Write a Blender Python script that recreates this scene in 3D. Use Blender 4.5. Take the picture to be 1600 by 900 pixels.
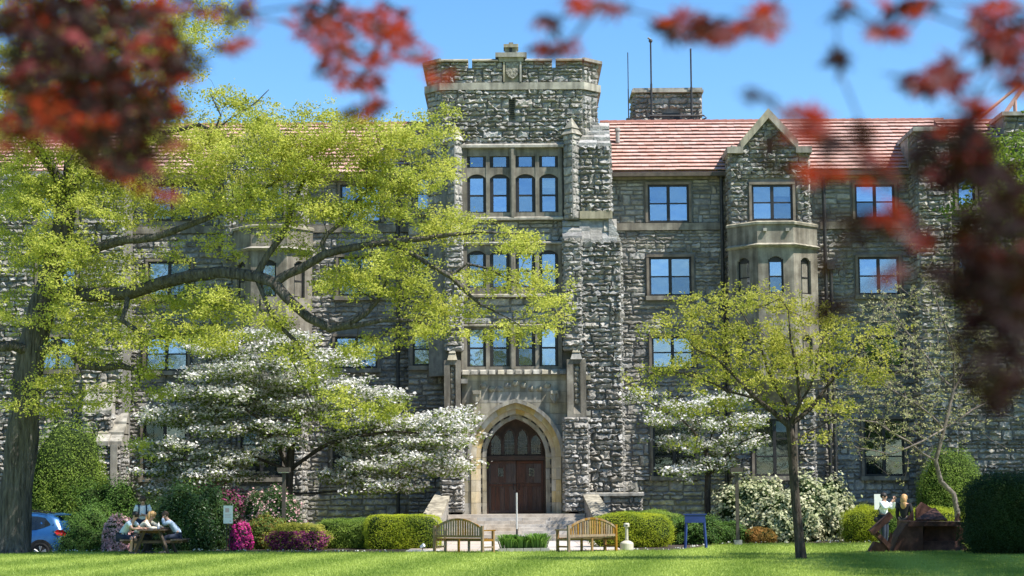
import bpy, bmesh, math, random
import numpy as np
from mathutils import Vector, Matrix

random.seed(7)
rng = np.random.default_rng(11)
sc = bpy.context.scene
for o in list(bpy.data.objects):
    bpy.data.objects.remove(o)
COL = sc.collection

# ------------------------------------------------------------------ camera
F_PX, HEYE, HORIZON, ROLL = 3000.0, 1.67, 775.0, 0.007
PITCH = math.atan((HORIZON - 450.0) / F_PX)
cp, sp = math.cos(PITCH), math.sin(PITCH)
FWD = np.array([0, cp, sp]); UPV = np.array([0, -sp, cp]); RGT = np.array([1.0, 0, 0])
R2 = RGT * math.cos(ROLL) - UPV * math.sin(ROLL)
U2 = RGT * math.sin(ROLL) + UPV * math.cos(ROLL)
cam_d = bpy.data.cameras.new("camera")
cam = bpy.data.objects.new("camera", cam_d)
COL.objects.link(cam)
cam.matrix_world = Matrix(((R2[0], U2[0], -FWD[0], 0), (R2[1], U2[1], -FWD[1], 0), (R2[2], U2[2], -FWD[2], HEYE), (0, 0, 0, 1)))
cam_d.sensor_width = 36.0
cam_d.lens = F_PX / 1600.0 * 36.0
cam_d.clip_start = 0.1
cam_d.clip_end = 5000
cam_d.dof.use_dof = True
cam_d.dof.focus_distance = 70.0
cam_d.dof.aperture_fstop = 2.9
sc.camera = cam

# ------------------------------------------------------------------ sky, sun, exposure
SUN = np.array([0.50, -0.25, 0.83]); SUN /= np.linalg.norm(SUN)
world = bpy.data.worlds.new("World")
sc.world = world
world.use_nodes = True
wn = world.node_tree
sky = wn.nodes.new("ShaderNodeTexSky")
sky.sky_type = 'NISHITA'
sky.sun_disc = False
sky.sun_elevation = math.asin(SUN[2])
sky.sun_rotation = math.atan2(SUN[0], SUN[1])
sky.altitude = 0.0
sky.air_density = 1.0
sky.dust_density = 0.05
sky.ozone_density = 5.0
bgn = wn.nodes["Background"]
bgn.inputs[1].default_value = 0.118
hsv = wn.nodes.new("ShaderNodeHueSaturation")
hsv.inputs["Saturation"].default_value = 1.18
hsv.inputs["Hue"].default_value = 0.498
wn.links.new(sky.outputs[0], hsv.inputs["Color"])
wn.links.new(hsv.outputs[0], bgn.inputs[0])
sun_d = bpy.data.lights.new("sun", 'SUN')
sun_d.energy = 5.0
sun_d.angle = math.radians(0.53)
sun_d.color = (1.0, 0.95, 0.87)
sun_o = bpy.data.objects.new("sun", sun_d)
COL.objects.link(sun_o)
sun_o.rotation_euler = Vector(SUN).to_track_quat('Z', 'Y').to_euler()
sun_o.location = (30, -20, 60)
sc.view_settings.view_transform = 'Standard'
sc.view_settings.look = 'None'
sc.view_settings.gamma = 1.0
sc.view_settings.use_curve_mapping = False
sc.view_settings.exposure = 0.86
sc.cycles.max_bounces = 6
sc.cycles.diffuse_bounces = 3
sc.cycles.transmission_bounces = 4
sc.cycles.transparent_max_bounces = 8
sc.cycles.use_denoising = True

def W(px, py, Y):
    """point of the plane y = Y seen at a picture position"""
    u, v = px - 800.0, 450.0 - py
    d = R2 * u + U2 * v + FWD * F_PX
    t = Y / d[1]
    return float(d[0] * t), float(HEYE + d[2] * t)
def WX(px, py, Y): return W(px, py, Y)[0]
def WZ(py, Y, px=800): return W(px, py, Y)[1]
def P3(px, py, Y):
    x, z = W(px, py, Y)
    return np.array([x, Y, z])
def PXM(Y): return F_PX / Y

# ------------------------------------------------------------------ materials
def newmat(name):
    m = bpy.data.materials.new(name)
    m.use_nodes = True
    nt = m.node_tree
    return m, nt, nt.nodes["Principled BSDF"]
def N(nt, kind, **kw):
    n = nt.nodes.new(kind)
    for k, v in kw.items():
        setattr(n, k, v)
    return n
def rgb(c): return (c[0], c[1], c[2], 1.0)

def mat_noise(name, c1, c2, rough=0.7, scale=6.0, bump=0.0, bscale=40.0, metallic=0.0, c3=None, island=0.0, sat=0.5, spec=0.4, stretch=None, bdist=0.02):
    """two or three colours mixed by noise, plus a per-piece tint and fine relief"""
    m, nt, b = newmat(name)
    L = nt.links
    tc = N(nt, "ShaderNodeTexCoord")
    src = tc.outputs["Object"]
    if stretch:
        mp = N(nt, "ShaderNodeMapping")
        mp.inputs["Scale"].default_value = stretch
        L.new(src, mp.inputs[0]); src = mp.outputs[0]
    no = N(nt, "ShaderNodeTexNoise")
    no.inputs["Scale"].default_value = scale
    no.inputs["Detail"].default_value = 5.0
    no.inputs["Roughness"].default_value = 0.65
    L.new(src, no.inputs["Vector"])
    cr = N(nt, "ShaderNodeValToRGB")
    cr.color_ramp.elements[0].position = 0.33
    cr.color_ramp.elements[1].position = 0.68
    cr.color_ramp.elements[0].color = rgb(c1)
    cr.color_ramp.elements[1].color = rgb(c2)
    if c3:
        e = cr.color_ramp.elements.new(0.52); e.color = rgb(c3)
    L.new(no.outputs["Fac"], cr.inputs[0])
    out = cr.outputs[0]
    if island:
        ge = N(nt, "ShaderNodeNewGeometry"); oi = N(nt, "ShaderNodeObjectInfo")
        ad = N(nt, "ShaderNodeMath", operation='ADD')
        fr = N(nt, "ShaderNodeMath", operation='FRACT')
        L.new(ge.outputs["Random Per Island"], ad.inputs[0]); L.new(oi.outputs["Random"], ad.inputs[1]); L.new(ad.outputs[0], fr.inputs[0])
        mr = N(nt, "ShaderNodeMapRange")
        mr.inputs[3].default_value = 1.0 - island; mr.inputs[4].default_value = 1.0 + island
        L.new(fr.outputs[0], mr.inputs[0])
        hs = N(nt, "ShaderNodeHueSaturation")
        L.new(out, hs.inputs["Color"]); L.new(mr.outputs[0], hs.inputs["Value"])
        mu = N(nt, "ShaderNodeMath", operation='MULTIPLY'); mu.inputs[1].default_value = 7.3
        f2 = N(nt, "ShaderNodeMath", operation='FRACT')
        L.new(fr.outputs[0], mu.inputs[0]); L.new(mu.outputs[0], f2.inputs[0])
        m2 = N(nt, "ShaderNodeMapRange")
        m2.inputs[3].default_value = 1 - sat; m2.inputs[4].default_value = 1 + sat
        L.new(f2.outputs[0], m2.inputs[0]); L.new(m2.outputs[0], hs.inputs["Saturation"])
        out = hs.outputs[0]
    L.new(out, b.inputs["Base Color"])
    b.inputs["Roughness"].default_value = rough
    b.inputs["Metallic"].default_value = metallic
    b.inputs["Specular IOR Level"].default_value = spec
    if bump:
        n2 = N(nt, "ShaderNodeTexNoise")
        n2.inputs["Scale"].default_value = bscale
        n2.inputs["Detail"].default_value = 4.0
        L.new(src, n2.inputs["Vector"])
        bp = N(nt, "ShaderNodeBump")
        bp.inputs["Strength"].default_value = bump
        bp.inputs["Distance"].default_value = bdist
        L.new(n2.outputs["Fac"], bp.inputs["Height"]); L.new(bp.outputs[0], b.inputs["Normal"])
    return m

def add_streaks(m, amount=0.55):
    nt = m.node_tree; L = nt.links; b = nt.nodes["Principled BSDF"]
    src = b.inputs["Base Color"].links[0].from_socket
    tc = N(nt, "ShaderNodeTexCoord"); mp = N(nt, "ShaderNodeMapping"); mp.inputs["Scale"].default_value = (2.6, 2.6, 0.32)
    no = N(nt, "ShaderNodeTexNoise"); no.inputs["Scale"].default_value = 1.6; no.inputs["Detail"].default_value = 6
    L.new(tc.outputs["Object"], mp.inputs[0]); L.new(mp.outputs[0], no.inputs["Vector"])
    cr = N(nt, "ShaderNodeValToRGB"); cr.color_ramp.elements[0].position = .36; cr.color_ramp.elements[1].position = .58
    cr.color_ramp.elements[0].color = (1 - amount, 1 - amount, 1 - amount, 1)
    L.new(no.outputs["Fac"], cr.inputs[0])
    mx = N(nt, "ShaderNodeMix", data_type='RGBA', blend_type='MULTIPLY'); mx.inputs[0].default_value = 1.0
    L.new(src, mx.inputs[6]); L.new(cr.outputs[0], mx.inputs[7]); L.new(mx.outputs[2], b.inputs["Base Color"])

def mat_leaf(name, c1, c2, trans=0.4, tcol=None, rough=0.55, shine=0.25):
    m, nt, b = newmat(name)
    L = nt.links
    ge = N(nt, "ShaderNodeNewGeometry"); oi = N(nt, "ShaderNodeObjectInfo")
    ad = N(nt, "ShaderNodeMath", operation='ADD'); fr = N(nt, "ShaderNodeMath", operation='FRACT')
    L.new(ge.outputs["Random Per Island"], ad.inputs[0]); L.new(oi.outputs["Random"], ad.inputs[1]); L.new(ad.outputs[0], fr.inputs[0])
    mx = N(nt, "ShaderNodeMix", data_type='RGBA')
    mx.inputs[6].default_value = rgb(c1); mx.inputs[7].default_value = rgb(c2)
    gn = N(nt, "ShaderNodeTexNoise"); gn.inputs["Scale"].default_value = 1.1; gn.inputs["Detail"].default_value = 2.0
    L.new(ge.outputs["Position"], gn.inputs["Vector"])
    mg = N(nt, "ShaderNodeMapRange"); mg.inputs[1].default_value = .35; mg.inputs[2].default_value = .65
    L.new(gn.outputs["Fac"], mg.inputs[0])
    av = N(nt, "ShaderNodeMath", operation='MULTIPLY_ADD'); av.inputs[1].default_value = .55
    hl = N(nt, "ShaderNodeMath", operation='MULTIPLY'); hl.inputs[1].default_value = .45
    L.new(fr.outputs[0], hl.inputs[0]); L.new(mg.outputs[0], av.inputs[0]); L.new(hl.outputs[0], av.inputs[2])
    L.new(av.outputs[0], mx.inputs[0])
    L.new(mx.outputs[2], b.inputs["Base Color"])
    b.inputs["Roughness"].default_value = rough
    b.inputs["Specular IOR Level"].default_value = shine
    tr = N(nt, "ShaderNodeBsdfTranslucent")
    if tcol:
        tr.inputs[0].default_value = rgb(tcol)
    else:
        L.new(mx.outputs[2], tr.inputs[0])
    ms = N(nt, "ShaderNodeMixShader"); ms.inputs[0].default_value = trans
    L.new(b.outputs[0], ms.inputs[1]); L.new(tr.outputs[0], ms.inputs[2])
    L.new(ms.outputs[0], nt.nodes["Material Output"].inputs[0])
    return m

def mat_glass(name, lo, hi, tint=(0.85, 0.93, 1.0)):
    """old glazing: every pane mirrors a little differently"""
    m, nt, b = newmat(name)
    nt.nodes.remove(b)
    L = nt.links
    oi = N(nt, "ShaderNodeObjectInfo"); ge = N(nt, "ShaderNodeNewGeometry")
    g = N(nt, "ShaderNodeBsdfGlossy"); g.inputs["Roughness"].default_value = 0.04
    mx = N(nt, "ShaderNodeMix", data_type='RGBA')
    mx.inputs[6].default_value = rgb(tint); mx.inputs[7].default_value = rgb([0.5 + 0.35 * c for c in tint])
    mu = N(nt, "ShaderNodeMath", operation='MULTIPLY'); mu.inputs[1].default_value = 5.7
    fr = N(nt, "ShaderNodeMath", operation='FRACT')
    L.new(oi.outputs["Random"], mu.inputs[0]); L.new(mu.outputs[0], fr.inputs[0]); L.new(fr.outputs[0], mx.inputs[0]); L.new(mx.outputs[2], g.inputs["Color"])
    t = N(nt, "ShaderNodeBsdfTransparent"); t.inputs[0].default_value = (0.75, 0.8, 0.82, 1)
    no = N(nt, "ShaderNodeTexNoise"); no.inputs["Scale"].default_value = 1.6
    L.new(ge.outputs["Position"], no.inputs["Vector"])
    bp = N(nt, "ShaderNodeBump"); bp.inputs["Strength"].default_value = 0.25; bp.inputs["Distance"].default_value = 0.03
    L.new(no.outputs["Fac"], bp.inputs["Height"]); L.new(bp.outputs[0], g.inputs["Normal"])
    mr = N(nt, "ShaderNodeMapRange"); mr.inputs[3].default_value = lo; mr.inputs[4].default_value = hi
    L.new(oi.outputs["Random"], mr.inputs[0])
    ms = N(nt, "ShaderNodeMixShader"); L.new(mr.outputs[0], ms.inputs[0])
    L.new(t.outputs[0], ms.inputs[1]); L.new(g.outputs[0], ms.inputs[2])
    L.new(ms.outputs[0], nt.nodes["Material Output"].inputs[0])
    return m

M = {}
M['stone'] = mat_noise('rough grey stone', (0.20, 0.19, 0.177), (0.42, 0.398, 0.362), 0.9, 4.0, 0.8, 18, c3=(0.305, 0.29, 0.268), island=0.28, spec=0.2, bdist=0.04)
M['stone_wing'] = mat_noise('wing grey stone', (0.18, 0.168, 0.15), (0.43, 0.39, 0.325), 0.9, 3.5, 0.6, 22, c3=(0.275, 0.262, 0.24), island=0.34, spec=0.2, bdist=0.03)
M['mortar'] = mat_noise('grey mortar', (0.14, 0.135, 0.125), (0.25, 0.24, 0.22), 0.95, 4.0, 0.4, 40, spec=0.1)
M['limestone'] = mat_noise('weathered limestone', (0.27, 0.245, 0.195), (0.46, 0.425, 0.345), 0.85, 1.7, 0.25, 30, c3=(0.37, 0.34, 0.275), island=0.12, spec=0.25)
M['limestone_warm'] = mat_noise('warm limestone', (0.44, 0.35, 0.20), (0.66, 0.57, 0.40), 0.85, 1.4, 0.25, 30, c3=(0.52, 0.43, 0.28), island=0.12, spec=0.25)
M['limestone_mid'] = mat_noise('grey brown limestone', (0.16, 0.14, 0.11), (0.33, 0.30, 0.245), 0.88, 1.7, 0.25, 30, c3=(0.24, 0.215, 0.175), spec=0.2)
M['limestone_dim'] = mat_noise('brown weathered limestone', (0.12, 0.10, 0.08), (0.24, 0.205, 0.165), 0.9, 2.5, 0.25, 30, spec=0.2)
M['carved'] = mat_noise('carved limestone', (0.10, 0.09, 0.075), (0.42, 0.39, 0.32), 0.9, 9.0, 1.0, 12, spec=0.2, bdist=0.08)
M['tile'] = mat_noise('red roof tile', (0.45, 0.265, 0.22), (0.57, 0.385, 0.335), 0.8, 2.0, 0.2, 30, c3=(0.505, 0.315, 0.265), island=0.07, sat=.1, spec=0.3)
M['ridge'] = mat_noise('ridge tile', (0.22, 0.085, 0.065), (0.34, 0.16, 0.12), 0.8, 3.0, 0.2, 30, spec=0.3)
M['soffit'] = mat_noise('dark eave timber', (0.06, 0.05, 0.04), (0.13, 0.10, 0.075), 0.8, 6, 0.1)
M['frame'] = mat_noise('dark window frame', (0.012, 0.012, 0.013), (0.03, 0.028, 0.027), 0.5, 10)
M['room_shade'] = mat_noise('painted room shade', (0.012, 0.014, 0.017), (0.035, 0.037, 0.04), 0.9, 0.8)  # dark colour standing in for the shade of unlit rooms
M['blind'] = mat_noise('white roller blind', (0.62, 0.62, 0.60), (0.75, 0.75, 0.73), 0.8, 3)
M['glass'] = mat_glass('window glass', 0.16, 0.56, (0.54, 0.66, 0.86))
M['glass_low'] = mat_glass('lower window glass', 0.04, 0.12, (0.7, 0.85, 0.8))  # dimmer, greener mirror colour stands in for reflected trees that are not built
M['glass_dark'] = mat_glass('leaded glass', 0.02, 0.05, (0.7, 0.8, 0.9))
M['pipe'] = mat_noise('dark downspout', (0.02, 0.02, 0.022), (0.05, 0.048, 0.045), 0.5, 6)
M['door'] = mat_noise('red brown oak door', (0.042, 0.018, 0.012), (0.085, 0.036, 0.024), 0.55, 3.0, 0.15, 50, stretch=(6, 6, 0.6), island=0.15)
M['doordark'] = mat_noise('dark oak tracery', (0.028, 0.016, 0.011), (0.06, 0.032, 0.022), 0.6, 4.0, 0.1)
M['lead'] = mat_noise('leading', (0.10, 0.10, 0.10), (0.17, 0.17, 0.16), 0.6, 8)
M['iron'] = mat_noise('dark iron', (0.015, 0.015, 0.016), (0.04, 0.038, 0.036), 0.55, 9)
M['step'] = mat_noise('pale granite step', (0.36, 0.32, 0.275), (0.56, 0.51, 0.45), 0.85, 2.2, 0.2, 40, island=0.12)
M['path'] = mat_noise('pale paving', (0.38, 0.33, 0.29), (0.52, 0.46, 0.41), 0.9, 2.5, 0.15, 40, island=0.1)
M['teak'] = mat_noise('weathered teak', (0.16, 0.092, 0.042), (0.31, 0.20, 0.095), 0.65, 4.0, 0.15, 60, stretch=(3, 3, 1), island=0.18)
M['darkwood'] = mat_noise('dark picnic wood', (0.045, 0.03, 0.022), (0.10, 0.07, 0.05), 0.8, 5.0, 0.2, 40, island=0.2)
M['bark'] = mat_noise('grey oak bark', (0.04, 0.036, 0.031), (0.15, 0.137, 0.12), 0.95, 5.0, 1.0, 7.0, stretch=(2.2, 2.2, 0.28), spec=0.1, bdist=0.12)
M['bark_dark'] = mat_noise('dark bark', (0.03, 0.024, 0.02), (0.10, 0.085, 0.07), 0.95, 7.0, 0.9, 12.0, stretch=(2, 2, 0.5), spec=0.1, bdist=0.05)
M['bark_pale'] = mat_noise('pale twig bark', (0.10, 0.082, 0.072), (0.25, 0.21, 0.19), 0.9, 8.0, 0.3, spec=0.1)
M['oak_leaf'] = mat_leaf('fresh oak leaf', (0.27, 0.32, 0.03), (0.71, 0.70, 0.16), 0.5)
M['small_leaf'] = mat_leaf('yellow green leaf', (0.24, 0.28, 0.03), (0.62, 0.58, 0.12), 0.48)
M['dog_flower'] = mat_leaf('white dogwood bract', (0.58, 0.57, 0.52), (0.82, 0.80, 0.78), 0.3)
M['dog_leaf'] = mat_leaf('dogwood leaf', (0.08, 0.14, 0.025), (0.30, 0.36, 0.08), 0.45)
M['pale_leaf'] = mat_leaf('pale bud leaf', (0.26, 0.27, 0.07), (0.62, 0.58, 0.33), 0.35)
M['green_leaf'] = mat_leaf('green leaf', (0.08, 0.15, 0.015), (0.26, 0.33, 0.04), 0.45)
M['yew'] = mat_leaf('dark yew needle', (0.012, 0.032, 0.008), (0.035, 0.075, 0.014), 0.2)
M['shrub_dark'] = mat_leaf('dark shrub leaf', (0.02, 0.06, 0.012), (0.07, 0.14, 0.028), 0.25, shine=0.5, rough=0.4)
M['juniper'] = mat_leaf('juniper', (0.04, 0.10, 0.018), (0.15, 0.26, 0.04), 0.3)
M['box_lime'] = mat_leaf('clipped yellow green yew', (0.16, 0.24, 0.016), (0.50, 0.54, 0.03), 0.4)
M['topiary'] = mat_leaf('clipped bush leaf', (0.08, 0.16, 0.02), (0.30, 0.40, 0.06), 0.38)
M['pieris'] = mat_leaf('cream pieris', (0.22, 0.27, 0.09), (0.70, 0.67, 0.47), 0.3)
M['orange_leaf'] = mat_leaf('orange green leaf', (0.20, 0.15, 0.02), (0.50, 0.24, 0.06), 0.3)
M['magenta'] = mat_leaf('magenta azalea', (0.42, 0.015, 0.14), (0.68, 0.05, 0.30), 0.3)
M['purple'] = mat_leaf('dull purple azalea', (0.13, 0.012, 0.06), (0.30, 0.05, 0.16), 0.3)
M['pink'] = mat_leaf('pale pink azalea', (0.62, 0.30, 0.33), (0.80, 0.56, 0.56), 0.3)
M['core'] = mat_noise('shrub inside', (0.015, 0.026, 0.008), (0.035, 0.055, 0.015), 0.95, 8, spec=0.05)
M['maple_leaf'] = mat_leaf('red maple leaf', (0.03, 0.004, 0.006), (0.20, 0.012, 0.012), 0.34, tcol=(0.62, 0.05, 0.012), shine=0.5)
M['maple_shaded'] = mat_leaf('shaded maple leaf', (0.008, 0.003, 0.003), (0.022, 0.006, 0.005), 0.05, tcol=(0.22, 0.03, 0.01), shine=0.1)  # near-black copy of the maple leaf, shade put into its colour
M['blade'] = mat_leaf('grass blade', (0.17, 0.26, 0.035), (0.42, 0.50, 0.11), 0.45)
M['lily'] = mat_leaf('strap leaf', (0.08, 0.19, 0.03), (0.26, 0.42, 0.09), 0.35)
M['mulch'] = mat_noise('dark mulch', (0.025, 0.018, 0.013), (0.075, 0.055, 0.04), 0.95, 12, 0.6, 30)
M['beige'] = mat_noise('beige plastic', (0.46, 0.42, 0.33), (0.56, 0.52, 0.42), 0.6, 3)
M['blue'] = mat_noise('blue painted metal', (0.012, 0.03, 0.13), (0.02, 0.045, 0.19), 0.45, 3)
M['lamp'] = mat_noise('bronze lamp metal', (0.05, 0.042, 0.036), (0.085, 0.072, 0.06), 0.5, 4)
M['white'] = mat_noise('white paint', (0.74, 0.74, 0.73), (0.82, 0.82, 0.81), 0.6, 3)
M['print'] = mat_noise('faded print', (0.55, 0.36, 0.36), (0.62, 0.50, 0.50), 0.8, 5)
M['steel'] = mat_noise('pale steel tube', (0.55, 0.54, 0.51), (0.66, 0.65, 0.62), 0.4, 5, metallic=0.4)
M['rust'] = mat_noise('rusty weathering steel', (0.04, 0.017, 0.012), (0.14, 0.066, 0.046), 0.85, 3.0, 0.3, 30, c3=(0.08, 0.034, 0.024))
M['concrete'] = mat_noise('concrete', (0.26, 0.25, 0.23), (0.38, 0.36, 0.33), 0.9, 4, 0.2)
M['carpaint'] = mat_noise('blue car paint', (0.022, 0.10, 0.27), (0.026, 0.115, 0.30), 0.22, 2, metallic=0.35, spec=0.7)
M['carglass'] = mat_noise('car glass', (0.01, 0.014, 0.016), (0.016, 0.02, 0.022), 0.06, 2, spec=0.8)
M['rubber'] = mat_noise('black rubber', (0.012, 0.012, 0.012), (0.025, 0.025, 0.025), 0.85, 8)
M['alloy'] = mat_noise('silver alloy', (0.55, 0.56, 0.57), (0.66, 0.67, 0.68), 0.3, 5, metallic=0.7)
M['redlens'] = mat_noise('red lens', (0.33, 0.012, 0.016), (0.45, 0.02, 0.02), 0.2, 5)
M['skin'] = mat_noise('skin', (0.46, 0.27, 0.19), (0.55, 0.33, 0.24), 0.55, 6)
M['hair_dark'] = mat_noise('dark hair', (0.012, 0.009, 0.008), (0.03, 0.022, 0.018), 0.6, 20)
M['hair_brown'] = mat_noise('brown hair', (0.05, 0.028, 0.018), (0.10, 0.06, 0.035), 0.6, 20)
M['hair_blond'] = mat_noise('blond hair', (0.36, 0.19, 0.07), (0.60, 0.38, 0.17), 0.5, 20, stretch=(6, 6, 1))
M['tee_white'] = mat_noise('white cotton', (0.66, 0.70, 0.74), (0.76, 0.79, 0.82), 0.9, 6)
M['tee_blue'] = mat_noise('pale blue cotton', (0.46, 0.56, 0.66), (0.56, 0.65, 0.74), 0.9, 6)
M['denim_pale'] = mat_noise('washed blue shirt', (0.20, 0.28, 0.40), (0.42, 0.50, 0.60), 0.9, 12)
M['cream'] = mat_noise('cream cotton', (0.74, 0.66, 0.50), (0.82, 0.76, 0.62), 0.9, 6)
M['black_cloth'] = mat_noise('black cloth', (0.01, 0.01, 0.012), (0.025, 0.025, 0.028), 0.9, 6)
M['navy'] = mat_noise('navy cloth', (0.014, 0.02, 0.04), (0.03, 0.04, 0.07), 0.9, 6)
M['sole'] = mat_noise('shoe', (0.03, 0.03, 0.03), (0.10, 0.10, 0.10), 0.7, 9)

for k_ in ('limestone', 'limestone_mid', 'limestone_warm', 'step'): add_streaks(M[k_], {'step': .15, 'limestone_warm': .25}.get(k_, .45))

# lawn: mown stripes are the grass's own lay, so a tone of the turf itself
def mat_lawn():
    m, nt, b = newmat('mown lawn')
    L = nt.links
    ge = N(nt, "ShaderNodeNewGeometry")
    mp = N(nt, "ShaderNodeMapping"); mp.inputs["Rotation"].default_value = (0, 0, 0.12)
    L.new(ge.outputs["Position"], mp.inputs[0])
    wv = N(nt, "ShaderNodeTexWave"); wv.inputs["Scale"].default_value = 0.115; wv.inputs["Distortion"].default_value = 0.6
    wv.inputs["Detail"].default_value = 1.0
    L.new(mp.outputs[0], wv.inputs["Vector"])
    no = N(nt, "ShaderNodeTexNoise"); no.inputs["Scale"].default_value = 1.3; no.inputs["Detail"].default_value = 7
    L.new(ge.outputs["Position"], no.inputs["Vector"])
    ad = N(nt, "ShaderNodeMath", operation='MULTIPLY_ADD'); ad.inputs[1].default_value = 0.35
    L.new(wv.outputs["Fac"], ad.inputs[0]); L.new(no.outputs["Fac"], ad.inputs[2])
    cr = N(nt, "ShaderNodeValToRGB")
    cr.color_ramp.elements[0].position = 0.35; cr.color_ramp.elements[1].position = 0.85
    cr.color_ramp.elements[0].color = (0.12, 0.20, 0.028, 1); cr.color_ramp.elements[1].color = (0.36, 0.45, 0.11, 1)
    L.new(ad.outputs[0], cr.inputs[0]); L.new(cr.outputs[0], b.inputs["Base Color"])
    b.inputs["Roughness"].default_value = 0.9; b.inputs["Specular IOR Level"].default_value = 0.1
    n2 = N(nt, "ShaderNodeTexNoise"); n2.inputs["Scale"].default_value = 35
    L.new(ge.outputs["Position"], n2.inputs["Vector"])
    bp = N(nt, "ShaderNodeBump"); bp.inputs["Strength"].default_value = 0.8; bp.inputs["Distance"].default_value = 0.05
    L.new(n2.outputs["Fac"], bp.inputs["Height"]); L.new(bp.outputs[0], b.inputs["Normal"])
    return m
M['lawn'] = mat_lawn()
def stripe_blades(m):
    nt = m.node_tree; L = nt.links
    mx = [n for n in nt.nodes if n.bl_idname == 'ShaderNodeMix'][0]
    old = mx.inputs[0].links[0].from_socket
    ge = N(nt, "ShaderNodeNewGeometry"); mp = N(nt, "ShaderNodeMapping"); mp.inputs["Rotation"].default_value = (0, 0, 0.12)
    L.new(ge.outputs["Position"], mp.inputs[0])
    wv = N(nt, "ShaderNodeTexWave"); wv.inputs["Scale"].default_value = 0.115; wv.inputs["Distortion"].default_value = 0.6; wv.inputs["Detail"].default_value = 1.0
    L.new(mp.outputs[0], wv.inputs["Vector"])
    a = N(nt, "ShaderNodeMath", operation='MULTIPLY'); a.inputs[1].default_value = .5
    b = N(nt, "ShaderNodeMath", operation='MULTIPLY_ADD'); b.inputs[1].default_value = .5
    L.new(old, a.inputs[0]); L.new(wv.outputs["Fac"], b.inputs[0]); L.new(a.outputs[0], b.inputs[2]); L.new(b.outputs[0], mx.inputs[0])
stripe_blades(M['blade'])

# ------------------------------------------------------------------ mesh helpers
def tag(o, label=None, cat=None, group=None, kind=None):
    if label: o["label"] = label
    if cat: o["category"] = cat
    if group: o["group"] = group
    if kind: o["kind"] = kind
    return o
def empty(name, loc=(0, 0, 0), rz=0.0):
    o = bpy.data.objects.new(name, None)
    o.empty_display_size = 0.2
    COL.objects.link(o)
    o.location = [float(c) for c in loc]; o.rotation_euler = (0, 0, rz)
    return o
def link(name, me, mat, parent=None, smooth=False):
    if mat is not None:
        me.materials.clear()
        for k in (mat if isinstance(mat, (list, tuple)) else [mat]):
            me.materials.append(M[k] if isinstance(k, str) else k)
    o = bpy.data.objects.new(name, me)
    COL.objects.link(o)
    if parent is not None: o.parent = parent
    if smooth:
        me.polygons.foreach_set("use_smooth", np.ones(len(me.polygons), dtype=bool))
    return o
def rootloc(p):
    while p is not None and p.parent is not None: p = p.parent
    return np.array(p.location) if p is not None else np.zeros(3)

def np_mesh(name, verts, faces):
    """verts (n,3); faces (m,k) all of one size"""
    verts = np.asarray(verts, dtype=np.float32); faces = np.asarray(faces, dtype=np.int32)
    me = bpy.data.meshes.new(name)
    m, k = faces.shape
    me.vertices.add(len(verts)); me.vertices.foreach_set("co", verts.ravel())
    me.loops.add(m * k); me.loops.foreach_set("vertex_index", faces.ravel())
    me.polygons.add(m)
    me.polygons.foreach_set("loop_start", np.arange(0, m * k, k, dtype=np.int32))
    me.polygons.foreach_set("loop_total", np.full(m, k, dtype=np.int32))
    me.update(calc_edges=True)
    me.validate()
    me.polygons.foreach_set("use_smooth", np.zeros(m, dtype=bool))
    return me

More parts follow.
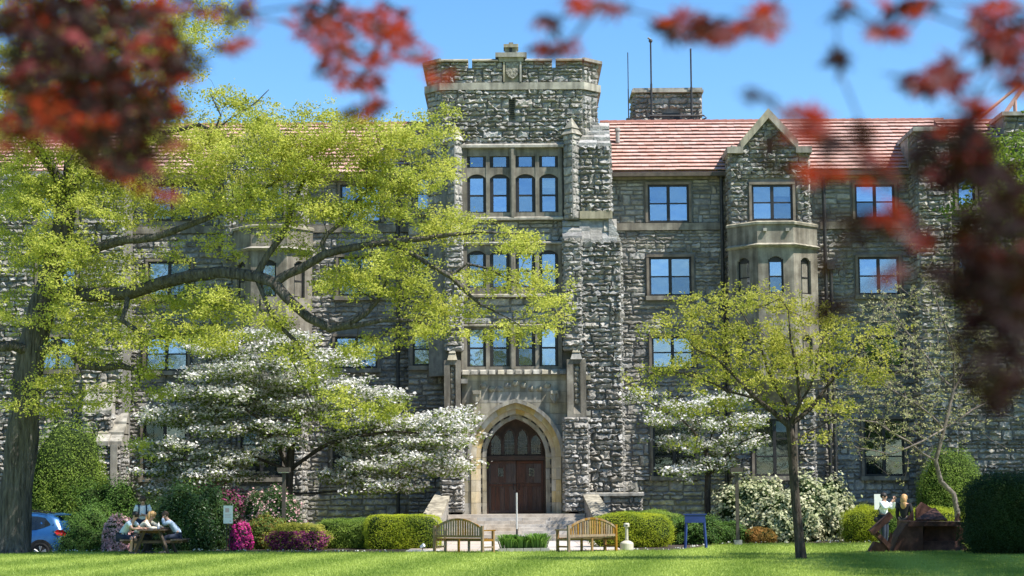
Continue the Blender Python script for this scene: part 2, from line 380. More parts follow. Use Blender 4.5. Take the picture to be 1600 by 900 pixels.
class MB:
    """collects shapes; build() makes ONE mesh object. World coordinates unless local=True."""
    def __init__(s): s.v = []; s.f = []
    def add(s, vs, fs):
        n = len(s.v)
        s.v += [tuple(float(c) for c in p) for p in vs]
        s.f += [tuple(i + n for i in f) for f in fs]
        return s
    def box(s, x0, x1, y0, y1, z0, z1):
        x0, x1 = min(x0, x1), max(x0, x1); y0, y1 = min(y0, y1), max(y0, y1); z0, z1 = min(z0, z1), max(z0, z1)
        return s.add([(x0,y0,z0),(x1,y0,z0),(x1,y1,z0),(x0,y1,z0),(x0,y0,z1),(x1,y0,z1),(x1,y1,z1),(x0,y1,z1)],
                     [(3,2,1,0),(4,5,6,7),(0,1,5,4),(1,2,6,5),(2,3,7,6),(3,0,4,7)])
    def obox(s, O, U, Nn, u0, u1, z0, z1, n0, n1):
        """box in a wall frame: O origin, U along the wall, Nn outward, z up"""
        O = np.array(O, float); U = np.array(U, float); Nn = np.array(Nn, float)
        u0, u1 = min(u0, u1), max(u0, u1); z0, z1 = min(z0, z1), max(z0, z1); n0, n1 = min(n0, n1), max(n0, n1)
        Z = np.array([0, 0, 1.0])
        p = lambda u, n, z: O + U * u + Nn * n + Z * (z - O[2])
        return s.add([p(u0,n1,z0),p(u1,n1,z0),p(u1,n0,z0),p(u0,n0,z0),p(u0,n1,z1),p(u1,n1,z1),p(u1,n0,z1),p(u0,n0,z1)],
                     [(3,2,1,0),(4,5,6,7),(0,1,5,4),(1,2,6,5),(2,3,7,6),(3,0,4,7)])
    def prism_z(s, poly, z0, z1, top=None):
        """plan polygon (counter-clockwise from above) raised; top = other plan for the upper ring"""
        n = len(poly); top = top or poly
        vs = [(p[0], p[1], z0) for p in poly] + [(p[0], p[1], z1) for p in top]
        fs = [tuple(range(n))[::-1], tuple(range(n, 2 * n))] + [(i, (i + 1) % n, n + (i + 1) % n, n + i) for i in range(n)]
        return s.add(vs, fs)
    def prism_y(s, poly, y0, y1):
        """outline of (x, z) (counter-clockwise seen from -y) given thickness from y0 back to y1"""
        n = len(poly)
        vs = [(p[0], y0, p[1]) for p in poly] + [(p[0], y1, p[1]) for p in poly]
        fs = [tuple(range(n)), tuple(range(n, 2 * n))[::-1]] + [(i, n + i, n + (i + 1) % n, (i + 1) % n) for i in range(n)]
        return s.add(vs, fs)
    def prism_x(s, poly, x0, x1):
        """outline of (y, z) given thickness from x0 to x1"""
        n = len(poly)
        vs = [(x0, p[0], p[1]) for p in poly] + [(x1, p[0], p[1]) for p in poly]
        fs = [tuple(range(n))[::-1], tuple(range(n, 2 * n))] + [(i, (i + 1) % n, n + (i + 1) % n, n + i) for i in range(n)]
        return s.add(vs, fs)
    def tube(s, pts, rad, sides=8, cap=True):
        pts = [np.array(p, float) for p in pts]
        rad = [rad] * len(pts) if not hasattr(rad, '__len__') else rad
        rings = []
        a = None
        for i, p in enumerate(pts):
            d = pts[min(i + 1, len(pts) - 1)] - pts[max(i - 1, 0)]
            d = d / (np.linalg.norm(d) + 1e-9)
            if a is None:
                a = np.cross(d, [0, 0, 1.0] if abs(d[2]) < 0.9 else [1.0, 0, 0])
            a = a - d * np.dot(a, d); a /= np.linalg.norm(a) + 1e-9
            b = np.cross(d, a)
            rings.append([p + rad[i] * (a * math.cos(t) + b * math.sin(t)) for t in [2 * math.pi * k / sides for k in range(sides)]])
        vs = [q for r in rings for q in r]
        fs = []
        for i in range(len(pts) - 1):
            for k in range(sides):
                k2 = (k + 1) % sides
                fs.append((i * sides + k, i * sides + k2, (i + 1) * sides + k2, (i + 1) * sides + k))
        if cap:
            fs.append(tuple(range(sides))[::-1]); fs.append(tuple(range((len(pts) - 1) * sides, len(pts) * sides)))
        return s.add(vs, fs)
    def lathe(s, c, prof, sides=20):
        """prof: (radius, z) from bottom to top round the vertical through c"""
        vs = []; fs = []
        for r, z in prof:
            for k in range(sides):
                t = 2 * math.pi * k / sides
                vs.append((c[0] + r * math.cos(t), c[1] + r * math.sin(t), c[2] + z))
        for i in range(len(prof) - 1):
            for k in range(sides):
                k2 = (k + 1) % sides
                fs.append((i * sides + k, i * sides + k2, (i + 1) * sides + k2, (i + 1) * sides + k))
        fs.append(tuple(range(sides))[::-1]); fs.append(tuple(range((len(prof) - 1) * sides, len(prof) * sides)))
        return s.add(vs, fs)
    def ball(s, c, r, sides=12, rings=8):
        r = (r, r, r) if not hasattr(r, '__len__') else r
        vs = [(c[0], c[1], c[2] - r[2])]; fs = []
        for i in range(1, rings):
            a = math.pi * i / rings
            for k in range(sides):
                t = 2 * math.pi * k / sides
                vs.append((c[0] + r[0] * math.sin(a) * math.cos(t), c[1] + r[1] * math.sin(a) * math.sin(t), c[2] - r[2] * math.cos(a)))
        vs.append((c[0], c[1], c[2] + r[2])); top = len(vs) - 1
        for k in range(sides):
            k2 = (k + 1) % sides
            fs.append((0, 1 + k2, 1 + k))
            for i in range(rings - 2):
                fs.append((1 + i * sides + k, 1 + i * sides + k2, 1 + (i + 1) * sides + k2, 1 + (i + 1) * sides + k))
            fs.append((top, 1 + (rings - 2) * sides + k, 1 + (rings - 2) * sides + k2))
        return s.add(vs, fs)
    def build(s, name, mat, parent=None, local=False, smooth=False):
        off = np.zeros(3) if local else rootloc(parent)
        me = bpy.data.meshes.new(name)
        me.from_pydata([(p[0] - off[0], p[1] - off[1], p[2] - off[2]) for p in s.v], [], s.f)
        me.update()
        return link(name, me, mat, parent, smooth)

# ================================================================== GROUND
YT, YW, YB = 75.0, 77.0, 75.7        # tower front, wing wall, gabled bay front
def gz(x, y):
    """ground height: level lawn, a slightly sunken drive at the far left"""
    a = min(1, max(0, (-10.8 - x) / 2.5)); b = min(1, max(0, (y - 61.6) / 2.2))
    a = a * a * (3 - 2 * a); b = b * b * (3 - 2 * b)
    return -0.45 * a * b
def edge_y(x):
    """far edge of the lawn"""
    t = min(1, max(0, (x - 4.6) / 3.0)); t = t * t * (3 - 2 * t)
    e = 58.4 + 7.2 * t
    if x < -5: e = 58.4 + 2.6 * min(1, (-5 - x) / 6.0)
    return e
def sheet(name, xs, ys, mat, dz=0.0, kind='structure', label=None):
    vs = [(x, y, gz(x, y) + dz) for y in ys for x in xs]
    nx = len(xs)
    fs = [(j * nx + i, j * nx + i + 1, (j + 1) * nx + i + 1, (j + 1) * nx + i) for j in range(len(ys) - 1) for i in range(nx - 1)]
    o = link(name, np_mesh(name, vs, fs), mat)
    tag(o, label, None, None, kind)
    return o
gx = [-900, -300, -100, -50] + list(np.arange(-30, 30.1, 1.0)) + [50, 100, 300, 900]
gy = [-300, -100, -20, 0, 20, 40] + list(np.arange(50, 74.1, 1.0)) + [90, 150, 400, 1500]
sheet('lawn', gx, gy, 'lawn', label='bright mown lawn with faint stripes')
# planting beds between the lawn and the walls, a sheet just above the turf
vs = []; fs = []
xs = list(np.arange(-26, 26.01, 0.5))
for i, x in enumerate(xs):
    e = edge_y(x) + 0.25 + 0.12 * math.sin(x * 2.1)
    for j in range(15):
        y = e + (74.6 - e) * j / 14
        vs.append((x, y, gz(x, y) + 0.005))
for i in range(len(xs) - 1):
    for j in range(14):
        fs.append((i * 15 + j, (i + 1) * 15 + j, (i + 1) * 15 + j + 1, i * 15 + j + 1))
tag(link('mulch_bed', np_mesh('mulch_bed', vs, fs), 'mulch'), 'dark mulch planting beds along the stone building', None, None, 'structure')
# paved court before the steps: slabs with joints
court = empty('paved_court', (0, 58.5, 0)); tag(court, 'pale paved court between the benches and the entrance steps', None, None, 'structure')
slab_me = None
for j in range(8):
    for i in range(6):
        x0 = -3.3 + i * 1.1; y0 = 58.7 + j * 1.5
        if slab_me is None:
            b = MB(); b.box(0.006, 1.094, 0.006, 1.494, -0.05, 0.03); slab = b.build('paving_slab', 'path', court, local=True); slab_me = slab.data
        else:
            slab = bpy.data.objects.new('paving_slab', slab_me); COL.objects.link(slab); slab.parent = court
        slab.location = (x0, y0 - 58.5, random.uniform(-0.004, 0.004))

# ================================================================== BUILDING
bld = empty('stone_building', (0, YT, 0))
tag(bld, 'long grey stone collegiate gothic hall with central entrance tower and red tiled roof', 'building')
def part(mb, name, mat, parent=None, smooth=False): return mb.build(name, mat, parent or bld, smooth=smooth)

X_ = np.array([1.0, 0, 0]); FN = np.array([0, -1.0, 0]); Z_ = np.array([0, 0, 1.0])
def stone_geo(O, U, Nn, u0, u1, z0, z1, thick, rough):
    g = 0.010
    w, h = (u1 - u0) - 2 * g, (z1 - z0) - 2 * g
    e = min(0.045, 0.2 * w, 0.2 * h)
    nu = max(2, int(round((w - 2 * e) / 0.095))); nz = max(2, int(round((h - 2 * e) / 0.085)))
    us = np.concatenate([[0], np.linspace(e, w - e, nu + 1), [w]]); zs = np.concatenate([[0], np.linspace(e, h - e, nz + 1), [h]])
    A, B = np.meshgrid(us, zs)
    tilt = rng.normal(0, 0.26 * rough, 2)
    base = rng.uniform(0.65, 1.15)
    d = thick * (base + tilt[0] * (A / w - 0.5) * 2 + tilt[1] * (B / h - 0.5) * 2 + rng.normal(0, 0.27 * rough, A.shape))
    j = 0.03 * rough
    A2 = A + rng.normal(0, j, A.shape); B2 = B + rng.normal(0, j, B.shape)
    ring1 = np.zeros_like(d, bool); ring1[1, :] = ring1[-2, :] = True; ring1[:, 1] = ring1[:, -2] = True
    d[ring1] *= rng.uniform(0.7, 1.1, int(ring1.sum()))
    bd = np.zeros_like(ring1); bd[0, :] = bd[-1, :] = True; bd[:, 0] = bd[:, -1] = True
    A2[bd] = A[bd]; B2[bd] = B[bd]
    d = np.clip(d, 0.02, thick * 1.8); d[bd] = -0.02
    V = O + U * (u0 + g + A2.ravel())[:, None] + Nn * d.ravel()[:, None]
    V[:, 2] = z0 + g + B2.ravel()
    ny, nx = A.shape
    idx = np.arange(ny * nx).reshape(ny, nx)
    q = np.stack([idx[:-1, :-1], idx[:-1, 1:], idx[1:, 1:], idx[1:, :-1]], -1).reshape(-1, 4)
    return V, q
def rect_spans(u0, u1, holes=()):
    def f(za, zb):
        sp_ = [(u0, u1)]
        for (a, b, c, d) in holes:
            ov = min(zb, d) - max(za, c)
            if ov > 0.3 * (zb - za):
                out = []
                for (p, q) in sp_:
                    if b <= p or a >= q: out.append((p, q)); continue
                    if a - p > 0.06: out.append((p, a))
                    if q - b > 0.06: out.append((b, q))
                sp_ = out
        return sp_
    return f
def fill(out, O, U, Nn, z0, z1, spans, thick=0.15, rough=1.0, ch=(0.16, 0.30), cw=(0.40, 0.98)):
    """random rubble: chunks of wall, each broken into a few stones of its own pattern"""
    O = np.array(O, float)
    put = lambda a, b, c, d: out.append(stone_geo(O, U, Nn, a, b, c, d, thick, rough))
    z = z0
    while z < z1 - 0.05:
        h = rng.uniform(ch[0] * 1.5, ch[1] * 1.55)
        if z1 - (z + h) < 0.18: h = z1 - z
        h = min(h, z1 - z)
        for (a, b) in spans(z, z + h):
            u = a
            while u < b - 0.03:
                w = rng.uniform(cw[0] * 1.2, cw[1] * 1.45)
                if b - (u + w) < 0.25: w = b - u
                k = rng.random(); t = rng.uniform(.36, .64); f = rng.uniform(.32, .68); f2 = rng.uniform(.32, .68)
                m_, x1_, x2_ = z + h * t, u + w * f, u + w * f2
                if h < .24 or w < .3:
                    if h > .34: put(u, u + w, z, m_); put(u, u + w, m_, z + h)
                    else: put(u, u + w, z, z + h)
                elif k < .18: put(u, u + w, z, m_); put(u, u + w, m_, z + h)
                elif k < .38: put(u, x1_, z, m_); put(x1_, u + w, z, m_); put(u, u + w, m_, z + h)
                elif k < .58: put(u, u + w, z, m_); put(u, x1_, m_, z + h); put(x1_, u + w, m_, z + h)
                elif k < .74 and h < .42: put(u, x1_, z, z + h); put(x1_, u + w, z, m_); put(x1_, u + w, m_, z + h)
                elif k < .9: put(u, x1_, z, m_); put(x1_, u + w, z, m_); put(u, x2_, m_, z + h); put(x2_, u + w, m_, z + h)
                else: put(u, x1_, z, m_); put(u, x1_, m_, z + h); put(x1_, u + w, z, z + h)
                u += w
        z += h
def join_geo(lst):
    n = 0; V = []; Q = []
    for v, q in lst:
        V.append(v); Q.append(q + n); n += len(v)
    return np.concatenate(V), np.concatenate(Q)
def mass(name, lst, mat, parent=None):
    V, Q = join_geo(lst)
    o = link(name, np_mesh(name, V - rootloc(bld), Q), mat, parent or bld)
    o["kind"] = "stuff"
    return o

tower_st, wing_st = [], []
TCH, TCW = (0.15, 0.30), (0.40, 1.0)
X = lambda px, py=450, Y=YT: WX(px, py, Y)
Z = lambda py, Y=YT, px=800: WZ(py, Y, px)
def hole(p0, p1, q0, q1, Y, pad=0.0):
    """px rectangle left, right, top, bottom -> (x0,x1,z0,z1) in plane Y"""
    m = (q0 + q1) / 2; c = (p0 + p1) / 2
    return (WX(p0, m, Y) - pad, WX(p1, m, Y) + pad, WZ(q1, Y, c) - pad, WZ(q0, Y, c) + pad)

# ---------------------------------------------------------------- windows
def window(O, U, Nn, x0, x1, z0, z1, cols=2, rows=2, surround=0.10, sdepth=0.16, glass='glass', blinds=(), sill=True, split=0.5, name='window', parent=None, fw=0.085, lit=None):
    """dark frame with panes in a stone surround; u measured from O"""
    O = np.array(O, float)
    f = MB()
    w = x1 - x0
    f.obox(O, U, Nn, x0, x0 + fw, z0, z1, 0.0, 0.075); f.obox(O, U, Nn, x1 - fw, x1, z0, z1, 0.0, 0.075)
    f.obox(O, U, Nn, x0 + fw, x1 - fw, z0, z0 + fw, 0.0, 0.073); f.obox(O, U, Nn, x0 + fw, x1 - fw, z1 - fw, z1, 0.0, 0.073)
    us = [x0 + fw + (w - 2 * fw) * i / cols for i in range(cols + 1)]
    for u in us[1:-1]: f.obox(O, U, Nn, u - fw * 0.75, u + fw * 0.75, z0 + fw, z1 - fw, 0.0, 0.09)
    ih = z1 - z0 - 2 * fw
    zs = [z0 + fw] + ([z0 + fw + ih * split] if rows == 2 else [z0 + fw + ih * k / rows for k in range(1, rows)]) + [z1 - fw]
    for z in zs[1:-1]:
        for i in range(cols): f.obox(O, U, Nn, us[i] + (fw * .75 if i else 0), us[i + 1] - (fw * .75 if i < cols - 1 else 0), z - 0.028, z + 0.028, 0.0, 0.068)
    wo = part(f, name, 'frame', parent)
    b = MB(); b.obox(O, U, Nn, x0 + 0.01, x1 - 0.01, z0 + 0.01, z1 - 0.01, 0.002, 0.008); part(b, 'room_shade_panel', 'room_shade', wo)  # dark sheet on the wall, painted shade instead of a room
    for i in range(cols):
        for k in range(len(zs) - 1):
            b = MB()
            b.obox(O, U, Nn, us[i] + (fw * .75 if i else 0), us[i + 1] - (fw * .75 if i < cols - 1 else 0), zs[k] + (0.028 if k else 0), zs[k + 1] - (0.028 if k < len(zs) - 2 else 0), 0.040, 0.046)
            part(b, 'pane', glass, wo)
    if not blinds: blinds = [(i, random.uniform(.15, .6)) for i in range(cols) if random.random() < .22]
    for (i, fr) in blinds:
        b = MB(); top = z1 - fw; b.obox(O, U, Nn, us[i] + 0.03, us[i + 1] - 0.03, top - ih * fr, top, 0.014, 0.02); part(b, 'blind', 'blind', wo)
    if surround:
        s = MB(); S = surround
        s.obox(O, U, Nn, x0 - S, x0, z0, z1, -0.01, sdepth); s.obox(O, U, Nn, x1, x1 + S, z0, z1, -0.01, sdepth)
        s.obox(O, U, Nn, x0 - S, x1 + S, z1, z1 + S, -0.01, sdepth + 0.012)
        part(s, 'surround', 'limestone_dim', wo)
    if sill:
        s = MB(); s.obox(O, U, Nn, x0 - surround - 0.05, x1 + surround + 0.05, z0 - 0.17, z0, -0.01, sdepth + 0.09); part(s, 'sill', 'limestone_mid', wo)
    return wo

# ---------------------------------------------------------------- tower body
xL, xR = X(690, 300), X(912, 300)
xLL, xRR = X(668, 150), X(934, 150)
zTop = Z(94)
zDoorTop = Z(586)
b = MB()
ch = 0.6
b.prism_z([(xL, YT), (xR, YT), (xRR, YT + ch), (xRR, YT + 7), (xLL, YT + 7), (xLL, YT + ch)], zDoorTop, Z(106))
for (a, c) in ((690, 731.5), (737.5, 862.5), (868.5, 912)): b.box(X(a, 100) if a != 690 else xL, X(c, 100) if c != 912 else xR, YT, YT + .5, Z(106), zTop - .02)
b.prism_z([(xR, YT), (xRR, YT + ch), (xRR, YT + 7), (xRR - .4, YT + 7), (xRR - .4, YT + ch + .2), (xR, YT + .5)], Z(106), zTop - .02)
b.prism_z([(xL, YT), (xL, YT + .5), (xLL + .4, YT + ch + .2), (xLL + .4, YT + 7), (xLL, YT + 7), (xLL, YT + ch)], Z(106), zTop - .02)
b.prism_z([(xL, YT + 1.15), (xR, YT + 1.15), (xRR, YT + 1.16), (xRR, YT + 7), (xLL, YT + 7), (xLL, YT + 1.16)], -0.3, zDoorTop)
tower = part(b, 'tower', 'mortar')
# upper wall stones with the louvre slit, the parapet slits and the shield panel left open
slit = hole(796, 804, 153, 187, YT); shield = hole(786, 815, 90, 129, YT)
cren = [hole(731.5, 737.5, 90, 106, YT), hole(862.5, 868.5, 90, 106, YT)]
band = (Z(141), Z(130))
fill(tower_st, (0, YT, 0), X_, FN, Z(226), band[0], rect_spans(xL, xR, [slit]), 0.13, 1.0, TCH, TCW)
fill(tower_st, (0, YT, 0), X_, FN, band[1], Z(97), rect_spans(xL, xR, [shield] + cren), 0.12, 0.8)
# chamfered corners
for (xa, xb, sgn) in ((xR, xRR, 1), (xLL, xL, -1)):
    if sgn > 0: O = np.array([xR, YT, 0]); U = np.array([xRR - xR, ch, 0])
    else: O = np.array([xLL, YT + ch, 0]); U = np.array([xL - xLL, -ch, 0])
    Ln = np.linalg.norm(U); U = U / Ln; Nn = np.array([U[1], -U[0], 0])
    fill(tower_st, O, U, Nn, Z(345), band[0], rect_spans(0, Ln), 0.10, 0.6, (0.25, 0.4), (0.3, 0.6))
    fill(tower_st, O, U, Nn, band[1], Z(97), rect_spans(0, Ln), 0.10, 0.6, (0.25, 0.4), (0.3, 0.6))
# string course round the front and chamfers, coping and stepped crest
def ring_plan(o, dx=0.0):
    s = math.tan(math.radians(22.5)) * o
    return [(xL - s, YT - o), (xR + s, YT - o), (xRR + o, YT + ch - s), (xRR + o, YT + 7), (xLL - o, YT + 7), (xLL - o, YT + ch - s)]
b = MB(); b.prism_z(ring_plan(0.15), band[0], band[1]); part(b, 'string_course', 'limestone')
# coping is cut at the parapet slits and at the crest
zc0, zc1 = Z(97), Z(92)
for (a, c) in ((690, 731.5), (737.5, 778), (820, 862.5), (868.5, 912)):
    b = MB(); b.prism_x([(YT + 0.55, zc0), (YT + 0.55, zc1), (YT - 0.02, zc1), (YT - 0.22, zc0 + 0.05), (YT - 0.22, zc0)], X(a, 95), X(c, 95)); part(b, 'coping', 'limestone')
b = MB()
s = math.tan(math.radians(22.5)) * 0.22
b.prism_z([(xR, YT - 0.22), (xR + s, YT - 0.22), (xRR + 0.22, YT + ch - s), (xRR + 0.22, YT + 7), (xRR - .35, YT + 7), (xRR - .35, YT + ch), (xR, YT + .3)], zc0, zc1 - 0.01); part(b, 'coping', 'limestone')
b = MB()
b.prism_z([(xL - s, YT - 0.22), (xL, YT - 0.22), (xL, YT + .3), (xLL + .35, YT + ch), (xLL + .35, YT + 7), (xLL - .22, YT + 7), (xLL - 0.22, YT + ch - s)], zc0, zc1 - 0.01); part(b, 'coping', 'limestone')
crest = MB()
for (p0, p1, q0, q1, o) in ((774, 823, 84, 91, 0.26), (779, 818, 90, 97.5, 0.16), (787, 810, 71, 76, 0.26), (789, 808, 76, 85, 0.16), (795, 802, 68, 72, 0.2)):
    crest.box(X(p0, 90), X(p1, 90), YT - o, YT + 0.5, Z(q1), Z(q0))
co = part(crest, 'crest', 'limestone')
b = MB(); b.box(X(796, 85), X(800, 85), YT - 0.2, YT - 0.165, Z(84), Z(75)); part(b, 'cross_slot', 'frame', co)
b = MB(); b.box(X(786, 110), X(815, 110), YT - 0.04, YT + 0.1, Z(129), Z(98)); part(b, 'shield_panel', 'limestone')
b = MB(); cxs, czs = X(800.5, 110), Z(111); hw, hh = 0.26, 0.34
pts = [(cxs - hw, czs + hh), (cxs - hw, czs - hh * .2), (cxs - hw * .6, czs - hh * .75), (cxs, czs - hh), (cxs + hw * .6, czs - hh * .75), (cxs + hw, czs - hh * .2), (cxs + hw, czs + hh)]
b.prism_y(pts, YT - 0.13, YT - 0.04); part(b, 'shield', 'carved')
for p in (786, 812):
    b = MB(); b.box(X(p, 110), X(p + 3, 110), YT - 0.17, YT, Z(129), Z(98)); part(b, 'pilaster', 'limestone')
b = MB()
for k in range(11):
    zz = slit[2] + (slit[3] - slit[2]) * (k + .2) / 11
    b.add([(slit[0], YT - .06, zz), (slit[1], YT - .06, zz), (slit[1], YT - .005, zz + .06), (slit[0], YT - .005, zz + .06), (slit[0], YT - .06, zz + .02), (slit[1], YT - .06, zz + .02)], [(0, 1, 5, 4), (4, 5, 2, 3)])
part(b, 'louvre', 'pipe')

# ---------------------------------------------------------------- tower window groups
lights = [(733, 757), (768, 792), (810, 834), (845, 869)]
def arch_head(mb, u0, u1, zs, ztop, rise, y0, y1):
    n = 8
    pts = [(u0, ztop), (u0, zs)] + [(u0 + (u1 - u0) * k / n, zs + rise * math.sin(math.pi * k / n) ** 0.7) for k in range(1, n)] + [(u1, zs), (u1, ztop)]
    mb.prism_y(pts, y0, y1)
def tower_group(q_top, q_bot, rows, name):
    """rows: (top px, bottom px, panes high, arched)"""
    fr = MB()
    pm = (q_top + q_bot) / 2
    x0, x1 = X(721, pm), X(878, pm); z0, z1 = Z(q_bot), Z(q_top)
    fr.box(x0, X(730, pm), YT - 0.24, YT + .02, z0, z1); fr.box(X(872, pm), x1, YT - 0.24, YT + .02, z0, z1)
    fr.box(X(796.5, pm), X(805.5, pm), YT - 0.27, YT + .02, z0, z1)
    fr.box(X(799, pm), X(803, pm), YT - 0.34, YT - .27, z0, z1)
    for p in (762.5, 839.5): fr.box(X(p - 3, pm), X(p + 3, pm), YT - 0.19, YT + .02, z0, z1)
    cells = [(730, 759.5), (765.5, 796.5), (805.5, 836.5), (842.5, 872)]
    prev = q_top
    for (qa, qb, ph, arched) in rows:
        for (ca, cb) in cells:
            u0, u1 = X(ca, pm), X(cb, pm)
            if arched: arch_head(fr, u0, u1, Z(qa + 1), Z(prev), Z(qa - 6) - Z(qa + 1), YT - 0.17, YT + .02)
            else: fr.box(u0, u1, YT - 0.17, YT + .02, Z(qa), Z(prev))
        prev = qb
    for (ca, cb) in cells: fr.box(X(ca, pm), X(cb, pm), YT - 0.17, YT + .02, z0, Z(prev))
    g = part(fr, name, 'limestone_mid')  # darker stone colour carries the shade of the window recesses
    for ri, (qa, qb, ph, arched) in enumerate(rows):
        for i, (la, lb) in enumerate(cells):
            bl = ()
            if (name, ri, i) in (('upper_window_group', 1, 3),): bl = ((0, 0.28),)
            # frame set inside the stone cell, panes behind
            u0, u1 = X(la, pm), X(lb, pm)
            f = MB(); z0_, z1_ = Z(qb), Z(qa if not arched else qa - 6)
            zt = Z(qa)
            O = (0, YT, 0)
            s1 = (u1 - u0 - (X(20, pm) - X(0, pm))) / 2
            for (a, c, e, d, n) in ((u0, u0 + s1, z0_, z1_, .085), (u1 - s1, u1, z0_, z1_, .085), (u0 + s1, u1 - s1, zt, z1_, .08)):
                f.obox(O, X_, FN, a, c, e, d, -.01, n)
            zm = [z0_ + 0.05] + ([z0_ + (zt - z0_) * 0.5] if ph == 2 else []) + [zt]
            f.obox(O, X_, FN, u0 + s1, u1 - s1, z0_, z0_ + 0.05, -.01, .083)
            if ph == 2: f.obox(O, X_, FN, u0 + s1, u1 - s1, zm[1] - .035, zm[1] + .035, -.01, .083)
            fo = part(f, 'casement', 'frame', g)
            for k in range(len(zm) - 1):
                p = MB(); p.obox(O, X_, FN, u0 + s1, u1 - s1, zm[k] + (.035 if k else 0), zm[k + 1] - (.035 if k < len(zm) - 2 else 0), .045, .05); part(p, 'pane', 'glass', g)
            p = MB(); p.obox(O, X_, FN, u0 + s1 * .5, u1 - s1 * .5, z0_ + .02, zt, .002, .008); part(p, 'room_shade_panel', 'room_shade', g)  # same painted sheet of room shade behind the tower panes
            for (_, frc) in bl:
                p = MB(); p.obox(O, X_, FN, u0 + s1, u1 - s1, zt - (zt - z0_) * frc, zt - .08, .02, .026); part(p, 'blind', 'blind', g)
    return g
tower_group(232, 341, [(245, 263, 1, False), (279, 333, 2, True)], 'upper_window_group')
tower_group(382, 461, [(398, 450, 2, True)], 'middle_window_group')
tower_group(510, 577, [(515, 573, 2, False)], 'lower_window_group')
b = MB(); b.prism_x([(YT + .02, Z(233)), (YT + .02, Z(225)), (YT - .22, Z(226)), (YT - .36, Z(229)), (YT - .36, Z(232.5)), (YT - .22, Z(233))], X(719, 230), X(880, 230)); part(b, 'drip_mould', 'limestone')
b = MB(); b.prism_x([(YT + .02, Z(345)), (YT + .02, Z(340)), (YT - .25, Z(340)), (YT - .34, Z(342)), (YT - .34, Z(345))], X(719, 342), X(880, 342)); part(b, 'sill', 'limestone')
b = MB(); b.prism_x([(YT + .02, Z(465)), (YT + .02, Z(460)), (YT - .25, Z(460)), (YT - .34, Z(462)), (YT - .34, Z(465))], X(719, 462), X(880, 462)); part(b, 'sill', 'limestone')
b = MB(); b.prism_x([(YT + .02, Z(383)), (YT + .02, Z(378)), (YT - .27, Z(379)), (YT - .33, Z(381)), (YT - .3, Z(383))], X(719, 380), X(880, 380)); part(b, 'drip_mould', 'limestone')
b = MB(); b.prism_x([(YT + .02, Z(511)), (YT + .02, Z(507)), (YT - .26, Z(507.5)), (YT - .3, Z(509)), (YT - .28, Z(511))], X(719, 509), X(880, 509)); part(b, 'drip_mould', 'limestone')
# spandrel masonry between the groups (squared, smoother stone)
fill(tower_st, (0, YT, 0), X_, FN, Z(378), Z(345), rect_spans(X(719, 360), X(882, 360)), 0.10, 0.35, (0.3, 0.45), (0.5, 1.0))
fill(tower_st, (0, YT, 0), X_, FN, Z(507), Z(465), rect_spans(X(719, 486), X(882, 486)), 0.10, 0.4, (0.3, 0.45), (0.5, 1.0))

# ---------------------------------------------------------------- buttresses
def vbuttress(pc, pw, q0, q1, proj, name='buttress'):
    """prow-shaped buttress with a pointed stone cap; pc centre px, pw half width px"""
    pm = (q0 + q1) / 2
    xc, xa, xb = X(pc, pm), X(pc - pw, pm), X(pc + pw, pm)
    z0, z1 = Z(q1), Z(q0)
    b = MB(); b.prism_z([(xa, YT + .1), (xa, YT - proj * .35), (xc, YT - proj), (xb, YT - proj * .35), (xb, YT + .1)], z0, z1)
    o = part(b, name, 'mortar')
    for (pa, pb) in (((xa, YT - proj * .35), (xc, YT - proj)), ((xc, YT - proj), (xb, YT - proj * .35))):
        O = np.array([pa[0], pa[1], 0]); U = np.array([pb[0] - pa[0], pb[1] - pa[1], 0]); Ln = np.linalg.norm(U); U /= Ln
        fill(tower_st, O, U, np.array([U[1], -U[0], 0]), z0, z1, rect_spans(0, Ln), 0.05, 0.6, (0.28, 0.5), (0.5, 0.9))
    zc = z1; h = Z(q0 - 27) - z1
    b = MB(); e = .1
    ring = [(xa - e, YT + .1), (xa - e, YT - proj * .35 - e), (xc, YT - proj - e), (xb + e, YT - proj * .35 - e), (xb + e, YT + .1)]
    mid = [(xc + (p[0] - xc) * .55, YT - proj * .3 + (p[1] - YT + proj * .3) * .55) for p in ring]
    tip = [(xc + (p[0] - xc) * .06, YT - proj * .3 + (p[1] - YT + proj * .3) * .06) for p in ring]
    b.prism_z(ring, zc, zc + h * .38, mid); b.prism_z([(xc + (p[0] - xc) * .72, YT - proj * .3 + (p[1] - YT + proj * .3) * .72) for p in ring], zc + h * .36, zc + h, tip)
    part(b, 'pinnacle', 'limestone', o)
vbuttress(893.5, 12.5, 214, 346, 0.72)
vbuttress(711, 11, 222, 346, 0.72)
def rough_box(p0, p1, q0, q1, yf, yb, thick=.14, rough=1.0, name='buttress', store=None, mat='mortar', parent=None, holes=(), **kw):
    pm = (q0 + q1) / 2
    x0, x1 = WX(p0, pm, yf), WX(p1, pm, yf); z0, z1 = WZ(q1, yf), WZ(q0, yf)
    b = MB(); b.box(x0, x1, yf, yb, z0, z1); o = part(b, name, mat, parent)
    st = tower_st if store is None else store
    fill(st, (0, yf, 0), X_, FN, z0, z1, rect_spans(x0, x1, holes), thick, rough, **kw)
    # sides
    d = yb - yf
    fill(st, (x1, yf, 0), np.array([0, 1.0, 0]), X_, z0, z1, rect_spans(0, d), thick * .5, rough * .7, cw=(.4, .8))
    fill(st, (x0, yb, 0), np.array([0, -1.0, 0]), -X_, z0, z1, rect_spans(0, d), thick * .5, rough * .7, cw=(.4, .8))
    return x0, x1, z0, z1, o
